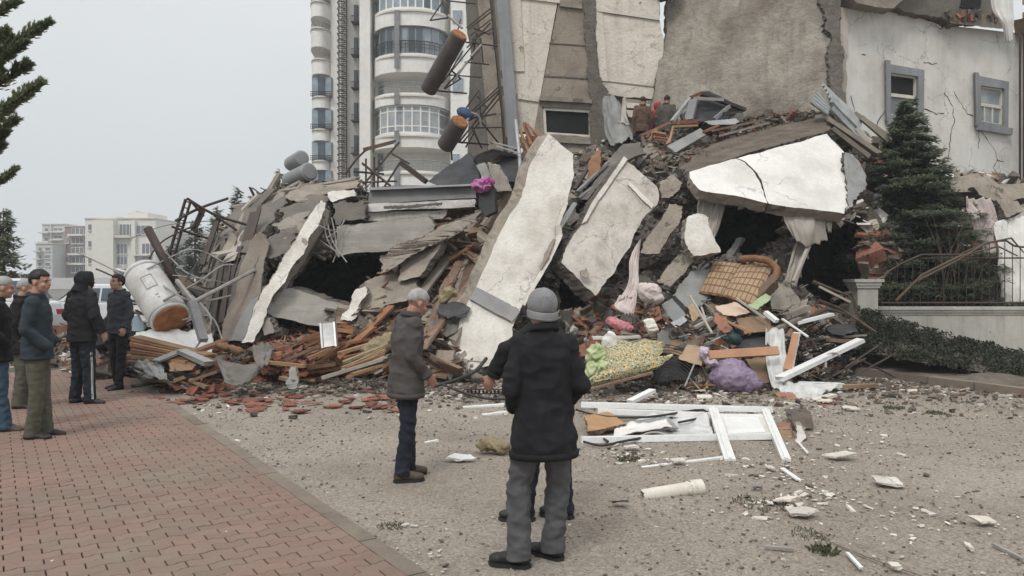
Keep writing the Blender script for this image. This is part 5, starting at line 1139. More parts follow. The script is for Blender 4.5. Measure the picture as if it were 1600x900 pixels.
# ================================================================ THINGS IN AND ON THE HEAP
def blob(name, label, cat, ells, mt, voxel=.03, wr=.02, wf=(5, 5, 5), it=3, extra=None, group=None, crum=0.0):
    b = MB()
    for (c, r, rot_) in ells: b.ell(c, r, Euler(rot_).to_matrix() if rot_ else None, 14, 9)
    if name in ('crumpled_cloth', 'plastic_bag', 'lilac_cloth', 'sack', 'laundry_bag', 'pillow'): crum = {'laundry_bag': .028, 'sack': .035, 'pillow': .03}.get(name, .07); voxel = min(voxel, .013); wr = 0
    return tag(organic(name, b, voxel, mt, None, it, wr, wf, extra, crum), label, cat, group)
def pillow(name, A, B_, C, D_, t, mt, par=None, uvs=(6, 5), n=18, puff=4, sag=0.0, wr=.012):
    """padded cushion between four corners, real thickness t, with uv for woven checks"""
    A, B_, C, D_ = map(V, (A, B_, C, D_)); nrm = (B_-A).cross(D_-A).normalized(); vs = []; fs = []; uv = []
    off = rv(30)
    for sgn in (1, -1):
        for j in range(n+1):
            for i in range(n+1):
                u, v = i/n, j/n; p = (A*(1-u)+B_*u)*(1-v)+(D_*(1-u)+C*u)*v
                h = (1-abs(2*u-1)**puff)**.5*(1-abs(2*v-1)**puff)**.5
                d = t*.5*h+wr*noise.noise(V((u*5, v*5, sgn))+off)
                vs.append(p+nrm*d*sgn+V((0, 0, -sag*math.sin(u*math.pi)*math.sin(v*math.pi)))); uv.append((u*uvs[0], v*uvs[1]))
    N = (n+1)**2; W = n+1
    for j in range(n):
        for i in range(n):
            a = j*W+i; fs.append((a, a+1, a+W+1, a+W)); fs.append((N+a, N+a+W, N+a+W+1, N+a+1))
    for i in range(n):
        fs += [(i, N+i, N+i+1, i+1), (n*W+i, n*W+i+1, N+n*W+i+1, N+n*W+i), (i*W, (i+1)*W, N+(i+1)*W, N+i*W), (i*W+n, N+i*W+n, N+(i+1)*W+n, (i+1)*W+n)]
    b = MB(); b.add(vs, fs); me_o = b.build(name, mt, None, smooth=True, fix=False); me = me_o.data; l = me.uv_layers.new(name='UVMap')
    for lp in me.loops: l.data[lp.index].uv = uv[lp.vertex_index]
    bm = bmesh.new(); bm.from_mesh(me); bmesh.ops.recalc_face_normals(bm, faces=bm.faces); bm.to_mesh(me); bm.free()
    if par: under(me_o, par)
    return me_o
def bar(name, label, a, b_, w2, h2, mt, cat=None, jit=.02, up=(0, 0, 1), group=None):
    b = MB(); b.beam(P(*a), P(*b_), w2, h2, up=up, jit=jit); return tag(b.build(name, mt), label, cat or name.replace('_', ' '), group)
def tank(name, label, a, b_, r, mshell, mend, band=None, cat='water tank', rn=22):
    a, b_ = P(*a), P(*b_); e = empty(name, a, label, cat); d = (b_-a).normalized()
    t = MB(); L = (b_-a).length; ss = [0, .01, .03, .3, .5, .52, .7, .97, .99, 1]; rs = [.93, .985, 1, 1, 1.0, 1.012, 1.0, 1, .985, .93]
    t.tube([a+d*L*s for s in ss], [r*q for q in rs], rn); under(t.build('shell', mshell, smooth=True), e)
    en = MB(); en.tube([a-d*.02*r, a-d*.12*r, a-d*.16*r], [r*.9, r*.84, r*.5], rn); under(en.build('end_cap', mend, smooth=False), e)
    en = MB(); en.tube([b_+d*.02*r, b_+d*.1*r, b_+d*.15*r], [r*.9, r*.85, r*.4], rn); under(en.build('end_cap', mshell, smooth=False), e)
    if band:
        for s in band: q = MB(); q.tube([a+d*(L*s-.02), a+d*(L*s+.02)], r*1.025, rn); under(q.build('band', m_alu), e)
    return e
# --- tanks
wt = tank('water_tank', 'big silver white water tank thrown down behind the young man, its rusty end torn open', (267, 499, 13.7), (222, 428, 14.4), .345, m_tankw, m_rust, (.06, .93), rn=32)
ax = (P(222, 428, 14.4)-P(267, 499, 13.7)).normalized(); c0 = P(267, 499, 13.7)
for (s, a0, a1, s2_) in ((.42, -.1, .5, .44), (.66, -.1, .5, .68), (.43, -.1, -.06, .67), (.43, .46, .5, .67), (.2, .15, .28, .22), (.26, .12, .3, .28)):
    q = MB(); L = (P(222, 428, 14.4)-c0).length; fx = V((.25, -1, .15)); fx = (fx-ax*fx.dot(ax)).normalized(); fy = ax.cross(fx)
    vs = []
    for k in range(6):
        an = a0+(a1-a0)*k/5
        for s_ in (s, s2_): vs.append(c0+ax*L*s_+(fx*math.cos(an)+fy*math.sin(an))*.348); 
    q.add(vs, [(2*k, 2*k+1, 2*k+3, 2*k+2) for k in range(5)]); under(q.build('faded_print', m_greyp), wt)
tank('water_tank', 'upper brown lagged tank hanging from the broken wall with its orange end up', (718, 54, 19.7), (669, 141, 20.7), .225, m_tank, m_rust, None)
tank('water_tank', 'lower brown lagged tank hanging from the broken wall, blue cap behind its orange end', (719, 190, 19.8), (696, 228, 20.4), .235, m_tank, m_rust, None)
tank('water_tank', 'smaller grey roof tank resting higher on the left shoulder of the heap', (471, 247, 18.8), (455, 256, 19.7), .19, m_tankg, m_tankg, (.05,))
tank('water_tank', 'larger grey roof tank with a flat lid, lower on the left shoulder', (484, 268, 18.3), (452, 284, 18.9), .22, m_tankg, m_greyp, (.04,))
q = MB(); q.ell(P(727, 178, 20.7), (.26, .2, .16), Euler((.3, .5, 0)).to_matrix()); tag(q.build('plastic_cover', mat('blue_plastic', (.05, .1, .2), None, 3, .6), smooth=True), 'blue plastic cover beside the lower brown tank', 'cover')
# --- lattice frames carrying the hanging tanks
fr = TH('steel_rack', 745, 80, 21.6, 'twisted steel frame and pipes around the upper brown tank', 'steel frame')
rods(fr, 'strut', [[(729, 43, 20.6), (769, 11, 21.3)], [(731, 46, 20.6), (771, 16, 21.4)], [(672, 32, 20.6), (700, 28, 20.8)], [(700, 28, 20.8), (691, 3, 20.9)], [(697, 1, 20.9), (743, 6, 21.5)], [(672, 32, 20.6), (692, 2, 21)], [(684, 142, 20.3), (729, 146, 21.4)], [(700, 117, 20.4), (752, 121, 21.5)], [(726, 97, 20.8), (764, 101, 21.5)], [(723, 80, 20.6), (705, 110, 20.4)], [(705, 110, 20.4), (720, 123, 20.8)], [(720, 123, 20.8), (695, 139, 20.3)], [(735, 55, 20.7), (768, 30, 21.4)], [(738, 62, 20.8), (770, 44, 21.5)], [(728, 66, 20.7), (776, 72, 21.5)], [(730, 74, 20.6), (766, 36, 21.4)], [(745, 52, 21), (738, 92, 20.9)], [(751, 60, 21.2), (755, 100, 21)], [(690, 130, 20.3), (742, 66, 21)], [(694, 138, 20.3), (748, 78, 21)], [(712, 60, 20.5), (720, 30, 20.9)], [(740, 44, 20.9), (765, 54, 21.3)]], .022, m_steel)
rods(fr, 'pipe', [[(736, 88, 20.6), (752, 70, 20.9)], [(700, 24, 20.7), (722, 44, 20.5)], [(708, 128, 20.3), (730, 96, 20.7)]], .035, m_wire)
fr = TH('steel_rack', 745, 190, 21.6, 'twisted steel frame and pipes around the lower brown tank', 'steel frame')
rods(fr, 'strut', [[(779, 136, 21.5), (732, 178, 20.6)], [(781, 140, 21.5), (736, 180, 20.6)], [(779, 146, 21.5), (718, 221, 20.3)], [(783, 150, 21.5), (722, 224, 20.3)], [(748, 141, 21.2), (729, 168, 20.8)], [(750, 144, 21.2), (751, 195, 21)], [(732, 200, 20.6), (787, 199, 21.6)], [(715, 222, 20.3), (763, 226, 21.4)], [(736, 185, 20.7), (775, 178, 21.5)], [(745, 150, 21.2), (762, 170, 21.3)], [(752, 190, 21), (780, 225, 21.4)], [(738, 200, 20.7), (753, 232, 21)], [(728, 230, 20.6), (742, 205, 20.9)], [(705, 232, 20.3), (706, 250, 20.6)]], .024, m_steel)
rods(fr, 'pipe', [[(770, 142, 21.4), (728, 190, 20.5), (716, 214, 20.2)], [(735, 176, 20.6), (748, 182, 20.7), (752, 198, 20.8)]], .035, m_wire)
# --- black lattice and pipes on the left
fr = TH('steel_trestle', 290, 380, 17, 'bent black ladder-like steel frame sticking into the sky at the left of the heap', 'steel frame')
rods(fr, 'rail', [[(290, 311, 15.8), (262, 405, 15.8), (252, 442, 15.6)], [(298, 314, 15.8), (272, 400, 15.8), (259, 442, 15.6)], [(292, 310, 15.8), (334, 335, 16.2), (388, 352, 16.6)], [(274, 345, 15.6), (310, 326, 16), (356, 310, 16.6)], [(315, 327, 16), (300, 360, 15.9)], [(320, 328, 16), (304, 362, 15.9)], [(268, 354, 15.6), (300, 365, 15.8), (336, 376, 16.2)], [(334, 336, 16.2), (370, 360, 16.4)], [(300, 316, 15.8), (318, 338, 16)]], .03, m_steel, sm=6)
for k in range(14):
    t = k/13; rods(fr, 'rung', [[(290-t*37, 314+t*124, 15.8-t*.2), (297-t*37, 317+t*124, 15.8-t*.2)]], .014, m_steel)
q = MB(); q.tube([P(231, 357, 14.6), P(252, 398, 14.5), P(274, 438, 14.3)], [.085, .08, .075], 10); tag(q.build('steel_pipe', m_steel, smooth=True), 'thick black pipe leaning behind the silver tank', 'pipe')
bar('angle_bar', 'grey steel channel standing in front of the silver tank end', (300, 472, 13.2), (318, 532, 12.8), .14, .1, m_greyp, 'steel bar')
bar('angle_bar', 'pale bent bar joining the black pipe to the grey channel', (276, 438, 13.8), (304, 474, 13.2), .06, .06, m_wire, 'steel bar')
q = MB(); q.tube([P(302, 472, 13.2), P(350, 447, 14.2), P(398, 422, 15)], .035, 6); tag(q.build('conduit', m_wire), 'straight pale conduit slanting up to the right from the grey channel', 'conduit')
WR = [[(120, 394, 14.5), (170, 418, 14.5), (215, 442, 14.2), (262, 452, 14)], [(150, 420, 14.5), (210, 436, 14.5), (250, 380, 15), (310, 350, 16)], [(230, 420, 14), (300, 390, 15), (350, 410, 15)], [(255, 470, 13.5), (310, 440, 14), (345, 416, 14.8), (365, 414, 15)], [(285, 500, 13.2), (330, 495, 13.2), (350, 540, 13)], [(245, 440, 14), (300, 470, 13.4), (360, 462, 14.2)], [(270, 430, 14), (320, 436, 14), (352, 442, 14.6)], [(280, 425, 14.2), (320, 450, 14), (345, 446, 14.5)], [(205, 372, 15), (260, 352, 15.5), (330, 345, 16.5)], [(290, 440, 13.8), (308, 410, 14.4), (326, 380, 15.4)], [(305, 545, 12.9), (330, 500, 13), (300, 462, 13.5)], [(260, 395, 15), (290, 425, 14.6), (330, 440, 14.6)]]
for pts in WR:
    q = MB(); q.tube(spline([P(*p) for p in pts], 14), rnd(.01, .02), 5); tag(q.build('loose_wire', random.choice([m_wire, m_steel, m_wire])), 'thin bent wire tangled over the silver tank and the left face', 'wire', 'wires tangled on the left of the heap')
for i in range(34):
    x, y = rnd(178, 232), rnd(415, 505); D = rnd(14.2, 15.2); dx, dy = rnd(14, 45), rnd(4, 20); bar('metal_offcut', 'bent black and white slat in the tangle behind the young man', (x, y, D), (x+dx, y+dy, D-.2), rnd(.03, .08), .02, random.choice([m_steel, m_black, m_pvc, m_steel]), 'metal slat', group='bent slats behind the young man')
# frames on top in the middle
fr = TH('steel_trestle', 600, 260, 19.5, 'bent black steel trestle standing on the heap in front of the tower', 'steel frame')
rods(fr, 'bar', [[(540, 272, 18.8), (570, 236, 18.9), (618, 220, 19.2)], [(624, 222, 19.2), (596, 255, 19), (562, 296, 18.8)], [(566, 255, 19), (610, 290, 18.8)], [(572, 248, 19), (572, 296, 18.8)], [(585, 246, 19), (585, 296, 18.8)], [(592, 250, 19), (590, 298, 18.8)], [(625, 254, 19), (598, 296, 18.8)], [(545, 262, 18.8), (548, 296, 18.6)], [(552, 268, 18.8), (600, 272, 19)], [(565, 285, 18.8), (620, 283, 18.9)], [(640, 256, 18.9), (612, 240, 19)], [(555, 276, 18.8), (575, 292, 18.8)]], .028, m_steel, sm=6)
bar('steel_beam', 'dark rolled strip lying along the top bar of the steel trestle', (568, 234, 18.8), (614, 222, 19.1), .12, .08, m_wood2)
bar('steel_beam', 'black steel joist sloping down to the right above the grey parapet', (626, 254, 18.6), (666, 284, 18.4), .12, .12, m_steel)
S('felt_sheet', 'dark roofing sheet standing like a sail above the grey parapet', [(668, 284, 18.4), (696, 262, 18.8), (733, 238, 19.2), (746, 262, 18.8), (750, 280, 18.2), (730, 290, 18), (690, 291, 18)], (.05, .12, 0), [m_tar, m_tar], 'roof sheet', .4, .02)
S('felt_sheet', 'dark curved sheet piece between the grey dish and the tall white slab', [(756, 256, 18.6), (790, 246, 18.8), (812, 244, 18.8), (822, 262, 18.3), (806, 284, 17.8), (776, 280, 17.8)], (.05, .15, 0), [m_tar, m_tar], 'roof sheet', .3, .02)
dish = TH('metal_hood', 776, 242, 18.8, 'pale grey conical metal hood tipped over beside the dark sail-like sheet', 'metal hood')
q = MB(); apx = P(770, 232, 18.2); ring = [P(776+36*math.cos(a), 246+9*math.sin(a), 18.9+.5*math.sin(a)) for a in [i*6.283/14 for i in range(14)]]
for i in range(14): q.add([apx, ring[i], ring[(i+1) % 14], apx+V((0, .1, -.05)), ring[i]+V((0, .1, -.05)), ring[(i+1) % 14]+V((0, .1, -.05))], [(0, 1, 2), (5, 4, 3), (1, 4, 5, 2)])
under(q.build('cone', m_zinc), dish)
S('curved_sheet', 'pale rounded chair-like panel left of the grey hood', [(744, 258, 17.8), (756, 254, 17.9), (764, 270, 17.6), (770, 290, 17.3), (758, 284, 17.4)], (.03, .06, 0), [m_cgrey2, m_zinc], 'panel', .1, .01)
S('curved_sheet', 'brownish rounded panel behind the magenta cloth', [(762, 254, 17.6), (780, 258, 17.5), (792, 280, 17.2), (798, 298, 17), (774, 300, 17.1)], (.03, .06, 0), [m_woodw, m_zinc], 'panel', .1, .02)
q = MB(); q.tube([P(806, 188, 18.9), P(812, 246, 18.3), P(813, 278, 17.8)], .045, 8); tag(q.build('metal_pole', m_zinc), 'thin pale metal post at the left edge of the tall white slab', 'post')
for i in range(16):
    x = rnd(806, 838); y = rnd(190, 220); bar('lath', 'brown lath bristling behind the head of the tall white slab', (x, y, 19+rnd(-.4, .3)), (x+rnd(8, 34), y+rnd(14, 44), 18.3), rnd(.05, .1), .04, random.choice([m_wood, m_wood2, m_woodl]), 'lath', group='laths behind the tall white slab')
for (a, b_) in (((770, 222, 18.4), (808, 232, 18.3)), ((776, 228, 18.3), (812, 240, 18.2))): bar('aluminium_strip', 'thin aluminium strip lying over the grey hood', a, b_, .05, .03, m_alu, 'metal strip', group='aluminium strips over the hood')
S('plant_tub', 'dark tub standing on the boards under the magenta cloth', [(748, 294, 16.6), (772, 292, 16.7), (774, 330, 16.3), (758, 338, 16.2), (748, 322, 16.3)], (.05, .4, 0), [m_black, m_black], 'tub', .3, .01)
blob('crumpled_cloth', 'crumpled magenta cloth on top of the dark tub', 'cloth', [(P(752, 290, 16.5), (.2, .14, .14), None), (P(762, 284, 16.6), (.14, .12, .1), None), (P(744, 292, 16.5), (.1, .1, .1), None)], m_mag, .02, .04, (9, 9, 9))
# --- top of the heap: broken furniture and frames near the climbers
fr = TH('wrecked_roof_light', 1100, 190, 19.5, 'collapsed black framed roof light on the crest beside the climbers', 'wrecked frame')
SU(fr, 'dark_panel', [(1062, 190, 19.6), (1096, 146, 20), (1108, 142, 20.1), (1164, 168, 20.2), (1158, 184, 19.7), (1120, 188, 19.4)], (0, .15, 0), [m_tar, m_tar])
for (a, b_, m_, w2) in (((1096, 146, 19.7), (1164, 172, 19.9), m_steel, .16), ((1050, 190, 19.2), (1082, 150, 19.7), m_zinc, .1), ((1076, 188, 19.2), (1084, 156, 19.5), m_greyp, .22), ((1084, 154, 19.5), (1130, 156, 19.7), m_wire, .06), ((1116, 186, 19.2), (1140, 166, 19.5), m_greyp, .07), ((1096, 145, 19.7), (1080, 152, 19.6), m_wood, .12), ((1050, 192, 19), (1090, 190, 19), m_brick, .06), ((1070, 190, 19.2), (1060, 172, 19.5), m_steel, .08), ((1130, 178, 19.3), (1158, 176, 19.6), m_steel, .1)):
    b = MB(); b.beam(P(*a), P(*b_), w2, .08); under(b.build('bar', m_), fr)
S('metal_sheet', 'pale bluish metal strip below the black roof frame', [(1100, 190, 19), (1150, 185, 19.2), (1156, 190, 19.1), (1150, 194, 18.9), (1112, 195, 18.8)], (0, .06, 0), [m_zinc, m_zinc], 'metal sheet', .3, .02)
S('door', 'grey-green door panel lying below the climbers', [(1042, 228, 18.3), (1094, 200, 18.8), (1104, 210, 18.6), (1056, 238, 18)], (0, .08, -.03), [m_greyp, m_alu], 'door', .4, .01)
ch = TH('wooden_crate', 1030, 210, 18.8, 'orange slatted wooden crate lying between the climbers and the grey door', 'crate')
for i in range(4): b = MB(); b.beam(P(1018+i*1.5, 206+i*3.4, 18.7), P(1040+i*1.5, 210+i*3.4, 18.7), .06, .07); under(b.build('slat', m_tile if i % 2 else m_orng), ch)
for (a, b_) in (((1014, 220, 18.7), (1026, 202, 18.8)), ((1042, 226, 18.6), (1052, 206, 18.8)), ((1050, 198, 18.8), (1090, 196, 19)), ((1052, 198, 18.8), (1046, 224, 18.6))): b = MB(); b.beam(P(*a), P(*b_), .05, .05); under(b.build('side_rail', m_woodl), ch)
for (lb, a, b_, w2, m_) in (('brown board left of the climbers', (1000, 212, 18.9), (1046, 192, 19.2), .14, m_brick), ('red-brown board under the black roof frame', (1056, 194, 19), (1090, 188, 19.2), .12, m_brick), ('brown lath on the crest right of the grey door', (1100, 206, 18.6), (1122, 196, 18.8), .12, m_wood), ('long brown board lying down the crest', (1110, 205, 18.6), (1190, 188, 19.2), .1, m_wood2), ('second long brown board lying down the crest', (1125, 212, 18.4), (1200, 192, 19), .08, m_woodw)): bar('board', lb, a, b_, w2, .05, m_, 'board')
for pts, lb in (([(918, 262), (934, 233), (940, 236), (938, 262), (928, 280), (918, 278)], 'upright orange cushion wedged right of the tall white slab'),):
    S('orange_cushion', lb, [(x, y, 17.0) for x, y in pts], (.05, .25, 0), [m_orng, m_sponge], 'cushion', .15, .03)
for (a, b_, m_) in (((902, 300, 16.4), (950, 254, 17.3), m_greyp), ((905, 310, 16.2), (955, 270, 17), m_greyp), ((898, 296, 16.6), (925, 252, 17.3), m_steel), ((874, 356, 15.2), (898, 318, 15.6), m_pvc)): bar('metal_profile', 'bent grey profile between the two leaning white slabs' if m_ is not m_pvc else 'short white profile at the right rim of the tall white slab', a, b_, .09, .05, m_, 'metal profile', group='profiles between the leaning slabs' if m_ is not m_pvc else None)
# plastic-like torn curtain by the split column
o = cloth('torn_curtain', [[P(944, 150, 21.3), P(952, 146, 21.2), P(960, 152, 21.3)], [P(942, 175, 21), P(956, 172, 20.8), P(972, 168, 21)], [P(946, 205, 20.6), P(960, 204, 20.4), P(986, 196, 20.6)], [P(952, 228, 20.2), P(968, 222, 20), P(990, 214, 20.2)]], 18, 22, .1, 5, m_cgrey2, aniso=(1.6, .5), ragged=.05); tag(o, 'torn grey curtain hanging beside the cracked column left of the climbers', 'curtain')
o = cloth('torn_curtain', [[P(972, 152, 21.2), P(978, 150, 21.1)], [P(970, 175, 20.9), P(978, 176, 20.8)], [P(966, 190, 20.6), P(985, 196, 20.5)]], 8, 12, .06, 4, m_sheet, aniso=(1.6, .5)); tag(o, 'narrow pale curtain strip nearest to the climbers', 'curtain')
# --- corrugated sheets top right
def corrugated(name, label, A, B_, C, D_, n=9, amp=.03, mt=None):
    A, B_, C, D_ = [P(*q) for q in (A, B_, C, D_)]; nrm = (B_-A).cross(D_-A).normalized(); vs = []; m = 4*n; rws = 5
    for s in (0, 1):
        for j in range(rws+1):
            for i in range(m+1):
                u, v = i/m, j/rws; p = (A*(1-u)+B_*u)*(1-v)+(D_*(1-u)+C*u)*v; k = i % 4; vs.append(p+nrm*(amp*(1 if k in (1, 2) else -1)+s*.006+.04*noise.noise(p*1.7)))
    W = m+1; N = W*(rws+1); fs = []
    for j in range(rws):
        for i in range(m): a = j*W+i; fs += [(a, a+1, a+W+1, a+W), (N+a, N+a+W, N+a+W+1, N+a+1)]
    for i in range(m): fs += [(i, N+i, N+i+1, i+1), (rws*W+i, rws*W+i+1, N+rws*W+i+1, N+rws*W+i)]
    for j in range(rws): fs += [(j*W, (j+1)*W, N+(j+1)*W, N+j*W), (j*W+m, N+j*W+m, N+(j+1)*W+m, (j+1)*W+m)]
    b = MB(); b.add(vs, fs); return tag(b.build(name, mt or m_zinc), label, 'corrugated sheet')
corrugated('corrugated_sheet', 'long ribbed metal sheet sliding down against the corner of the white building', (1300, 160, 18.7), (1284, 128, 19.4), (1346, 190, 19), (1343, 205, 18.5), 5)
corrugated('corrugated_sheet', 'short torn ribbed metal sheet left of the long one', (1266, 162, 18.7), (1276, 146, 19), (1298, 168, 18.8), (1292, 182, 18.4), 4)
corrugated('corrugated_sheet', 'narrow ribbed sheet lying lowest toward the fir', (1296, 172, 18.5), (1302, 166, 18.7), (1352, 214, 18.6), (1344, 220, 18.2), 3)
for i, (a, b_, m_, w2) in enumerate((((1292, 186, 18.2), (1372, 240, 17.9), m_conc_w, .3), ((1300, 200, 18.1), (1360, 246, 17.8), m_woodw, .14), ((1336, 178, 19), (1386, 212, 18.8), m_woodw, .12), ((1340, 200, 18.4), (1360, 226, 18.2), m_sheet, .1), ((1346, 184, 18.8), (1390, 222, 18.6), m_conc_w, .2))):
    bar('broken_rafter', ('thick dusty rafter under the ribbed sheets', 'thin grey rafter below the thick dusty one', 'upper lath beside the corner of the white building', 'short pale lath between the ribbed sheets and the fir', 'broad pale rafter reaching the fir top')[i], a, b_, w2, .1, m_, 'rafter', .08)
# --- hanging curtains on the right
def curtain(lb, rows, amp=.07, f=6, mt=None, rag=.04, an=(1.5, .3), nu=26, nv=18, name='hanging_curtain'): o = cloth(name, [[P(*p) for p in r] for r in rows], nu, nv, amp, f, mt or m_sheet, aniso=an, ragged=rag); tag(o, lb, 'curtain'); return o
curtain('wide dusty curtain with a fringed hem hanging under the broad white slab', [[(1222, 324, 14.9), (1256, 328, 14.9), (1294, 334, 15)], [(1226, 345, 14.8), (1258, 356, 14.6), (1292, 352, 14.9)], [(1240, 372, 14.7), (1262, 384, 14.6), (1292, 376, 14.9)]], .06, 4)
curtain('dusty curtain gathered at the left side of the dark hollow', [[(1094, 302, 15.2), (1136, 312, 15.2)], [(1090, 330, 15.1), (1130, 335, 15.1)], [(1096, 372, 14.8), (1118, 372, 14.9)]], .07)
curtain('narrow dusty curtain falling behind the checked sofa', [[(1244, 378, 15), (1268, 384, 15)], [(1236, 405, 14.8), (1256, 410, 14.8)], [(1226, 440, 14.5), (1246, 446, 14.5)]], .07)
curtain('short curtain scrap right of the fringed curtain', [[(1291, 334, 15), (1301, 336, 15)], [(1292, 350, 14.9), (1300, 352, 14.9)], [(1294, 362, 14.9), (1299, 364, 14.9)]], .03, nu=8, nv=8)
bar('curtain_pole', 'pale pole slanting down beside the dark right hollow', (1264, 384, 14.7), (1240, 440, 14.3), .06, .06, m_sheet, 'pole')
curtain('pale twisted curtain hanging down the right rim of the second white slab', [[(992, 384, 14.2), (1002, 372, 14.3)], [(984, 406, 14), (998, 408, 14)], [(982, 440, 13.7), (998, 442, 13.7)], [(966, 468, 13.4), (994, 460, 13.4)]], .05, mt=m_rose)
curtain('pink tinged curtain spread on the rubble below the second white slab', [[(968, 462, 13.5), (996, 450, 13.5)], [(960, 476, 13.3), (994, 474, 13.3)], [(972, 488, 13.2), (990, 492, 13.2)]], .05, mt=m_rose)
curtain('white sheet hanging over the fence behind the fir, left one', [[(1508, 308, 18), (1546, 312, 18)], [(1520, 340, 17.8), (1560, 350, 17.8)], [(1536, 400, 17.5), (1562, 390, 17.5)]], .12, mt=m_rose)
curtain('large white sheet draped behind the right end of the fence', [[(1556, 346, 17.6), (1590, 338, 17.8), (1640, 340, 17.8)], [(1560, 380, 17.4), (1590, 376, 17.5), (1640, 380, 17.5)], [(1562, 430, 17.2), (1600, 430, 17.2), (1640, 430, 17.2)], [(1566, 476, 17), (1600, 478, 17), (1640, 478, 17)]], .12, 7, m_cwhite)
curtain('brownish sheet behind the fence between the shrub and the large white sheet', [[(1500, 400, 17.9), (1560, 396, 17.9)], [(1520, 440, 17.7), (1566, 440, 17.7)], [(1530, 478, 17.5), (1566, 478, 17.5)]], .1, mt=m_sheet)
# --- sofa
so_ = TH('sofa', 1160, 440, 13.6, 'checked brown sofa tipped over in the rubble below the dark hollow', 'sofa')
pillow('seat_cushion', P(1128, 462, 13.5), P(1156, 414, 14.1), P(1212, 410, 14.2), P(1176, 478, 13.1), .13, m_check, so_, (6, 7), 20)
pillow('seat_cushion', P(1092, 458, 13.9), P(1116, 408, 14.4), P(1160, 412, 14.2), P(1132, 464, 13.6), .13, m_check, so_, (5, 6), 20)
b = MB(); b.tube(spline([P(1154, 405, 14.1), P(1178, 404, 14), P(1200, 408, 13.95), P(1214, 422, 13.8), P(1206, 444, 13.5)], 16), [.045, .06]+[.068]*12+[.065, .06, .05], 12); under(organic('armrest', b, .025, m_sponge, None, 3, .012), so_)
b = MB(); b.slab([P(1170, 480, 13.2), P(1214, 436, 13.5), P(1206, 428, 13.6), P(1164, 474, 13.3)], (.1, .2, -.15), .5, .01); under(b.build('base_frame', [m_wood2, m_wood2]), so_)
# --- mattress
mt_ = TH('mattress', 980, 570, 12, 'green and yellow flowered mattress folded among the scraps beside the man in the black coat', 'mattress')
pillow('mattress_pad', P(918, 600, 11.4), P(936, 544, 12.3), P(1044, 534, 12.5), P(1020, 576, 11.7), .3, m_floral, mt_, n=24, wr=.06)
pillow('folded_edge', P(900, 606, 11.15), P(924, 590, 11.4), P(1052, 556, 11.9), P(1030, 572, 11.6), .16, m_floral, mt_, n=20, wr=.04)
pillow('white_lining', P(1020, 568, 11.7), P(1026, 562, 11.8), P(1052, 553, 12), P(1048, 559, 11.9), .06, m_cwhite, mt_, n=10)
bar('lath', 'thin brown lath under the folded mattress edge', (908, 612, 11), (1020, 582, 11.3), .05, .03, m_wood2)
blob('plastic_bag', 'lime green and white plastic bag beside the flowered mattress', 'plastic bag', [(P(932, 556, 11.8), (.15, .12, .17), None), (P(924, 580, 11.5), (.12, .1, .14), None), (P(940, 576, 11.6), (.1, .1, .12), None)], m_green, .02, .05, (9, 9, 7))
blob('pillow', 'small white pillow behind the lime green bag', 'pillow', [(P(952, 534, 12.1), (.12, .08, .17), (0, .2, 0))], m_cwhite, .02, .02, (7, 7, 7))
bar('painted_board', 'white board with a blue mark behind the flowered mattress', (926, 528, 12.6), (1000, 526, 12.6), .22, .04, m_pvcc, 'board')
bar('painted_board', 'pale board end poking out above the mattress', (950, 545, 12.2), (1010, 531, 12.4), .1, .05, m_woodw, 'board')
# --- purple bag
def fold(c): return -.03*abs(math.sin((c.x*1.2+c.z*2.0)*9))*max(0, min(1, (c.z-.25)*2))
blob('laundry_bag', 'bulging purple fabric bag standing on the ground at the foot of the heap', 'bag', [(P(1147, 592, 11.9), (.39, .3, .235), (0, .12, 0)), (P(1140, 580, 12), (.3, .25, .24), (0, .25, 0)), (P(1166, 600, 11.85), (.24, .22, .17), None)], m_purp, .018, .016, (5, 5, 2.5), 10, fold)
blob('lilac_cloth', 'pale lilac cloth end sticking up from the purple bag', 'cloth', [(P(1102, 556, 12), (.07, .06, .16), (0, -.3, 0)), (P(1112, 564, 11.9), (.1, .06, .06), (0, .5, 0))], m_lilac, .014, .02, (9, 9, 9))
# --- fan guard / black ribbed thing
gr = TH('black_grille', 1048, 575, 11.9, 'black ribbed grille lying between the mattress and the purple bag', 'grille')
for i in range(12):
    rr_ = .08+i*.05; b = MB(); b.tube([P(1052, 598, 11.5)+V((rr_*math.cos(a)*1.05, .3*math.sin(a)+.05*i, rr_*math.sin(a)*.8)) for a in [math.pi*k/16 for k in range(17)]], .008, 4); under(b.build('ring', m_black), gr)
SU(gr, 'back_plate', [(1018, 596, 12.1), (1030, 564, 12.3), (1064, 556, 12.4), (1090, 592, 12.1)], (0, .05, 0), [m_black, m_black])
rods(gr, 'stay', [[(1070, 604, 11.3), (1086, 566, 11.8)]], .012, m_wire)
S('dusty_carton', 'open brown carton above the black grille', [(1060, 560, 12.1), (1074, 538, 12.4), (1098, 544, 12.3), (1096, 572, 11.9), (1082, 568, 12)], (.1, .3, 0), [m_card, m_ply], 'carton', .2, .02)
S('dark_board', 'dark brown board behind the open carton', [(1002, 536, 12.9), (1060, 530, 13), (1100, 552, 12.5), (1080, 560, 12.4), (1030, 550, 12.6)], (.0, .08, -.05), [m_ply, m_wood2], 'board', .4, .02)
bar('orange_board', 'long orange-brown board resting on the purple bag', (1108, 555, 11.9), (1216, 548, 12.1), .14, .05, m_orng, 'board', up=(0, -1, .6))
S('orange_board', 'upright orange-brown panel edge leaning against the white plastic', [(1223, 576, 12), (1238, 520, 12.5), (1249, 521, 12.5), (1238, 578, 12)], (.08, .15, 0), [m_orng, m_pvc], 'board', .6, .008)
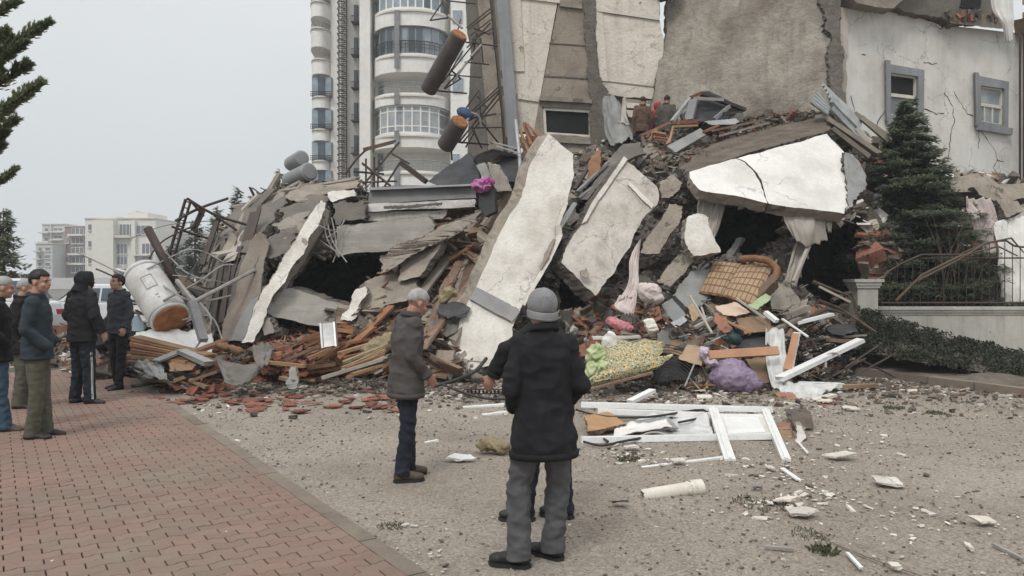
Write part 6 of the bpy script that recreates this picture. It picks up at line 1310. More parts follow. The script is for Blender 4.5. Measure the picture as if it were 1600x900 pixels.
S('black_board', 'matt black panel lying above the long orange-brown board', [(1142, 546, 12.4), (1176, 520, 12.9), (1216, 524, 12.8), (1200, 544, 12.4)], (0, .06, -.03), [m_tar, m_tar], 'panel', .4, .015)
S('dark_board', 'dark brown board behind the purple bag, right side', [(1166, 562, 12.3), (1204, 558, 12.4), (1208, 596, 12.1), (1186, 600, 12)], (0, .06, 0), [m_ply, m_wood2], 'board', .4, .015)
o = cloth('plastic_sheet', [[P(1196, 515, 12.7), P(1225, 512, 12.7)], [P(1196, 550, 12.4), P(1228, 548, 12.3)], [P(1200, 585, 12), P(1236, 588, 11.9)], [P(1210, 604, 11.7), P(1246, 606, 11.7)]], 18, 24, .07, 3.4, m_bag, aniso=(1, 1)); tag(o, 'crumpled milky plastic sheet hanging left of the orange-brown panel', 'plastic sheet')
o = cloth('plastic_sheet', [[P(1216, 600, 11.7), P(1260, 596, 11.7), P(1312, 600, 11.7)], [P(1222, 612, 11.4), P(1262, 610, 11.4), P(1300, 608, 11.5)], [P(1250, 622, 11.1), P(1276, 620, 11.2), P(1290, 612, 11.4)]], 26, 10, .05, 7, m_bag); tag(o, 'clear plastic sheet bunched at the foot of the heap by the hollow brick', 'plastic sheet')
# --- bars and profiles on the right
for (lb, a, b_, w2, m_) in (('long white plastic profile slanting up to the right over the black twigs', (1218, 592, 11.7), (1344, 532, 13.2), .15, m_pvc), ('white profile pointing right above the black twigs', (1244, 505, 13.3), (1300, 491, 13.6), .11, m_pvc), ('thin white profile slanting down to the right of the concrete block', (1222, 498, 13.2), (1262, 526, 12.8), .05, m_pvc), ('white profile lying flat at the foot of the heap, left of the brown block', (1252, 600, 11.8), (1316, 602, 11.9), .15, m_pvc), ('brown block in line with the flat white profile', (1318, 604, 11.8), (1368, 602, 12), .12, m_ply), ('short white profile beside the clear plastic', (1266, 628, 11), (1302, 618, 11.3), .12, m_pvcc), ('thin pale lath above the black twigs', (1285, 527, 13.4), (1352, 524, 13.6), .06, m_woodw), ('brown lath under the thin pale one', (1294, 531, 13.3), (1335, 533, 13.4), .12, m_wood2), ('white profile lying before the mattress', (984, 628, 10.6), (1020, 610, 11), .11, m_pvc), ('white profile behind the grey-haired man and the black coat', (718, 638, 10.4), (788, 633, 10.5), .09, m_pvc), ('shorter white profile just before the longer one', (754, 650, 9.8), (792, 645, 9.9), .1, m_pvc), ('thin white profile lying before the fallen window', (958, 737, 6.95), (1130, 715, 7.4), .05, m_pvc), ('tiny white profile on the road right of the grey-haired man', (664, 692, 8.1), (684, 688, 8.2), .04, m_pvc)):
    bar('plastic_profile' if 'profile' in lb else 'lath', lb, a, b_, w2, w2*.45, m_, 'profile' if 'profile' in lb else 'lath', .03)
q = MB(); q.tube(spline([P(1290, 575, 12.3), P(1292, 556, 12.5), P(1306, 552, 12.5), P(1312, 556, 12.4)], 10), .02, 6); tag(q.build('bent_tube', m_wire), 'small bent pale tube behind the long white profile', 'tube')
S('black_tyre_sheet', 'dark oval rubber sheet lying above the black twigs', [(1292, 512, 13.5), (1310, 506, 13.8), (1334, 508, 13.8), (1340, 518, 13.5), (1320, 524, 13.3), (1300, 522, 13.3)], (0, .1, -.04), [m_black, m_black], 'rubber sheet', .12, .03)
fr = TH('wire_rack', 1270, 545, 12.8, 'bent black wire rack under the long white profile', 'wire rack')
rods(fr, 'bar', [[(1248, 536, 12.8), (1272, 530, 12.9)], [(1254, 534, 12.8), (1262, 548, 12.6)], [(1268, 531, 12.9), (1276, 546, 12.6)], [(1250, 546, 12.7), (1290, 540, 12.8)], [(1256, 572, 12.4), (1262, 556, 12.5), (1280, 552, 12.6)], [(1320, 575, 12.3), (1372, 540, 13)], [(1330, 590, 12.2), (1400, 552, 13.2)], [(1300, 588, 12.1), (1352, 560, 12.7)], [(1340, 560, 12.8), (1400, 590, 12.8)]], .016, m_steel)
# branch debris by the pillar
for i, pts in enumerate(([(1278, 470, 14.6), (1310, 482, 14.6), (1340, 500, 14.4), (1370, 520, 14.2)], [(1270, 440, 14.8), (1300, 452, 14.7), (1326, 462, 14.7)], [(1300, 470, 14.6), (1330, 458, 14.8), (1338, 490, 14.6)], [(1262, 500, 14), (1290, 484, 14.3), (1320, 490, 14.3)])):
    q = MB(); q.tube(spline([P(*p) for p in pts], 10), [.05-.003*k for k in range(11)], 6); tag(q.build('fallen_branch', m_bark), ('long dark branch lying between the heap and the white pillar', 'thin branch crossing the right dark hollow', 'crooked branch just left of the white pillar', 'low branch beside the square concrete block')[i], 'branch')
bar('splintered_lath', 'pale splintered lath crossing the dark branches', (1280, 448, 14.4), (1328, 472, 14.4), .06, .04, m_sheet, 'lath')
# --- middle-right scraps, each its own
blob('sack', 'round dirty white sack below the second white slab', 'sack', [(P(1016, 458, 13.2), (.2, .17, .17), None), (P(1006, 452, 13.3), (.12, .12, .12), None), (P(1028, 466, 13.1), (.1, .1, .07), None)], m_rose, .02, .03, (6, 6, 6))
blob('crumpled_cloth', 'crumpled bright pink cloth on the rubble below the sack', 'cloth', [(P(968, 508, 12.7), (.18, .14, .06), (0, .2, 0)), (P(956, 502, 12.8), (.1, .1, .05), None), (P(980, 512, 12.6), (.09, .09, .06), None)], m_pink, .018, .05, (9, 9, 9))
lump(P(1018, 514, 12.5), .4, [m_cwhite, m_white], 'pale chipped stone beside the pink cloth', None, 'broken_stone', 'stone')
lump(P(1036, 528, 12.4), .3, [m_cgrey2, m_conc], 'bluish grey stone right above the mattress', None, 'broken_stone', 'stone')
S('appliance_box', 'grey metal appliance casing tilted beside the flat grey panel', [(1034, 476, 13.4), (1050, 466, 13.6), (1072, 492, 13.1), (1058, 506, 12.9), (1046, 496, 13)], (.1, .2, .05), [m_greyp, m_black], 'appliance', .5, .01)
S('glass_fragment', 'pale glassy panel piece in front of the grey appliance casing', [(1048, 504, 12.8), (1068, 494, 12.9), (1074, 500, 12.8), (1056, 512, 12.7)], (.0, .05, 0), [m_zinc, m_zinc], 'panel', .3, .01)
S('cardboard_sheet', 'brown cardboard flap right of the grey appliance casing', [(1074, 478, 13.2), (1086, 472, 13.4), (1094, 492, 13.1), (1082, 502, 12.9)], (.0, .04, 0), [m_card, m_card], 'cardboard', .3, .02)
S('light_board', 'light broken board lying in front of the checked sofa', [(1118, 478, 13.1), (1150, 472, 13.3), (1172, 488, 13), (1150, 494, 12.8), (1130, 492, 12.8)], (.0, .05, 0), [mat('pale_veneer', (.6, .46, .36), (.5, .38, .29), 4, .7), m_woodl], 'board', .2, .02)
S('green_cloth', 'pale green cloth scrap under the sofa corner', [(1168, 478, 13.1), (1196, 458, 13.4), (1204, 466, 13.2), (1184, 484, 12.9)], (.0, .05, 0), [mat('pale_green_cloth', (.36, .45, .26), (.28, .36, .2), 6), m_cgrey2], 'cloth', .15, .03)
S('leather_sheet', 'reddish brown leather flap left of the light board', [(1116, 490, 12.9), (1136, 494, 12.8), (1144, 516, 12.5), (1132, 520, 12.5), (1120, 506, 12.7)], (.0, .05, 0), [m_brick, m_wood], 'leather', .2, .03)
S('brown_carton', 'brown carton lying behind the black panel', [(1150, 496, 12.9), (1200, 494, 13), (1206, 518, 12.7), (1164, 522, 12.6)], (.05, .25, 0), [m_ply, m_wood2], 'carton', .3, .02)
blob('toppled_device', 'small dark teal device lying above the black panel', 'device', [(P(1148, 530, 12.4), (.12, .1, .1), (0, .5, 0)), (P(1154, 518, 12.5), (.05, .05, .09), None), (P(1134, 530, 12.4), (.1, .03, .03), (0, .4, 0))], mat('dark_teal_plastic', (.02, .05, .05), None, 4, .5), .012, 0)
for (lb, a, b_, w2, m_) in (('pale stick leaning up in the middle of the scraps', (1078, 462, 12.9), (1112, 520, 12.3), .035, m_sheet), ('crossing pale stick beside the leaning one', (1096, 480, 12.8), (1104, 504, 12.5), .03, m_sheet), ('orange stick beside the leather flap', (1132, 500, 12.5), (1174, 520, 12.3), .06, m_orng), ('thin pale stick in front of the sofa', (1150, 466, 13), (1196, 498, 12.7), .05, m_sheet), ('white sliver right of the light board', (1196, 488, 12.9), (1214, 502, 12.7), .1, m_pvc), ('grey square tube among the thin sticks', (1086, 512, 12.4), (1112, 496, 12.6), .07, m_wire), ('long dark strip in front of the grey appliance', (1056, 508, 12.5), (1092, 524, 12.2), .03, m_steel), ('pale plank under the square concrete block', (1200, 520, 12.9), (1250, 498, 13.4), .1, m_woodw), ('weathered plank end by the low branch', (1224, 496, 13.8), (1262, 480, 14), .16, m_woodw)):
    bar('stick' if 'stick' in lb else 'strip', lb, a, b_, w2, w2*.6, m_, 'stick' if 'stick' in lb else 'strip', .04)
for i in range(60):
    x, y = rnd(1060, 1230), rnd(470, 540); D = sheetD(x, y, False)-.5; L = rnd(8, 30); a = rnd(-.6, 1.0)
    bar('stick', 'thin splinter standing up among the household scraps', (x, y, D), (x+L*math.cos(a), y+L*math.sin(a), D-.2), rnd(.015, .04), .02, random.choice([m_sheet, m_wire, m_wood, m_steel, m_pvc, m_woodw]), 'splinter', group='splinters among the household scraps')
for i in range(40):
    x, y = rnd(1090, 1230), rnd(350, 440); D = sheetD(x, y)-.4
    if pip(x, y, CAVES[1][0]) and y < 385: continue
    L = rnd(12, 40); a = rnd(.6, 1.4)
    bar('bent_strip', 'bent metal strip in the hollow above the sofa', (x, y, D), (x-L*math.cos(a), y+L*math.sin(a), D-.3), rnd(.03, .07), .02, random.choice([m_greyp, m_wire, m_steel, m_conc_w]), 'metal strip', group='bent strips in the hollow above the sofa')
# ================================================================ LEFT FOOT: boards, tarps, tiles
for i in range(7):
    bar('stacked_board', ('topmost', 'second', 'third', 'fourth', 'fifth', 'sixth', 'lowest')[i]+' board of the fanned orange stack beside the white sheet', (212+i*.6, 527+i*5, 12.9-i*.07), (330-i*5, 556+i*1.6, 12.2-i*.05), .24, .05, m_wood if i % 2 else m_woodl, 'board', .04)
for i, (a, b_, m_) in enumerate((((200, 556, 12.6), (262, 566, 12.2), m_wood), ((204, 564, 12.4), (250, 572, 12.1), m_wood2), ((300, 552, 12.3), (352, 532, 12.8), m_wood), ((352, 556, 12.3), (316, 572, 12), m_wood2))):
    bar('loose_board', ('low reddish board sticking out left of the fanned stack', 'dark board under the low reddish one', 'red-brown board rising right of the fanned stack', 'dark board below the rising one')[i], a, b_, .2, .05, m_, 'board', .06)
o = cloth('white_sheet_metal', [[P(214, 519, 13.6), P(260, 516, 13.8), P(306, 520, 13.8), P(330, 524, 13.8)], [P(208, 530, 13.2), P(262, 530, 13.3), P(300, 532, 13.3), P(334, 538, 13.3)], [P(204, 546, 12.7), P(262, 546, 12.7), P(300, 552, 12.7), P(330, 552, 12.7)]], 30, 14, .05, 6, m_pvc, thick=.03); tag(o, 'crumpled white car roof panel under the silver tank', 'car panel')
S('windscreen', 'pale blue windscreen piece between the young man and the silver tank', [(206, 498, 13.9), (214, 492, 14), (226, 512, 13.9), (222, 518, 13.8), (206, 517, 13.7)], (.02, .05, 0), [mat('pale_blue_glass', (.35, .43, .47), (.28, .35, .4), 2, .25), m_zinc], 'windscreen', .4, .01)
bar('metal_tray', 'bent grey metal sheet edge rising left of the bright profile', (244, 564, 11.9), (284, 548, 12.2), .25, .03, m_greyp, 'metal sheet', .05)
bar('metal_channel', 'bright aluminium channel lying on the boards above the pale tarp', (284, 549, 12.1), (326, 568, 11.6), .16, .07, m_alu, 'metal channel', .04)
S('orange_block', 'orange board under the aluminium channel', [(262, 568, 11.9), (290, 558, 12), (312, 566, 11.8), (300, 578, 11.6), (264, 580, 11.7)], (0, .1, -.05), [m_woodl, m_wood], 'board', .3, .02)
o = cloth('tarp', [[P(203, 572, 12.1), P(226, 562, 12.2), P(256, 566, 12)], [P(212, 580, 11.8), P(234, 574, 11.6), P(258, 584, 11.5)], [P(226, 592, 11.5), P(246, 590, 11.3), P(272, 600, 11.2)]], 22, 18, .07, 5, m_cgrey2, ragged=.04); tag(o, 'pale grey tarp crumpled at the corner of the brick pavement', 'tarp')
o = cloth('tarp', [[P(336, 548, 11.9), P(352, 562, 11.7), P(384, 570, 11.7), P(416, 552, 12)], [P(342, 570, 11.5), P(360, 580, 11.3), P(390, 584, 11.3), P(408, 570, 11.7)], [P(350, 598, 11.1), P(368, 600, 11), P(388, 594, 11.1), P(402, 582, 11.4)]], 26, 20, .06, 3.4, m_cgrey, aniso=(.8, 1.6), ragged=.02); tag(o, 'dark grey tarp slung in folds between the tile heaps', 'tarp')
o = cloth('tarp', [[P(392, 540, 12.4), P(412, 536, 12.5), P(430, 540, 12.4)], [P(396, 556, 12), P(410, 560, 11.9), P(424, 552, 12.1)], [P(400, 572, 11.7), P(410, 574, 11.6), P(420, 566, 11.8)]], 14, 12, .05, 4, m_cgrey); tag(o, 'small grey tarp end right of the slung dark tarp', 'tarp')
bl = blob('foam_roll', 'dirty orange-brown foam roll above the slung dark tarp', 'foam roll', [(P(350, 542, 12.3), (.16, .1, .06), (0, .2, 0)), (P(368, 548, 12.2), (.16, .1, .07), (0, .3, 0))], mat('orange_foam', (.24, .14, .065), (.15, .095, .055), 6, .95, .6, 20), .03, .04, (6, 6, 6))
for i in range(9):
    bar('batten', 'yellowish roof batten sticking out toward the grey-haired man', (606-rnd(0, 8), 540+i*3.5, 12.4-i*.05), (548+rnd(-16, 10), 568+i*2.6+rnd(-4, 4), 11.9-i*.05), rnd(.05, .09), .04, random.choice([m_woodl, m_wood, m_woodl, m_yellow]), 'batten', group='battens sticking out left of the grey-haired man')
for i, (a, b_, w2, m_) in enumerate((((398, 556, 12.3), (440, 552, 12.4), .12, m_orng), ((418, 566, 11.9), (476, 572, 11.8), .08, m_woodl), ((500, 592, 11.4), (606, 561, 12), .10, m_steel), ((502, 591, 11.3), (604, 559.5, 11.95), .02, m_sheet), ((440, 590, 11.5), (462, 596, 11.3), .1, m_wood2), ((480, 546, 12.6), (540, 536, 12.8), .1, m_wood), ((530, 552, 12.3), (604, 530, 12.8), .1, m_woodl), ((536, 560, 12.2), (600, 545, 12.5), .08, m_wood))):
    bar('beam', ('bright orange batten end over the dark gap', 'yellow batten below the bright orange one', 'long dark sheet edge under the tiles, left of the grey-haired man', 'thin pale strip along the dark sheet edge', 'dark short board at the foot of the tiles', 'brown batten below the galvanised box', 'upper yellow batten pointing at the grey-haired man', 'brown batten below the upper yellow one')[i], a, b_, w2, .05, m_, 'batten', .05)
S('short_post', 'grey weathered post stub standing in front of the tiles', [(454, 574, 11.5), (462, 573, 11.5), (464, 606, 11.2), (450, 607, 11.2), (446, 600, 11.2)], (0, .08, 0), [m_cgrey2, m_wood2], 'post', .15, .02)
gb = TH('galvanised_box', 511, 525, 12.5, 'small galvanised metal box standing upright on the tiles', 'metal box')
SU(gb, 'front', [(501, 506, 12.6), (520, 504, 12.65), (523, 540, 12.4), (504, 543, 12.35)], (.03, .1, 0), [m_alu, m_zinc], 1, .003)
SU(gb, 'flange', [(499, 505, 12.58), (502, 505, 12.56), (505, 544, 12.3), (502, 544, 12.32)], (0, .12, 0), [m_pvc, m_zinc], 1, .002); SU(gb, 'flange', [(520, 503, 12.62), (523, 503, 12.62), (526, 541, 12.36), (523, 541, 12.36)], (0, .12, 0), [m_pvc, m_zinc], 1, .002)
blob('foam_lump', 'yellow foam lump below the broad reddish plank', 'foam', [(P(592, 540, 12.6), (.2, .15, .14), None), (P(610, 530, 12.7), (.15, .12, .12), None), (P(576, 548, 12.5), (.14, .12, .1), None)], m_yellow, .03, .05, (6, 6, 6))
blob('foam_lump', 'small yellow foam lump among dark cloth beside the tall white slab', 'foam', [(P(703, 458, 13.9), (.14, .1, .11), None), (P(694, 466, 13.9), (.1, .1, .1), None)], m_yellow, .025, .05, (8, 8, 8))
for i, (x, y, w2, h2, m_) in enumerate(((690, 474, 44, 20, m_tar), (676, 500, 40, 22, m_cgrey), (672, 528, 34, 26, m_black))):
    D = 13.75-i*.12; o = cloth('dark_cloth', [[P(x, y, D+.1), P(x+w2*.5, y-4, D), P(x+w2, y+3, D+.1)], [P(x-8, y+h2*.5, D-.1), P(x+w2*.5, y+h2*.8, D-.16), P(x+w2, y+h2*.3, D-.1)], [P(x, y+h2, D-.2), P(x+w2*.4, y+h2*1.1, D-.3), P(x+w2*.9, y+h2, D-.2)]], 20, 18, .05, 2.6, m_, ragged=.02)
    tag(o, ('dark jacket-like cloth above the grey-haired man', 'grey-brown cloth before the face of the grey-haired man', 'lowest black cloth beside the tall white slab')[i], 'cloth')
q = MB(); q.tube(spline([P(676, 604, 11.6), P(712, 594, 11.7), P(742, 580, 12.2), P(760, 560, 12.6)], 14), .03, 6); tag(q.build('cable', m_black, smooth=True), 'black hose running along the foot of the tall white slab', 'hose')
q = MB(); q.tube(spline([P(690, 600, 11.4), P(720, 612, 11), P(756, 622, 10.8), P(790, 624, 10.8)], 14), .018, 6); tag(q.build('cable', m_black, smooth=True), 'thin black cable curving along the ground behind the two men', 'cable')
ml = TH('wire_spring', 750, 612, 11.2, 'rusty bed spring mesh flattened on the ground behind the two men', 'bed spring')
for i in range(10):
    b = MB(); b.tube([P(728+i*6+4*math.cos(a), 611+4*math.sin(a)+a*.1, 11.2+.1*math.sin(a)) for a in [k*.8 for k in range(18)]], .009, 4); under(b.build('coil', m_rebar), ml)
for i in range(64):
    x, y = rnd(420, 600), rnd(515, 596); D = sheetD(x, y, False)-.45; L = rnd(20, 75); a = rnd(.05, .65)*random.choice((1, 1, 1, -.5)); x1, y1 = x+L*math.cos(a), y-L*math.sin(a)
    if y1 < 500: continue
    bar('roof_batten', 'reddish brown roof timber jumbled among the red tiles', (x, y, D), (x1, y1, D+rnd(-.2, .4)), rnd(.04, .13), rnd(.03, .06), random.choice([m_wood, m_wood, m_woodl, m_wood2, m_tile]), 'timber', .08, group='timbers among the red tiles')
for i in range(26):
    x, y = rnd(215, 400), rnd(535, 600); D = sheetD(x, y, False)-.4; L = rnd(18, 55); a = rnd(-.5, .5)
    bar('roof_batten', 'brown timber end in the foot of the heap between the two tarps', (x, y, D), (x+L*math.cos(a), y-L*math.sin(a), D+rnd(-.1, .3)), rnd(.04, .12), rnd(.03, .06), random.choice([m_wood, m_woodl, m_wood2]), 'timber', .08, group='timber ends between the two tarps')
# individual roof tiles
def tile_mesh():
    b = MB(); n = 12; vs = []; Lx, Ly = .24, .4
    for s in (0, 1):
        for j in (0, 1):
            for i in range(n+1):
                u = i/n; z = .016*abs(math.sin(u*math.pi*2.5))+.014*(1-s); vs.append((Lx*(u-.5), Ly*(j-.5), z))
    W = n+1; N = 2*W; fs = []
    for i in range(n): fs += [(i, i+1, W+i+1, W+i), (N+i, N+W+i, N+W+i+1, N+i+1), (i, N+i, N+i+1, i+1), (W+i, W+i+1, N+W+i+1, N+W+i)]
    fs += [(0, W, N+W, N), (n, N+n, N+W+n, W+n)]; b.add(vs, fs); o = b.build('roof_tile', m_tile); return o
tm = tile_mesh(); tm.scale = (1, 1, 1)
def half_tile():
    b = MB(); b.slab([V(p) for p in ((-.11, -.18, 0), (.11, -.2, 0), (.1, .02, 0), (.02, .1, 0), (-.1, .04, 0))], (0, 0, -.02), .1, .01); return b.build('tile_piece', [m_tile, m_tile])
th_ = half_tile()
def place(o, c, nrm, spin, first): 
    z = nrm.normalized(); x = z.orthogonal().normalized(); q = Quaternion(z, spin); x = q @ x; y = z.cross(x)
    if not first: o = o.copy(); COL.objects.link(o)
    o.matrix_world = Matrix.Translation(c) @ Matrix((x, y, z)).transposed().to_4x4() @ Matrix.Scale(rnd(.3, .95), 4); return o
ft = True; fh = True
TZ = [(240, (405, 606, 538, 602), 'red clay roof tile jumbled in the tile heap left of the grey-haired man', 'roof tiles left of the grey-haired man', 200), (0, (240, 460, 588, 630), 'red clay tile piece scattered on the ground below the slung tarp', 'tile pieces on the ground below the tarp', 90), (0, (600, 700, 355, 420), 'red tile slipping out under the torn roof sheet', 'tiles under the torn roof sheet', 24), (0, (900, 1100, 500, 560), 'red tile piece among scraps near the mattress', 'tile pieces near the mattress', 22), (0, (380, 640, 598, 642), 'tile piece lying on the road before the tile heap', 'tile pieces on the road before the tile heap', 60)]
for _, (x0, x1, y0, y1), lb, gp_, n in TZ:
    for i in range(n):
        px, py = rnd(x0, x1), rnd(y0, y1); ba = lin(BASE, px)
        if py < ba-2: c = SP(px, py, .22); nr = V((rnd(-.5, .5), rnd(-.9, -.1), rnd(.5, 1)))
        else: c = G(px, max(py, 600), .02); nr = V((rnd(-.15, .15), rnd(-.15, .15), 1))
        if c.z < .03: c.z = .03
        whole = 'roof tile' in lb and rnd(0, 1) < .75
        if whole: o = place(tm, c, nr, rnd(0, 6.3), ft); ft = False
        else: o = place(th_, c, nr, rnd(0, 6.3), fh); fh = False
        tag(o, lb, 'roof tile', gp_)
# ================================================================ ON THE ROAD
# fallen white window frame
wf_ = TH('fallen_window', 1080, 665, 8.6, 'large white plastic window and door frame lying on the road right of the man in the black coat', 'window frame')
def fd(px, py): return 9.35-(py-640)*.0252
for nm, a, b_, w2 in (('frame_bar', (908, 633), (1206, 641), .105), ('frame_bar', (908, 688), (1214, 682), .10), ('frame_bar', (1114, 641), (1141, 722), .105), ('frame_bar', (1196, 643), (1229, 722), .085), ('frame_bar', (934, 643), (1112, 650), .05)):
    b = MB(); b.beam(P(*a, fd(*a)), P(*b_, fd(*b_)), w2, .06, up=(0, .18, 1)); under(b.build(nm, m_pvc), wf_)
    b = MB(); qa, qb = P(*a, fd(*a)), P(*b_, fd(*b_)); b.beam(qa+V((0, 0, .034)), qb+V((0, 0, .034)), w2*.35, .018, up=(0, .18, 1)); under(b.build('glazing_bead', m_pvc), wf_)
b = MB(); b.slab([P(x, y, fd(x, y)+.0) for x, y in ((1121, 646), (1192, 647), (1206, 680), (1130, 683))], (0, .01, -.03), 2, 0); under(b.build('panel', [m_white2, m_pvc]), wf_)
b = MB(); b.slab([P(x, y, fd(x, y)-.04) for x, y in ((1130, 651), (1184, 652), (1196, 675), (1138, 677))], (0, .005, -.015), 2, 0); under(b.build('raised_panel', [m_pvc, m_pvc]), wf_)
for k, pts in enumerate(([(900, 640), (940, 650), (1000, 652), (1040, 648), (1096, 640), (1103, 650), (1060, 660)], [(912, 690), (940, 696), (970, 690), (1004, 684)], [(916, 662), (930, 676), (950, 690)])):
    q = MB(); q.tube(spline([P(x, y, fd(x, y)-.08) for x, y in pts], 16), .014, 5); tag(q.build('rubber_strip', m_black), ('long black rubber seal looping over the fallen window', 'black rubber seal curling over the front bar of the fallen window', 'short black seal at the left end of the fallen window')[k], 'rubber seal')
o = cloth('plastic_wrap', [[P(958, 664, 8.9), P(1010, 652, 9.1), P(1062, 650, 9.1), P(1104, 652, 9)], [P(962, 676, 8.5), P(1010, 668, 8.7), P(1064, 668, 8.7), P(1112, 668, 8.6)], [P(966, 686, 8.3), P(1010, 682, 8.4), P(1060, 682, 8.3), P(1114, 681, 8.3)]], 34, 16, .06, 3.5, m_bag); tag(o, 'crumpled grey-white plastic wrap lying inside the fallen window frame', 'plastic wrap')
o = cloth('plastic_wrap', [[P(960, 668, 8.6), P(1000, 660, 8.7), P(1040, 655, 8.8)], [P(958, 680, 8.3), P(1002, 672, 8.4), P(1050, 664, 8.5)]], 24, 6, .04, 4, m_cwhite); tag(o, 'white twisted cloth strip inside the fallen window frame', 'cloth')
S('veneer_board', 'brown veneer panel lying inside the left end of the fallen window', [(913, 650, 8.95), (950, 643, 9.2), (978, 662, 8.7), (950, 668, 8.5), (918, 674, 8.35)], (0, .02, -.04), [mat('tan_veneer', (.42, .25, .12), (.34, .19, .09), 3, .6, .2, 30, (.15, .1, .07), .4, 3), m_ply], 'board', .25, .02)
S('aluminium_sheet', 'grey metal sheet behind the brown veneer panel', [(975, 660, 8.9), (1040, 650, 9.1), (1060, 668, 8.6), (985, 672, 8.5)], (0, .02, -.03), [m_zinc, m_zinc], 'metal sheet', .3, .01)
# bricks at the right end
hb = TH('hollow_brick', 1239, 678, 8.4, 'dark hollow brick with square holes at the right end of the fallen window', 'brick')
b = MB(); b.slab([P(1213, 668, 8.7), P(1234, 666, 8.75), P(1242, 694, 8.15), P(1222, 696, 8.1)], (.1, .25, 0), .5, .004); under(b.build('brick_body', [m_ply, m_brick]), hb)
for i in range(3):
    for j in range(3): b = MB(); b.slab([P(1216+i*7+j*2+dx, 671+j*8.2+dy, 8.62-j*.17) for dx, dy in ((0, 0), (4.6, 0), (6, 6), (1.4, 6))], (0, .006, 0), 1, 0); under(b.build('painted_hole', [m_dark, m_dark]), hb)  # thin plates on the brick face, hole shade painted near-black
S('plaster_chunk', 'curved white plaster chunk beside the dark hollow brick', [(1243, 664, 8.6), (1252, 666, 8.6), (1257, 686, 8.2), (1250, 697, 8.05), (1243, 690, 8.15)], (.08, .2, 0), WH, 'plaster', .08, .02)
S('brown_block', 'rough grey-brown block behind the white plaster chunk', [(1234, 646, 9.2), (1266, 643, 9.3), (1270, 668, 8.8), (1246, 674, 8.65)], (.02, .25, 0), [m_soil, m_edge], 'block', .12, .015)
S('hollow_brick', 'broken red hollow brick half under the clear plastic', [(1214, 614, 11.3), (1250, 612, 11.4), (1252, 624, 11.1), (1218, 626, 11)], (.02, .2, 0), [m_brick, m_ply], 'brick', .1, .02)
S('red_brick', 'red brick piece lying right of the clear plastic', [(1280, 632, 10.6), (1306, 630, 10.7), (1312, 638, 10.4), (1290, 642, 10.2)], (.02, .12, 0), [m_brick, m_brick], 'brick', .1, .02)
# cream gutter pipe
pg = TH('gutter_pipe', 1048, 768, 5.95, 'broken cream drainpipe lying on the road, open end to the left', 'drainpipe')
a, b_ = P(1004, 776, 6.1), P(1084, 763, 6.2); d = (b_-a); L = d.length; d.normalize(); x_ = V((0, 0, 1)); x_ = (x_-d*x_.dot(d)).normalized(); y_ = d.cross(x_); r_ = .058
def halfpipe(s0, s1, r, a0=-2.55, a1=2.2, t=.006, name='pipe'):
    vs = []; n = 22; 
    for s in (s0, s1):
        for rr2 in (r, r-t):
            for k in range(n+1): an = a0+(a1-a0)*k/n+(.0 if s else .12*math.sin(k)); vs.append(a+d*(s*L+(rnd(-.012, .012) if s == s0 else 0))+x_*math.cos(an)*rr2+y_*math.sin(an)*rr2)
    W = n+1; fs = []
    for k in range(n): fs += [(k, k+1, 2*W+k+1, 2*W+k), (W+k, 3*W+k, 3*W+k+1, W+k+1), (k, W+k, W+k+1, k+1), (2*W+k, 2*W+k+1, 3*W+k+1, 3*W+k)]
    fs += [(0, 2*W, 3*W, W), (n, W+n, 3*W+n, 2*W+n)]; q = MB(); q.add(vs, fs); under(q.build(name, m_pvcc, smooth=False), pg)
halfpipe(0, 1, r_); halfpipe(.86, .9, r_*1.1, name='collar_ring'); halfpipe(.93, 1.16, r_*1.13, -3, 2.9, name='socket'); halfpipe(1.0, 1.03, r_*1.2, -3, 2.9, name='collar_ring')
# pale fragments on the road
FR = [(723, 718, 42, 17, m_pvc, 'broken white plastic fitting on the road between the two men'), (1250, 803, 48, 15, m_white2, 'white broken slab edge lying right below the weeds'), (1382, 755, 52, 17, m_white2, 'biggest flat white plaster piece out on the road'), (1313, 714, 44, 9, m_white2, 'flat pale plate on the road beyond the drainpipe'), (1536, 816, 48, 10, m_cream, 'narrow cream fragment near the right frame edge'), (1203, 733, 18, 8, m_white2, 'small white piece just below the fallen window leg'), (966, 786, 30, 8, m_cgrey2, 'flat grey fragment left of the cream drainpipe'), (1398, 886, 22, 9, m_white2, 'small white block at the bottom edge of the road'), (672, 869, 9, 6, m_white2, 'tiny white chip beside the pavement kerb'), (1228, 783, 44, 8, m_cream, 'thin cream flakes above the white slab edge'), (1182, 762, 20, 7, m_cgrey2, 'small grey flake right of the drainpipe socket'), (1330, 640, 30, 8, m_white2, 'pale flat chip near the raised kerb'), (1516, 858, 12, 7, m_white2, 'small white chip beside a brown crumb at lower right'), (1425, 612, 18, 7, m_white2, 'white chip against the raised kerb'), (1590, 618, 20, 10, m_brick, 'orange brick end against the raised kerb at the right edge'), (1290, 628, 22, 8, m_cream, 'cream chip beside the red brick piece'), (1180, 625, 24, 8, m_woodw, 'brown chip before the purple bag'), (1100, 622, 30, 10, m_cream, 'cream foam strip before the purple bag'), (1090, 612, 26, 8, m_cream, 'second cream strip nearer the purple bag'), (370, 690, 9, 5, m_white2, 'tiny white chip out on the grey road left of the men'), (1060, 722, 26, 9, m_white2, 'white chip under the front bar of the fallen window'), (985, 700, 26, 8, m_white2, 'white chip left of the fallen window legs')]
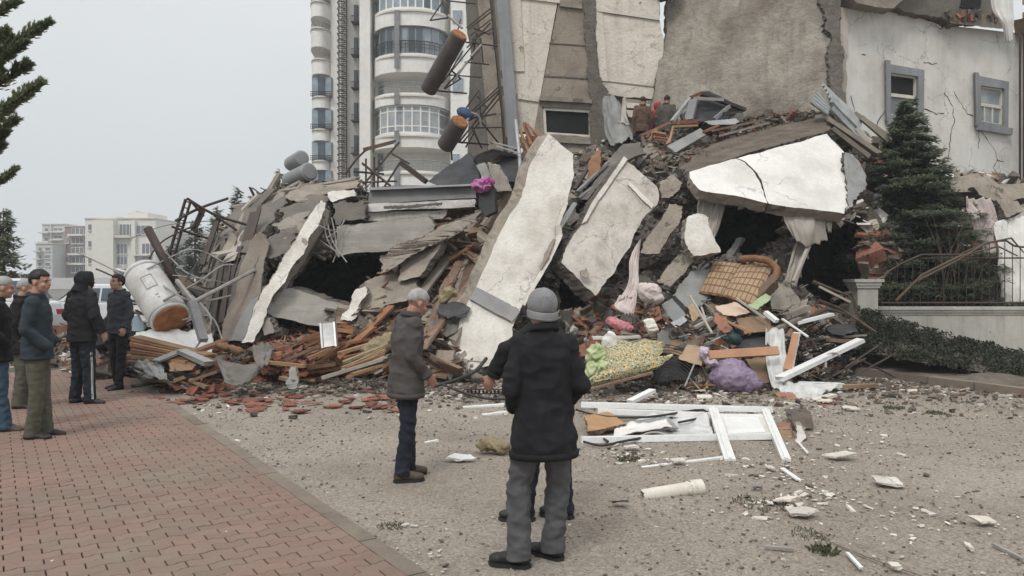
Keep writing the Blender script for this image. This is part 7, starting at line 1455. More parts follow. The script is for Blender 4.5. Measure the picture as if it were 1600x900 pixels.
for px, py, w2, h2, m_, lb in FR:
    m_ = m_white if m_ is m_white2 else m_
    c = G(px, py, .02); D = c.y; sx = w2*D/F/2; K = random.choice((4, 4, 5)); sy = sx*rnd(.5, .9); ph_ = rnd(.5, 1.1)
    tl = rnd(-.12, .12); ring = [c+V((sx*math.cos(6.283*k/K+ph_)*rnd(.8, 1.25), sy*math.sin(6.283*k/K+ph_)*rnd(.8, 1.25), rnd(0, .006)+.012+sx*.12*(1+math.cos(6.283*k/K+tl*20)))) for k in range(K)]
    b = MB(); b.slab(ring, (rnd(-.02, .02), 0, -.018), .05, .011, rings=2, relief=.004); tag(b.build('plaster_piece' if m_ is not m_brick else 'brick_piece', [m_, m_ if m_ in (m_pvc,) else m_edge if m_ is m_cgrey2 else m_]), lb, 'fragment')
for lb, a, b_, m_ in (('thin pale stick at the right edge of the road', (1552, 850), (1600, 874), m_wire), ('thin white stick at the bottom right of the road', (1324, 864), (1346, 888), m_pvc), ('thin grey stick below the drainpipe', (1194, 854), (1240, 858), m_wire), ('white profile stub below the fallen window leg', (1222, 732), (1248, 750), m_pvc), ('small white stick beside the flat pale plate', (1246, 690), (1262, 708), m_pvc)):
    q = MB(); q.beam(G(*a, .02), G(*b_, .02), .022 if 'stub' not in lb else .04, .014, jit=.05); tag(q.build('stick', m_), lb, 'stick')
blob('foam_lump', 'dirty yellow foam lump on the road left of the man in the black coat', 'foam', [(G(768, 702, .04)+V((0, 0, .05)), (.13, .1, .07), (0, .2, 0)), (G(784, 704, .04)+V((0, 0, .04)), (.1, .09, .06), None), (G(756, 702, .04)+V((0, 0, .03)), (.08, .07, .05), None)], m_yellow, .012, .025, (12, 12, 12))
# weeds
def weed(px, py, r, n, h, lb):
    e = G(px, py, 0); q = MB()
    for i in range(n):
        a = rnd(0, 6.3); rr_ = r*random.random()**.5; c = e+V((rr_*math.cos(a), rr_*math.sin(a), 0)); t = V((rnd(-1, 1), rnd(-1, 1), rnd(.3, 1.4))).normalized()*rnd(.4, 1)*h; s = t.cross(rv(1)).normalized()*h*.1
        o0 = len(q.v); q.v += [tuple(c-s), tuple(c+t*.5-s*1.3), tuple(c+t), tuple(c+t*.5+s*1.3), tuple(c+s)]; q.f.append([o0, o0+1, o0+2, o0+3, o0+4]); q.m.append(0)
    tag(q.build('weed', m_grass, fix=False), lb, kind='stuff')
weed(1190, 786, .22, 130, .04, 'low weed patch right of the cream drainpipe'); weed(1288, 862, .09, 90, .06, 'weed tuft by the road crack, nearest to the camera'); weed(1268, 836, .14, 90, .035, 'sparse weed just above the road crack'); weed(1462, 646, .12, 120, .05, 'small weed far out on the road below the kerb'); weed(982, 718, .12, 160, .04, 'tiny weed left of the fallen window leg'); weed(1395, 638, .12, 120, .05, 'faint weed left of the far one below the kerb'); weed(612, 822, .1, 90, .03, 'thin moss at the kerb of the brick pavement')
q = MB(); pts = [(1232, 815), (1262, 832), (1300, 850), (1342, 868), (1384, 884), (1420, 896), (1460, 910)]; vs = []
for i, (x, y) in enumerate(pts): c = G(x, y, .0); c.z = .004+.006; wd = .012+.008*rnd(0, 1); vs += [c+V((0, -wd, 0)), c+V((0, wd, .0))]
q.add(vs, [(2*i, 2*i+2, 2*i+3, 2*i+1) for i in range(len(pts)-1)]); qo = q.build('road_crack', m_rubd, road)
# crumbs over the road: dense near the heap
def crumbs(name, label, n, mats, smin, smax, bias, region=(-4, 11, 3.6, 14), hs=.5):
    mb = MB(); k = 0
    while k < n:
        x = rnd(*region[:2]); y = region[2]+(region[3]-region[2])*random.random()**bias
        px = 800+F*x/y
        if px < -40 or px > 1640: continue
        q = V((x, y, 0))-PO; 
        on_p = q.dot(W_) > 0
        if on_p and random.random() > .06: continue
        dn = .35+.9*noise.noise(V((x*.7, y*.7, 0)))+(.45 if px > 1000 else 0)
        if random.random() > dn+.25: continue
        s = smin+(smax-smin)*random.random()**3
        mb.box((x, y, s*hs*.4+(.025 if on_p else .0)), (s*rnd(.6, 1.4), s*rnd(.6, 1.2), s*hs), Euler((rnd(-.3, .3), rnd(-.3, .3), rnd(0, 6.3))).to_matrix(), random.randrange(len(mats)), .35); k += 1
    tag(mb.build(name, mats, fix=False), label, kind='stuff')
m_crw = mat('pale_crumb', (.6, .57, .52), (.45, .42, .38), 5)
crumbs('road_grit', 'pale and brown grit strewn over the road', 16000, [m_crw, m_soil, m_soil, m_conc, m_conc, m_conc_w, m_conc_w], .004, .02, 1.0)
crumbs('dark_grit', 'dark clods and leaf bits on the road', 420, [m_rubd, m_soil, m_soil], .006, .028, .9, hs=.4)
crumbs('rubble_fringe', 'rubble crumbs thickening toward the foot of the heap', 9000, [m_crw, m_soil, m_conc, m_conc_w, m_soil, m_rubd, m_wood2, m_conc_d], .01, .085, .28, region=(-6, 8, 8.6, 13.4))

mb = MB()
for (cx, cy, sx, sy, n) in ((1215, 735, 70, 26, 110), (1200, 790, 80, 18, 70), (1270, 770, 60, 20, 60), (1000, 712, 80, 12, 90), (1330, 690, 120, 40, 70), (1220, 640, 120, 14, 160), (1050, 625, 120, 8, 160), (720, 640, 90, 14, 60), (660, 860, 70, 40, 26), (1450, 800, 140, 60, 60), (300, 632, 60, 10, 40)):
    for i in range(n):
        px, py = random.gauss(cx, sx*.6), random.gauss(cy, sy*.6)
        if py < 612 or py > 905: continue
        c = G(px, py, .006); s_ = rnd(.006, .02)+.03*random.random()**5; mb.box(c, (s_*rnd(.8, 2.2), s_*rnd(.6, 1.2), s_*.4), Euler((rnd(-.3, .3), rnd(-.3, .3), rnd(0, 6.3))).to_matrix(), random.choice((0, 0, 0, 1, 2)), .35)
tag(mb.build('plaster_flecks', [m_white, m_cream, m_soil], fix=False), 'small white plaster flecks strewn around the fallen window and the weeds', kind='stuff')
# ================================================================ PEOPLE
m_skin = mat('skin', (.46, .27, .19), (.4, .225, .155), 14, .55, .1, 60, spec=.4)
m_skin2 = mat('skin_weathered', (.40, .215, .15), (.33, .17, .12), 14, .6, .15, 60, spec=.4)
m_lip = mat('lip', (.33, .14, .12), None, 10, .5, 0)
m_eye = mat('eye', (.03, .02, .018), None, 10, .2, 0)
m_hairb = mat('black_hair', (.022, .018, .016), (.012, .01, .009), 9, .5, .7, 90, wave=((40, 40, 10), .3))
m_hairg = mat('grey_hair', (.42, .41, .4), (.3, .29, .28), 9, .7, .7, 90, wave=((40, 40, 10), .3))
def fabric(name, c1, c2=None, rough=.9, s=6, fine=90, b=.35, **k): return mat(name, c1, c2 or tuple(x*.7 for x in c1), s, rough, b, fine, bd=.006, **k)
f_black = fabric('black_coat', (.016, .016, .019)); f_taupe = fabric('taupe_jacket', (.085, .075, .072), (.066, .058, .056)); f_charc = fabric('charcoal_jacket', (.05, .053, .062), (.037, .039, .046))
f_slate = fabric('slate_hooded_jacket', (.032, .045, .055), (.022, .032, .04)); f_greycoat = fabric('dull_grey_coat', (.1, .095, .09)); f_grt = fabric('grey_trousers', (.105, .105, .108), (.078, .078, .081))
f_jean = fabric('dark_jeans', (.018, .023, .036), (.01, .013, .02)); f_blue = fabric('blue_jeans', (.06, .105, .16), (.04, .075, .12)); f_olive = fabric('olive_trousers', (.105, .1, .075), (.08, .075, .056)); f_nblue = fabric('navy_track_trousers', (.016, .02, .03))
f_blk2 = fabric('black_trousers', (.014, .014, .015)); f_beanie = fabric('grey_knit', (.27, .27, .275), (.2, .2, .205), fine=60, b=.8, wave=((90, 90, 4), .35)); f_brown = fabric('brown_coat', (.14, .085, .06)); f_khaki = fabric('khaki_grey_coat', (.11, .1, .085)); f_red = fabric('red_hood', (.4, .04, .05))
f_hoodg = fabric('grey_hood', (.19, .19, .2)); m_shoe = mat('black_shoe', (.02, .018, .017), (.013, .012, .012), 8, .55, .2, 50, (.12, .1, .08), .35, 8); m_shoeb = mat('brown_shoe', (.09, .065, .045), (.06, .045, .032), 8, .65, .2, 50, (.2, .17, .14), .4, 8); m_sole = mat('white_sole', (.6, .6, .6), None, 8, .6)
m_soled = mat('dark_sole', (.03, .03, .03), None, 8, .7); f_stripe = fabric('white_stripe', (.65, .65, .65))
def person(label, loc, yaw, h, pose=None, top=f_black, legs=f_jean, shoes=m_shoe, sole=m_soled, hair=m_hairb, skin=m_skin, vox=.012, hem=.8, hood=False, headwear=None, group=None, wr=.013, leg_r=(.088, .078, .074), flare=1.0, arm_r=(.068, .062, .055), face=True, collar=True, stripe=False, longhair=0, build=1.0, low=False):
    s = h/1.75; e = empty('person', loc, label, 'person', group, yaw)
    J = dict(pel=(0, 0, .95), chest=(0, 0, 1.3), neck=(0, -.01, 1.47), head=(0, .02, 1.62), hy=0, hp=0,
             shL=(-.175, 0, 1.42), elL=(-.25, -.03, 1.16), wrL=(-.25, .05, .93), shR=(.175, 0, 1.42), elR=(.25, -.03, 1.16), wrR=(.25, .05, .93),
             hiL=(-.09, 0, .92), knL=(-.1, .025, .5), anL=(-.1, -.02, .09), fyL=.15, hiR=(.09, 0, .92), knR=(.1, .025, .5), anR=(.1, -.02, .09), fyR=-.15, lean=(0, 0), handL=1, handR=1)
    J.update(pose or {})
    v = {k: V(x)*s for k, x in J.items() if isinstance(x, tuple) and len(x) == 3}
    R = (Euler((J['hp'], 0, 0)).to_matrix()); R = Euler((0, 0, J['hy'])).to_matrix() @ R
    hc = v['head']
    H = lambda x, y, z: hc+R @ (V((x, y, z))*s)
    # ---------------- body: one continuous skin surface
    b = MB()
    b.ell(H(0, -.008, .03), (.076*s, .097*s, .092*s), R, 16, 12); b.ell(H(0, .026, -.035), (.06*s, .066*s, .082*s), R, 14, 10); b.ell(H(0, .06, -.088), (.03*s, .026*s, .022*s), R); b.ell(H(0, .078, .022), (.05*s, .016*s, .012*s), R)
    b.ell(H(0, .099, -.018), (.0135*s, .02*s, .02*s), R); b.ell(H(0, .089, .002), (.009*s, .014*s, .026*s), R); b.ell(H(0, .083, -.052), (.026*s, .014*s, .013*s), R)
    for sx in (-1, 1): b.ell(H(sx*.078, -.008, -.01), (.010*s, .02*s, .032*s), R @ Euler((0, 0, sx*-.3)).to_matrix()); b.ell(H(sx*.042, .062, -.03), (.022*s, .022*s, .022*s), R)
    b.tube([hc+R @ V((0, -.02, -.05))*s, v['neck']+V((0, 0, .01)), v['neck']-V((0, 0, .08))*s], [.052*s, .056*s, .066*s], 12)
    ch = v['chest']; pe = v['pel']; nk = v['neck']
    b.loft([(pe.x, pe.y, pe.z-.1*s, .12*s, .09*s), (pe.x, pe.y, pe.z, .155*s, .1*s), ((pe.x+ch.x)/2, (pe.y+ch.y)/2, (pe.z+ch.z)/2, .135*s, .09*s), (ch.x, ch.y, ch.z, .16*s, .1*s), ((ch.x+nk.x)/2, (ch.y+nk.y)/2, ch.z+.1*s, .15*s, .085*s), (nk.x, nk.y, nk.z-.03*s, .06*s, .055*s)], 14)
    for L in 'LR':
        sx = -1 if L == 'L' else 1
        sh, el, wr_ = v['sh'+L], v['el'+L], v['wr'+L]
        b.tube([sh, el, wr_], [.045*s, .036*s, .025*s], 9); b.ell(sh, (.052*s,)*3, None, 10, 7); b.ell(el, (.038*s,)*3, None, 8, 6)
        d = (wr_-el).normalized(); 
        pn = V((-sx*1.0, .0, .0)); pn = (pn-d*pn.dot(d)); pn = pn.normalized() if pn.length > .1 else V((0, 1, 0)); side = d.cross(pn).normalized()
        if J['hand'+L]:
            if side.y < 0: side = -side
            pc = wr_+d*.045*s; Rm = Matrix((side, d, pn)).transposed(); b.ell(pc, (.038*s, .05*s, .017*s), Rm, 12, 8)
            for k, (o_, ln) in enumerate(((-.03, .058), (-.01, .072), (.011, .078), (.031, .07))):
                p0 = wr_+d*.08*s+side*o_*s; cu = .35+.1*k
                p1 = p0+(d*math.cos(cu)+pn*math.sin(cu))*ln*.5*s; p2 = p1+(d*math.cos(cu*2.3)+pn*math.sin(cu*2.3))*ln*.32*s; p3 = p2+(d*math.cos(cu*3.2)+pn*math.sin(cu*3.2))*ln*.25*s
                b.tube([p0-d*.03*s, p0, p1, p2, p3], [.009*s, .0095*s, .009*s, .0082*s, .006*s], 7)
            t0 = wr_+d*.02*s+side*.03*s; t1 = t0+(d*.7+side*.6+pn*.3).normalized()*.036*s; t2 = t1+(d*.95+side*.1+pn*.35).normalized()*.03*s
            b.tube([t0-side*.015*s, t0, t1, t2], [.012*s, .0125*s, .0105*s, .007*s], 7)
        hi, kn, an = v['hi'+L], v['kn'+L], v['an'+L]
        b.tube([hi, kn, an], [.075*s, .052*s, .036*s], 10); b.ell(kn, (.053*s,)*3, None, 8, 6)
        fd_ = Euler((0, 0, J['fy'+L])).to_matrix() @ V((0, 1, 0)); b.ell(an+fd_*.05*s-V((0, 0, .045))*s, (.032*s, .1*s, .03*s), Euler((0, 0, J['fy'+L])).to_matrix(), 10, 7)
    body = organic('body', b, vox*.72 if not low else vox, skin, e, 2)
    # ---------------- head details
    if face:
        for sx in (-1, 1):
            q = MB(); q.ell(H(sx*.031, .083, .002), (.012*s, .006*s, .006*s), R, 10, 7); o = q.build('eye', m_eye, e, smooth=True)
            q = MB(); q.tube([H(sx*.014, .095, .022), H(sx*.032, .094, .027), H(sx*.05, .083, .021)], [.0035*s, .005*s, .003*s], 6); q.build('eyebrow', hair if hair is not m_hairg else m_hairg, e)
        q = MB(); q.ell(H(0, .096, -.053), (.021*s, .005*s, .004*s), R, 10, 6); q.ell(H(0, .095, -.061), (.017*s, .005*s, .005*s), R, 10, 6); organic('mouth', q, .003, m_lip, e, 1)
    if hair is not None and not (headwear or hood):
        q = MB(); n, m = 26, 18; vs = []; off = rv(9)
        for i in range(m+1):
            th = math.pi*i/m
            for j in range(n):
                a = 2*math.pi*j/n; dv = V((math.sin(th)*math.cos(a), math.sin(th)*math.sin(a), math.cos(th)))
                lo = (.30 if dv.y > .25 else (-.1-.55*longhair if dv.y > -.35 else -.5-longhair*.3)); lo += .12*noise.noise(dv*8-off); lo = lo if abs(dv.x) < .85 or dv.y < -.1 else -.05-.4*longhair
                k = 1.0 if dv.z > lo else .80
                tk = .1+.06*longhair+.07*noise.noise(dv*5+off)+.035*noise.noise(dv*14+off)
                if hair is m_hairg: tk = .075+.06*noise.noise(dv*6+off)+.05*noise.noise(dv*17+off)
                rr_ = k*(1+(tk if k == 1 else 0)); p = V((.077*dv.x*rr_, .098*dv.y*rr_-.01, .094*dv.z*rr_+.033))
                if i in (0, m): p.x *= 1e-3; 
                vs.append(H(*p))
        fs = [(i*n+j, (i+1)*n+j, (i+1)*n+(j+1) % n, i*n+(j+1) % n) for i in range(m) for j in range(n)]; q.add(vs, fs); q.build('hair', hair, e, smooth=True)
    if headwear == 'beanie':
        q = MB(); q.ell(H(0, -.012, .04), (.094*s, .114*s, .104*s), R, 18, 14); bn = organic('beanie', q, .007, f_beanie, e, 1, .004, (20, 20, 6), lambda c: (-.25 if (R.transposed() @ (c-hc)).z < -.035*s+.0*s and False else 0))
        q = MB(); ring = [H(.087*math.cos(a), -.012+.108*math.sin(a), -.04+.022*math.sin(a)) for a in [i*6.283/28 for i in range(29)]]
        q.tube(ring, .012*s, 8); q.tube([p+R @ V((0, 0, .018))*s for p in ring], .012*s, 8); q.tube([p+R @ V((0, 0, .034))*s for p in ring], .01*s, 8); organic('beanie_cuff', q, .006, f_beanie, e, 2)
    if hood:
        q = MB(); q.ell(H(0, -.022, .025), (.098*s, .118*s, .118*s), R, 16, 12); q.tube([H(0, -.05, -.05), v['neck']+V((0, -.03, -.02))*s], [.085*s, .11*s], 14)
        q.tube([H(.088*math.cos(a), .055+.0*math.sin(a), .02+.105*math.sin(a)) for a in [i*6.283/18 for i in range(19)]], .018*s, 7)
        organic('hood', q, .011, top, e, 3, .008, (12, 12, 8))
    # ---------------- jacket
    q = MB(); w = build
    zs = lambda z: z*s
    def torso(z):  # centre line pelvis->chest->neck
        if z < .95: return pe.x*1.0, pe.y
        if z < 1.3: t = (z-.95)/.35; return pe.x+(ch.x-pe.x)*t, pe.y+(ch.y-pe.y)*t
        t = min(1, (z-1.3)/.17); return ch.x+(nk.x-ch.x)*t, ch.y+(nk.y-ch.y)*t
    rg = [(hem, .205*flare, .15*flare), (hem+.1, .2*flare, .148*flare), (1.0, .188, .14), (1.15, .186, .135), (1.3, .2, .138), (1.385, .19, .12), (1.43, .135, .095), (1.47, .085, .08), (1.5, .076, .076)]
    dz = (ch.z/s-1.3)
    q.loft([(*torso(z), (z+(dz if z > 1.1 else 0))*s, rx*s*w, ry*s*w) for z, rx, ry in rg], 22)
    for L in 'LR':
        sh, el, wr_ = v['sh'+L], v['el'+L], v['wr'+L]; cx, cy = torso(1.4)
        q.tube([V((cx, cy, sh.z-.015*s)), sh, (sh+el)/2, el, (el+wr_)/2, wr_-(wr_-el).normalized()*.0*s], [.08*s, arm_r[0]*s, arm_r[0]*s*.98, arm_r[1]*s, arm_r[1]*s*.95, arm_r[2]*s], 12); q.ell(sh, (arm_r[0]*1.04*s,)*3, None, 12, 8); q.ell(el, (arm_r[1]*1.03*s,)*3, None, 10, 7)
    jk = organic('jacket', q, vox, top, e, 3, wr*s, (7, 7, 10))
    if collar:
        q = MB(); q.tube([nk+V((.082*math.cos(a), .078*math.sin(a), .012+.016*math.sin(a)*-1))*s for a in [i*6.283/22 for i in range(23)]], .017*s, 8); q.tube([nk+V((.078*math.cos(a), .075*math.sin(a), .036-.012*math.sin(a)))*s for a in [i*6.283/22 for i in range(23)]], .015*s, 8); organic('collar', q, .008, top, e, 2, .003)
        zc = V((nk.x, nk.y, 0))
    hm = MB(); 
    cx, cy = torso(hem); hm.loft([(cx, cy, hem*s-.004, .203*flare*w*s, .15*flare*w*s), (cx, cy, hem*s+.03, .209*flare*w*s, .155*flare*w*s), (cx, cy, hem*s+.035, .2*flare*w*s, .145*flare*w*s)], 30); hm.build('hem', top, e, smooth=True)
    for L in 'LR':
        if J['hand'+L]: 
            c = MB(); wr_, el = v['wr'+L], v['el'+L]; d = (wr_-el).normalized(); c.tube([wr_-d*.03*s, wr_-d*.005*s, wr_+d*.004*s], [arm_r[2]*1.06*s, arm_r[2]*1.08*s, arm_r[2]*.9*s], 14); c.build('cuff', top, e, smooth=True)
    # ---------------- trousers
    q = MB(); q.loft([(pe.x, pe.y, .78*s, .155*s, .115*s), (pe.x, pe.y, .9*s, .17*s, .125*s), (pe.x, pe.y, 1.0*s, .16*s, .115*s)], 18)
    for L in 'LR':
        hi, kn, an = v['hi'+L], v['kn'+L], v['an'+L]
        q.tube([hi+V((0, 0, .02))*s, hi*.45+kn*.55, kn, kn*.45+an*.55, an+V((0, 0, .03))*s, an-V((0, 0, .035))*s], [leg_r[0]*1.12*s, leg_r[0]*s, leg_r[1]*s, leg_r[2]*s, leg_r[2]*1.0*s, leg_r[2]*1.04*s], 14)
    organic('trousers', q, vox, legs, e, 3, wr*.9*s, (9, 9, 13))
    if stripe:
        for L, sx in (('L', -1), ('R', 1)):
            hi, kn, an = v['hi'+L], v['kn'+L], v['an'+L]; c = MB()
            for dd in (0, .018): c.tube([hi*.5+kn*.5+V((sx*(leg_r[0]-.008), -dd, 0))*s, kn+V((sx*leg_r[1]*1.0, -dd, 0))*s, kn*.4+an*.6+V((sx*leg_r[2]*1.0, -dd, 0))*s, an+V((sx*leg_r[2], -dd, .0))*s], .006*s, 5)
            organic('side_stripe', c, .006, f_stripe, e, 0)
    # ---------------- shoes
    for L in 'LR':
        an = v['an'+L]; Rf = Euler((0, 0, J['fy'+L])).to_matrix(); o = V((an.x, an.y, 0)); q = MB(); gz = an.z-.09*s
        T = lambda x, y, z: o+Rf @ (V((x, y, z))*s)+V((0, 0, gz))
        q.ell(T(0, -.025, .06), (.043*s, .058*s, .052*s), Rf, 12, 8); q.ell(T(0, .06, .055), (.047*s, .09*s, .043*s), Rf, 12, 8); q.ell(T(.004, .13, .045), (.05*s, .066*s, .036*s), Rf, 12, 8); q.ell(T(0, .0, .095), (.042*s, .052*s, .045*s), Rf, 12, 8)
        sh_ = organic('shoe', q, .009, shoes, e, 2)
        q = MB(); out = [(-.04, -.06), (-.043, 0), (-.04, .06), (-.05, .12), (-.04, .17), (0, .195), (.04, .17), (.05, .12), (.042, .06), (.043, 0), (.04, -.06), (0, -.082)]
        vs = [T(x, y, .0) for x, y in out]+[T(x*1.02, y*1.01, .026) for x, y in out]; K = len(out)
        q.add(vs, [tuple(range(K))[::-1], tuple(range(K, 2*K))]+[(i, (i+1) % K, K+(i+1) % K, K+i) for i in range(K)]); q.build('sole', sole, sh_)
    return e
rad = math.radians
# man in black coat and beanie, nearest
person('man in a grey beanie, black coat and grey trousers, seen from behind, nearest of all', V((xof(850, 4.62), 4.62, 0)), rad(14), 1.68,
    dict(head=(-.005, .035, 1.59), neck=(0, 0, 1.46), hy=.12, hp=-.05, elL=(-.228, -.045, 1.12), wrL=(-.15, .13, .97), elR=(.228, -.045, 1.12), wrR=(.15, .13, .97), handL=0, handR=0, shL=(-.155, -.005, 1.385), shR=(.155, -.005, 1.385),
         anL=(-.165, .0, .085), knL=(-.15, .045, .5), hiL=(-.078, 0, .92), hiR=(.078, 0, .92), fyL=rad(62), anR=(.085, .08, .085), knR=(.11, .06, .5), fyR=rad(38)),
    top=f_black, legs=f_grt, headwear='beanie', hair=None, vox=.0085, hem=.68, wr=.013, leg_r=(.084, .08, .077), flare=1.12, arm_r=(.064, .062, .056), build=.97, face=True)
# grey-haired man, bowed
person('grey-haired man in a taupe jacket and dark jeans looking down, before the tile heap', V((xof(634, 6.62), 6.62, 0)), rad(-62), 1.69,
    dict(head=(0, .115, 1.565), neck=(0, .045, 1.445), chest=(0, .015, 1.27), hy=0.05, hp=-.42, shL=(-.165, .02, 1.385), shR=(.165, .02, 1.385), elR=(.21, -.03, 1.12), wrR=(.2, .13, .93), elL=(-.21, .0, 1.12), wrL=(-.17, .14, .92), anL=(-.08, .05, .085), anR=(.08, -.06, .085), knL=(-.085, .05, .5), knR=(.085, -.01, .5), fyL=.1, fyR=-.25),
    top=f_taupe, legs=f_jean, shoes=m_shoeb, hair=m_hairg, skin=m_skin2, vox=.0095, hem=.74, wr=.011, leg_r=(.08, .074, .07), flare=1.06, arm_r=(.07, .062, .052))
# third man behind the beanie man, reaching to the left
person('person mostly hidden behind the man in the beanie, one dark sleeve reaching left', V((xof(866, 5.5), 5.5, 0)), rad(80), 1.68,
    dict(head=(0, .075, 1.565), hy=.0, hp=-.05, neck=(0, .06, 1.46), chest=(0, .03, 1.3), shL=(-.16, .12, 1.42), elL=(-.2, .33, 1.27), wrL=(-.18, .43, 1.08), elR=(.2, .0, 1.15), wrR=(.18, .1, .95), knL=(-.06, .16, .5), knR=(.06, -.04, .5), anL=(-.06, .215, .085), anR=(.06, -.065, .085)),
    top=f_blk2, legs=f_jean, hair=m_hairb, skin=m_skin2, vox=.011, hem=.78)
# youth in slate jacket and olive trousers
person('dark haired youth in a slate jacket and olive trousers looking back', V((xof(58, 8.25), 8.25, 0)), rad(-72), 1.82,
    dict(head=(.01, .03, 1.63), hy=-.35, hp=-.04, elL=(-.22, -.04, 1.15), wrL=(-.17, .15, .97), elR=(.235, -.05, 1.15), wrR=(.17, .15, .96), handL=0, handR=0, anL=(-.09, .06, .085), anR=(.085, -.03, .085), fyL=-.1, fyR=-.1),
    top=f_slate, legs=f_olive, vox=.011, hem=.84, wr=.008, longhair=.15, leg_r=(.086, .074, .07))
person('man in a black jacket and blue jeans cropped by the left frame edge', V((xof(-4, 8.6), 8.6, 0)), rad(-60), 1.77,
    dict(head=(0, .06, 1.61), hp=-.1, elR=(.235, -.05, 1.15), wrR=(.17, .13, .96), handR=0, handL=0, elL=(-.23, -.03, 1.15), wrL=(-.16, .12, .97), anR=(.08, .07, .085)), top=f_blk2, legs=f_blue, shoes=m_shoeb, hair=m_hairg, vox=.013, hem=.8)
person('older white-haired man in a dark coat just behind the youth in slate', V((xof(34, 10.2), 10.2, 0)), rad(-70), 1.75,
    dict(head=(0, .05, 1.61), hp=-.1, handL=0, handR=0, wrL=(-.16, .12, .97), wrR=(.16, .12, .97)), top=f_blk2, legs=f_olive, hair=m_hairg, vox=.014, hem=.75)
person('person in a black hood and navy track trousers with white stripes', V((xof(128, 10.55), 10.55, 0)), rad(-28), 1.86,
    dict(head=(.01, .045, 1.60), hy=-.25, hp=.02, elR=(.29, -.02, 1.17), wrR=(.315, .07, .95), elL=(-.24, -.03, 1.16), wrL=(-.18, .1, .98), handL=0, anL=(-.11, -.02, .085), anR=(.12, .03, .085), fyL=.05, fyR=-.95), top=f_black, legs=f_nblue, sole=m_sole, hood=True, vox=.012, hem=.83, stripe=True, leg_r=(.095, .085, .072), build=1.05, arm_r=(.08, .074, .062))
person('young man in a charcoal jacket looking up to the left', V((xof(186, 12.0), 12.0, 0)), rad(148), 1.82,
    dict(head=(0, .03, 1.62), hy=-.75 if False else .1, hp=.18, elL=(-.235, -.03, 1.16), wrL=(-.23, .05, .95), elR=(.235, -.02, 1.16), wrR=(.2, .1, .95), handR=0, anL=(-.1, .06, .085), anR=(.09, -.04, .085), fyL=.2, fyR=-.2), top=f_charc, legs=f_blk2, vox=.012, hem=.86, longhair=.45, leg_r=(.08, .068, .064))
# climbers on the crest
def standz(px, py, D): return V((xof(px, D), D, zof(py-3, D)-1.72))
for (px, py, yaw, m_, lb) in ((1004, 156, 15, f_brown, 'climber in a brown coat on the crest, left of the others'), (1041, 154, -20, f_khaki, 'climber in a khaki grey coat on the crest, right of the red hood')):
    person(lb, standz(px, py, 20.4), rad(yaw), 1.78, dict(head=(.02, .03, 1.6), hp=-.2), top=m_, legs=f_blk2, vox=.02, hem=.8, face=False, low=True)
person('climber in a red hooded jacket half hidden between the other two climbers', standz(1029, 160, 21.1), rad(30), 1.7, dict(head=(0, .04, 1.6)), top=f_red, legs=f_blk2, hood=True, vox=.02, hem=.8, face=False, low=True)

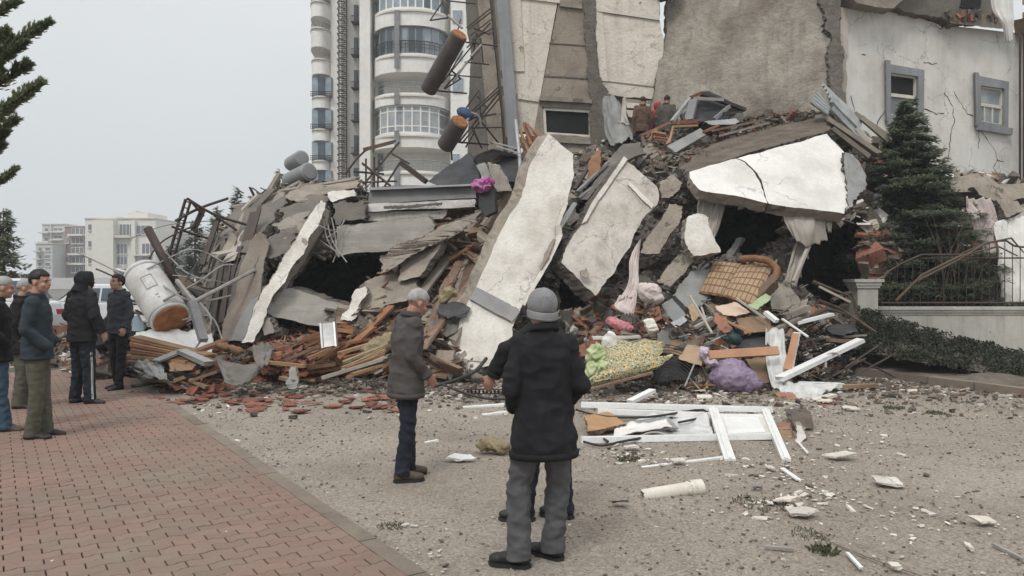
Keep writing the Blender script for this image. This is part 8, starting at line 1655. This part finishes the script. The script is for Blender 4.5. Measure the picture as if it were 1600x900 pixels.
# ================================================================ PARKED CARS behind the onlookers
m_carw = mat('white_car_paint', (.66, .67, .68), (.6, .61, .62), .6, .25, 0, 4, spec=.6); m_carb = mat('blue_car_paint', (.03, .055, .075), (.02, .04, .055), .6, .25, 0, 4, spec=.6)
def car(label, px, D, yaw, paint, h=1.55, L=4.4, W2=1.8):
    e = empty('parked_car', gp(px, D), label, 'car', None, rad(yaw))
    def sect(pts, w_of, name, m_, zoff=0):
        b = MB(); n = len(pts); vs = []
        for sx in (-1, 1):
            for (y, z) in pts: vs.append((sx*w_of(z), y, z))
        b.add(vs, [tuple(range(n)), tuple(range(n, 2*n))[::-1]]+[(i, (i+1) % n, n+(i+1) % n, n+i) for i in range(n)]); o = b.build(name, m_, e)
        md = o.modifiers.new('b', 'BEVEL'); md.width = .05; md.segments = 2; return o
    k = h/1.55
    sect([(-2.15, .35), (-2.2, .7), (-2.1, .92*k), (-1.95, .96*k), (1.1, .98*k), (1.9, .84*k), (2.15, .66), (2.2, .35)], lambda z: W2/2*(1 if z < .8 else .97), 'body', paint)
    sect([(-1.9, .95*k), (-1.45, 1.48*k), (-1.2, h), (.1, h), (.4, 1.5*k), (1.15, .97*k)], lambda z: W2/2*(.95-.14*(z-.95*k)/(h-.95*k)), 'cabin', paint)
    for sx in (-1, 1):
        for (ya, yb, yc, yd) in ((-1.55, -.5, -.5, -1.25), (-.42, .85, .32, -.42)):
            b = MB(); xw = lambda z: sx*(W2/2*(.95-.14*(z-.95*k)/(h-.95*k))+.006); z0, z1 = 1.02*k, 1.42*k
            q = [V((xw(z0), ya, z0)), V((xw(z0), yb, z0)), V((xw(z1), yc, z1)), V((xw(z1), yd, z1))]; b.add(q+[p+V((sx*.008, 0, 0)) for p in q], [(0, 1, 2, 3), (7, 6, 5, 4), (0, 4, 5, 1), (1, 5, 6, 2), (2, 6, 7, 3), (3, 7, 4, 0)]); b.build('side_window', m_glass, e)
    for (y0, z0, y1, z1, nm) in ((-1.86, 1.0*k, -1.48, 1.45*k, 'rear_window'), (1.1, 1.02*k, .46, 1.46*k, 'windscreen')):
        b = MB(); sg = -1 if y0 < 0 else 1; w0, w1 = W2/2*.84, W2/2*.72; q = [V((-w0, y0, z0)), V((w0, y0, z0)), V((w1, y1, z1)), V((-w1, y1, z1))]; off = V((0, sg*.03, .03)); b.add([p+off for p in q]+[p+off*1.4 for p in q], [(0, 1, 2, 3), (7, 6, 5, 4), (0, 4, 5, 1), (1, 5, 6, 2), (2, 6, 7, 3), (3, 7, 4, 0)]); b.build(nm, m_glass, e)
    for sx in (-1, 1):
        for y in (-1.35, 1.35):
            b = MB(); b.tube([(sx*(W2/2-.2), y, .32), (sx*(W2/2+.01), y, .32)], .32, 20); o = b.build('wheel', m_black, e); b = MB(); b.tube([(sx*(W2/2+.01), y, .32), (sx*(W2/2+.03), y, .32)], [.2, .17], 14); b.build('rim', m_alu, o)
        b = MB(); b.box((sx*.68, -2.17, .78), (.3, .06, .16)); b.build('tail_light', f_red, e); b = MB(); b.box((sx*.66, 2.12, .7), (.34, .08, .14)); b.build('headlight', m_pvc, e)
    return e
car('white estate car parked behind the hooded person and the youth', 165, 26, 80, m_carw, 1.62, W2=1.85)
car('white van-like car parked farther back at the left edge', -40, 23, 88, m_carw, 1.8)
# ================================================================ HAZE (thin mist in the air)
HZ = True
if HZ:
    b = MB(); x0, x1, y0, y1, z0, z1 = -260, 260, -12, 260, -1.5, 44
    vs = [(x, y, z) for x in (x0, x1) for y in (y0, y1) for z in (z0, z1)]
    b.add(vs, [(0, 1, 3, 2), (4, 6, 7, 5), (0, 4, 5, 1), (2, 3, 7, 6), (0, 2, 6, 4), (1, 5, 7, 3)])
    hm_ = bpy.data.materials.new('thin_haze'); hm_.use_nodes = True; t = hm_.node_tree; t.nodes.clear()
    pv_ = t.nodes.new('ShaderNodeVolumePrincipled'); pv_.inputs['Color'].default_value = (.93, .96, 1, 1); pv_.inputs['Density'].default_value = .0012
    oo = t.nodes.new('ShaderNodeOutputMaterial'); t.links.new(pv_.outputs[0], oo.inputs['Volume'])
    hz = b.build('haze', hm_); hz['kind'] = 'stuff'
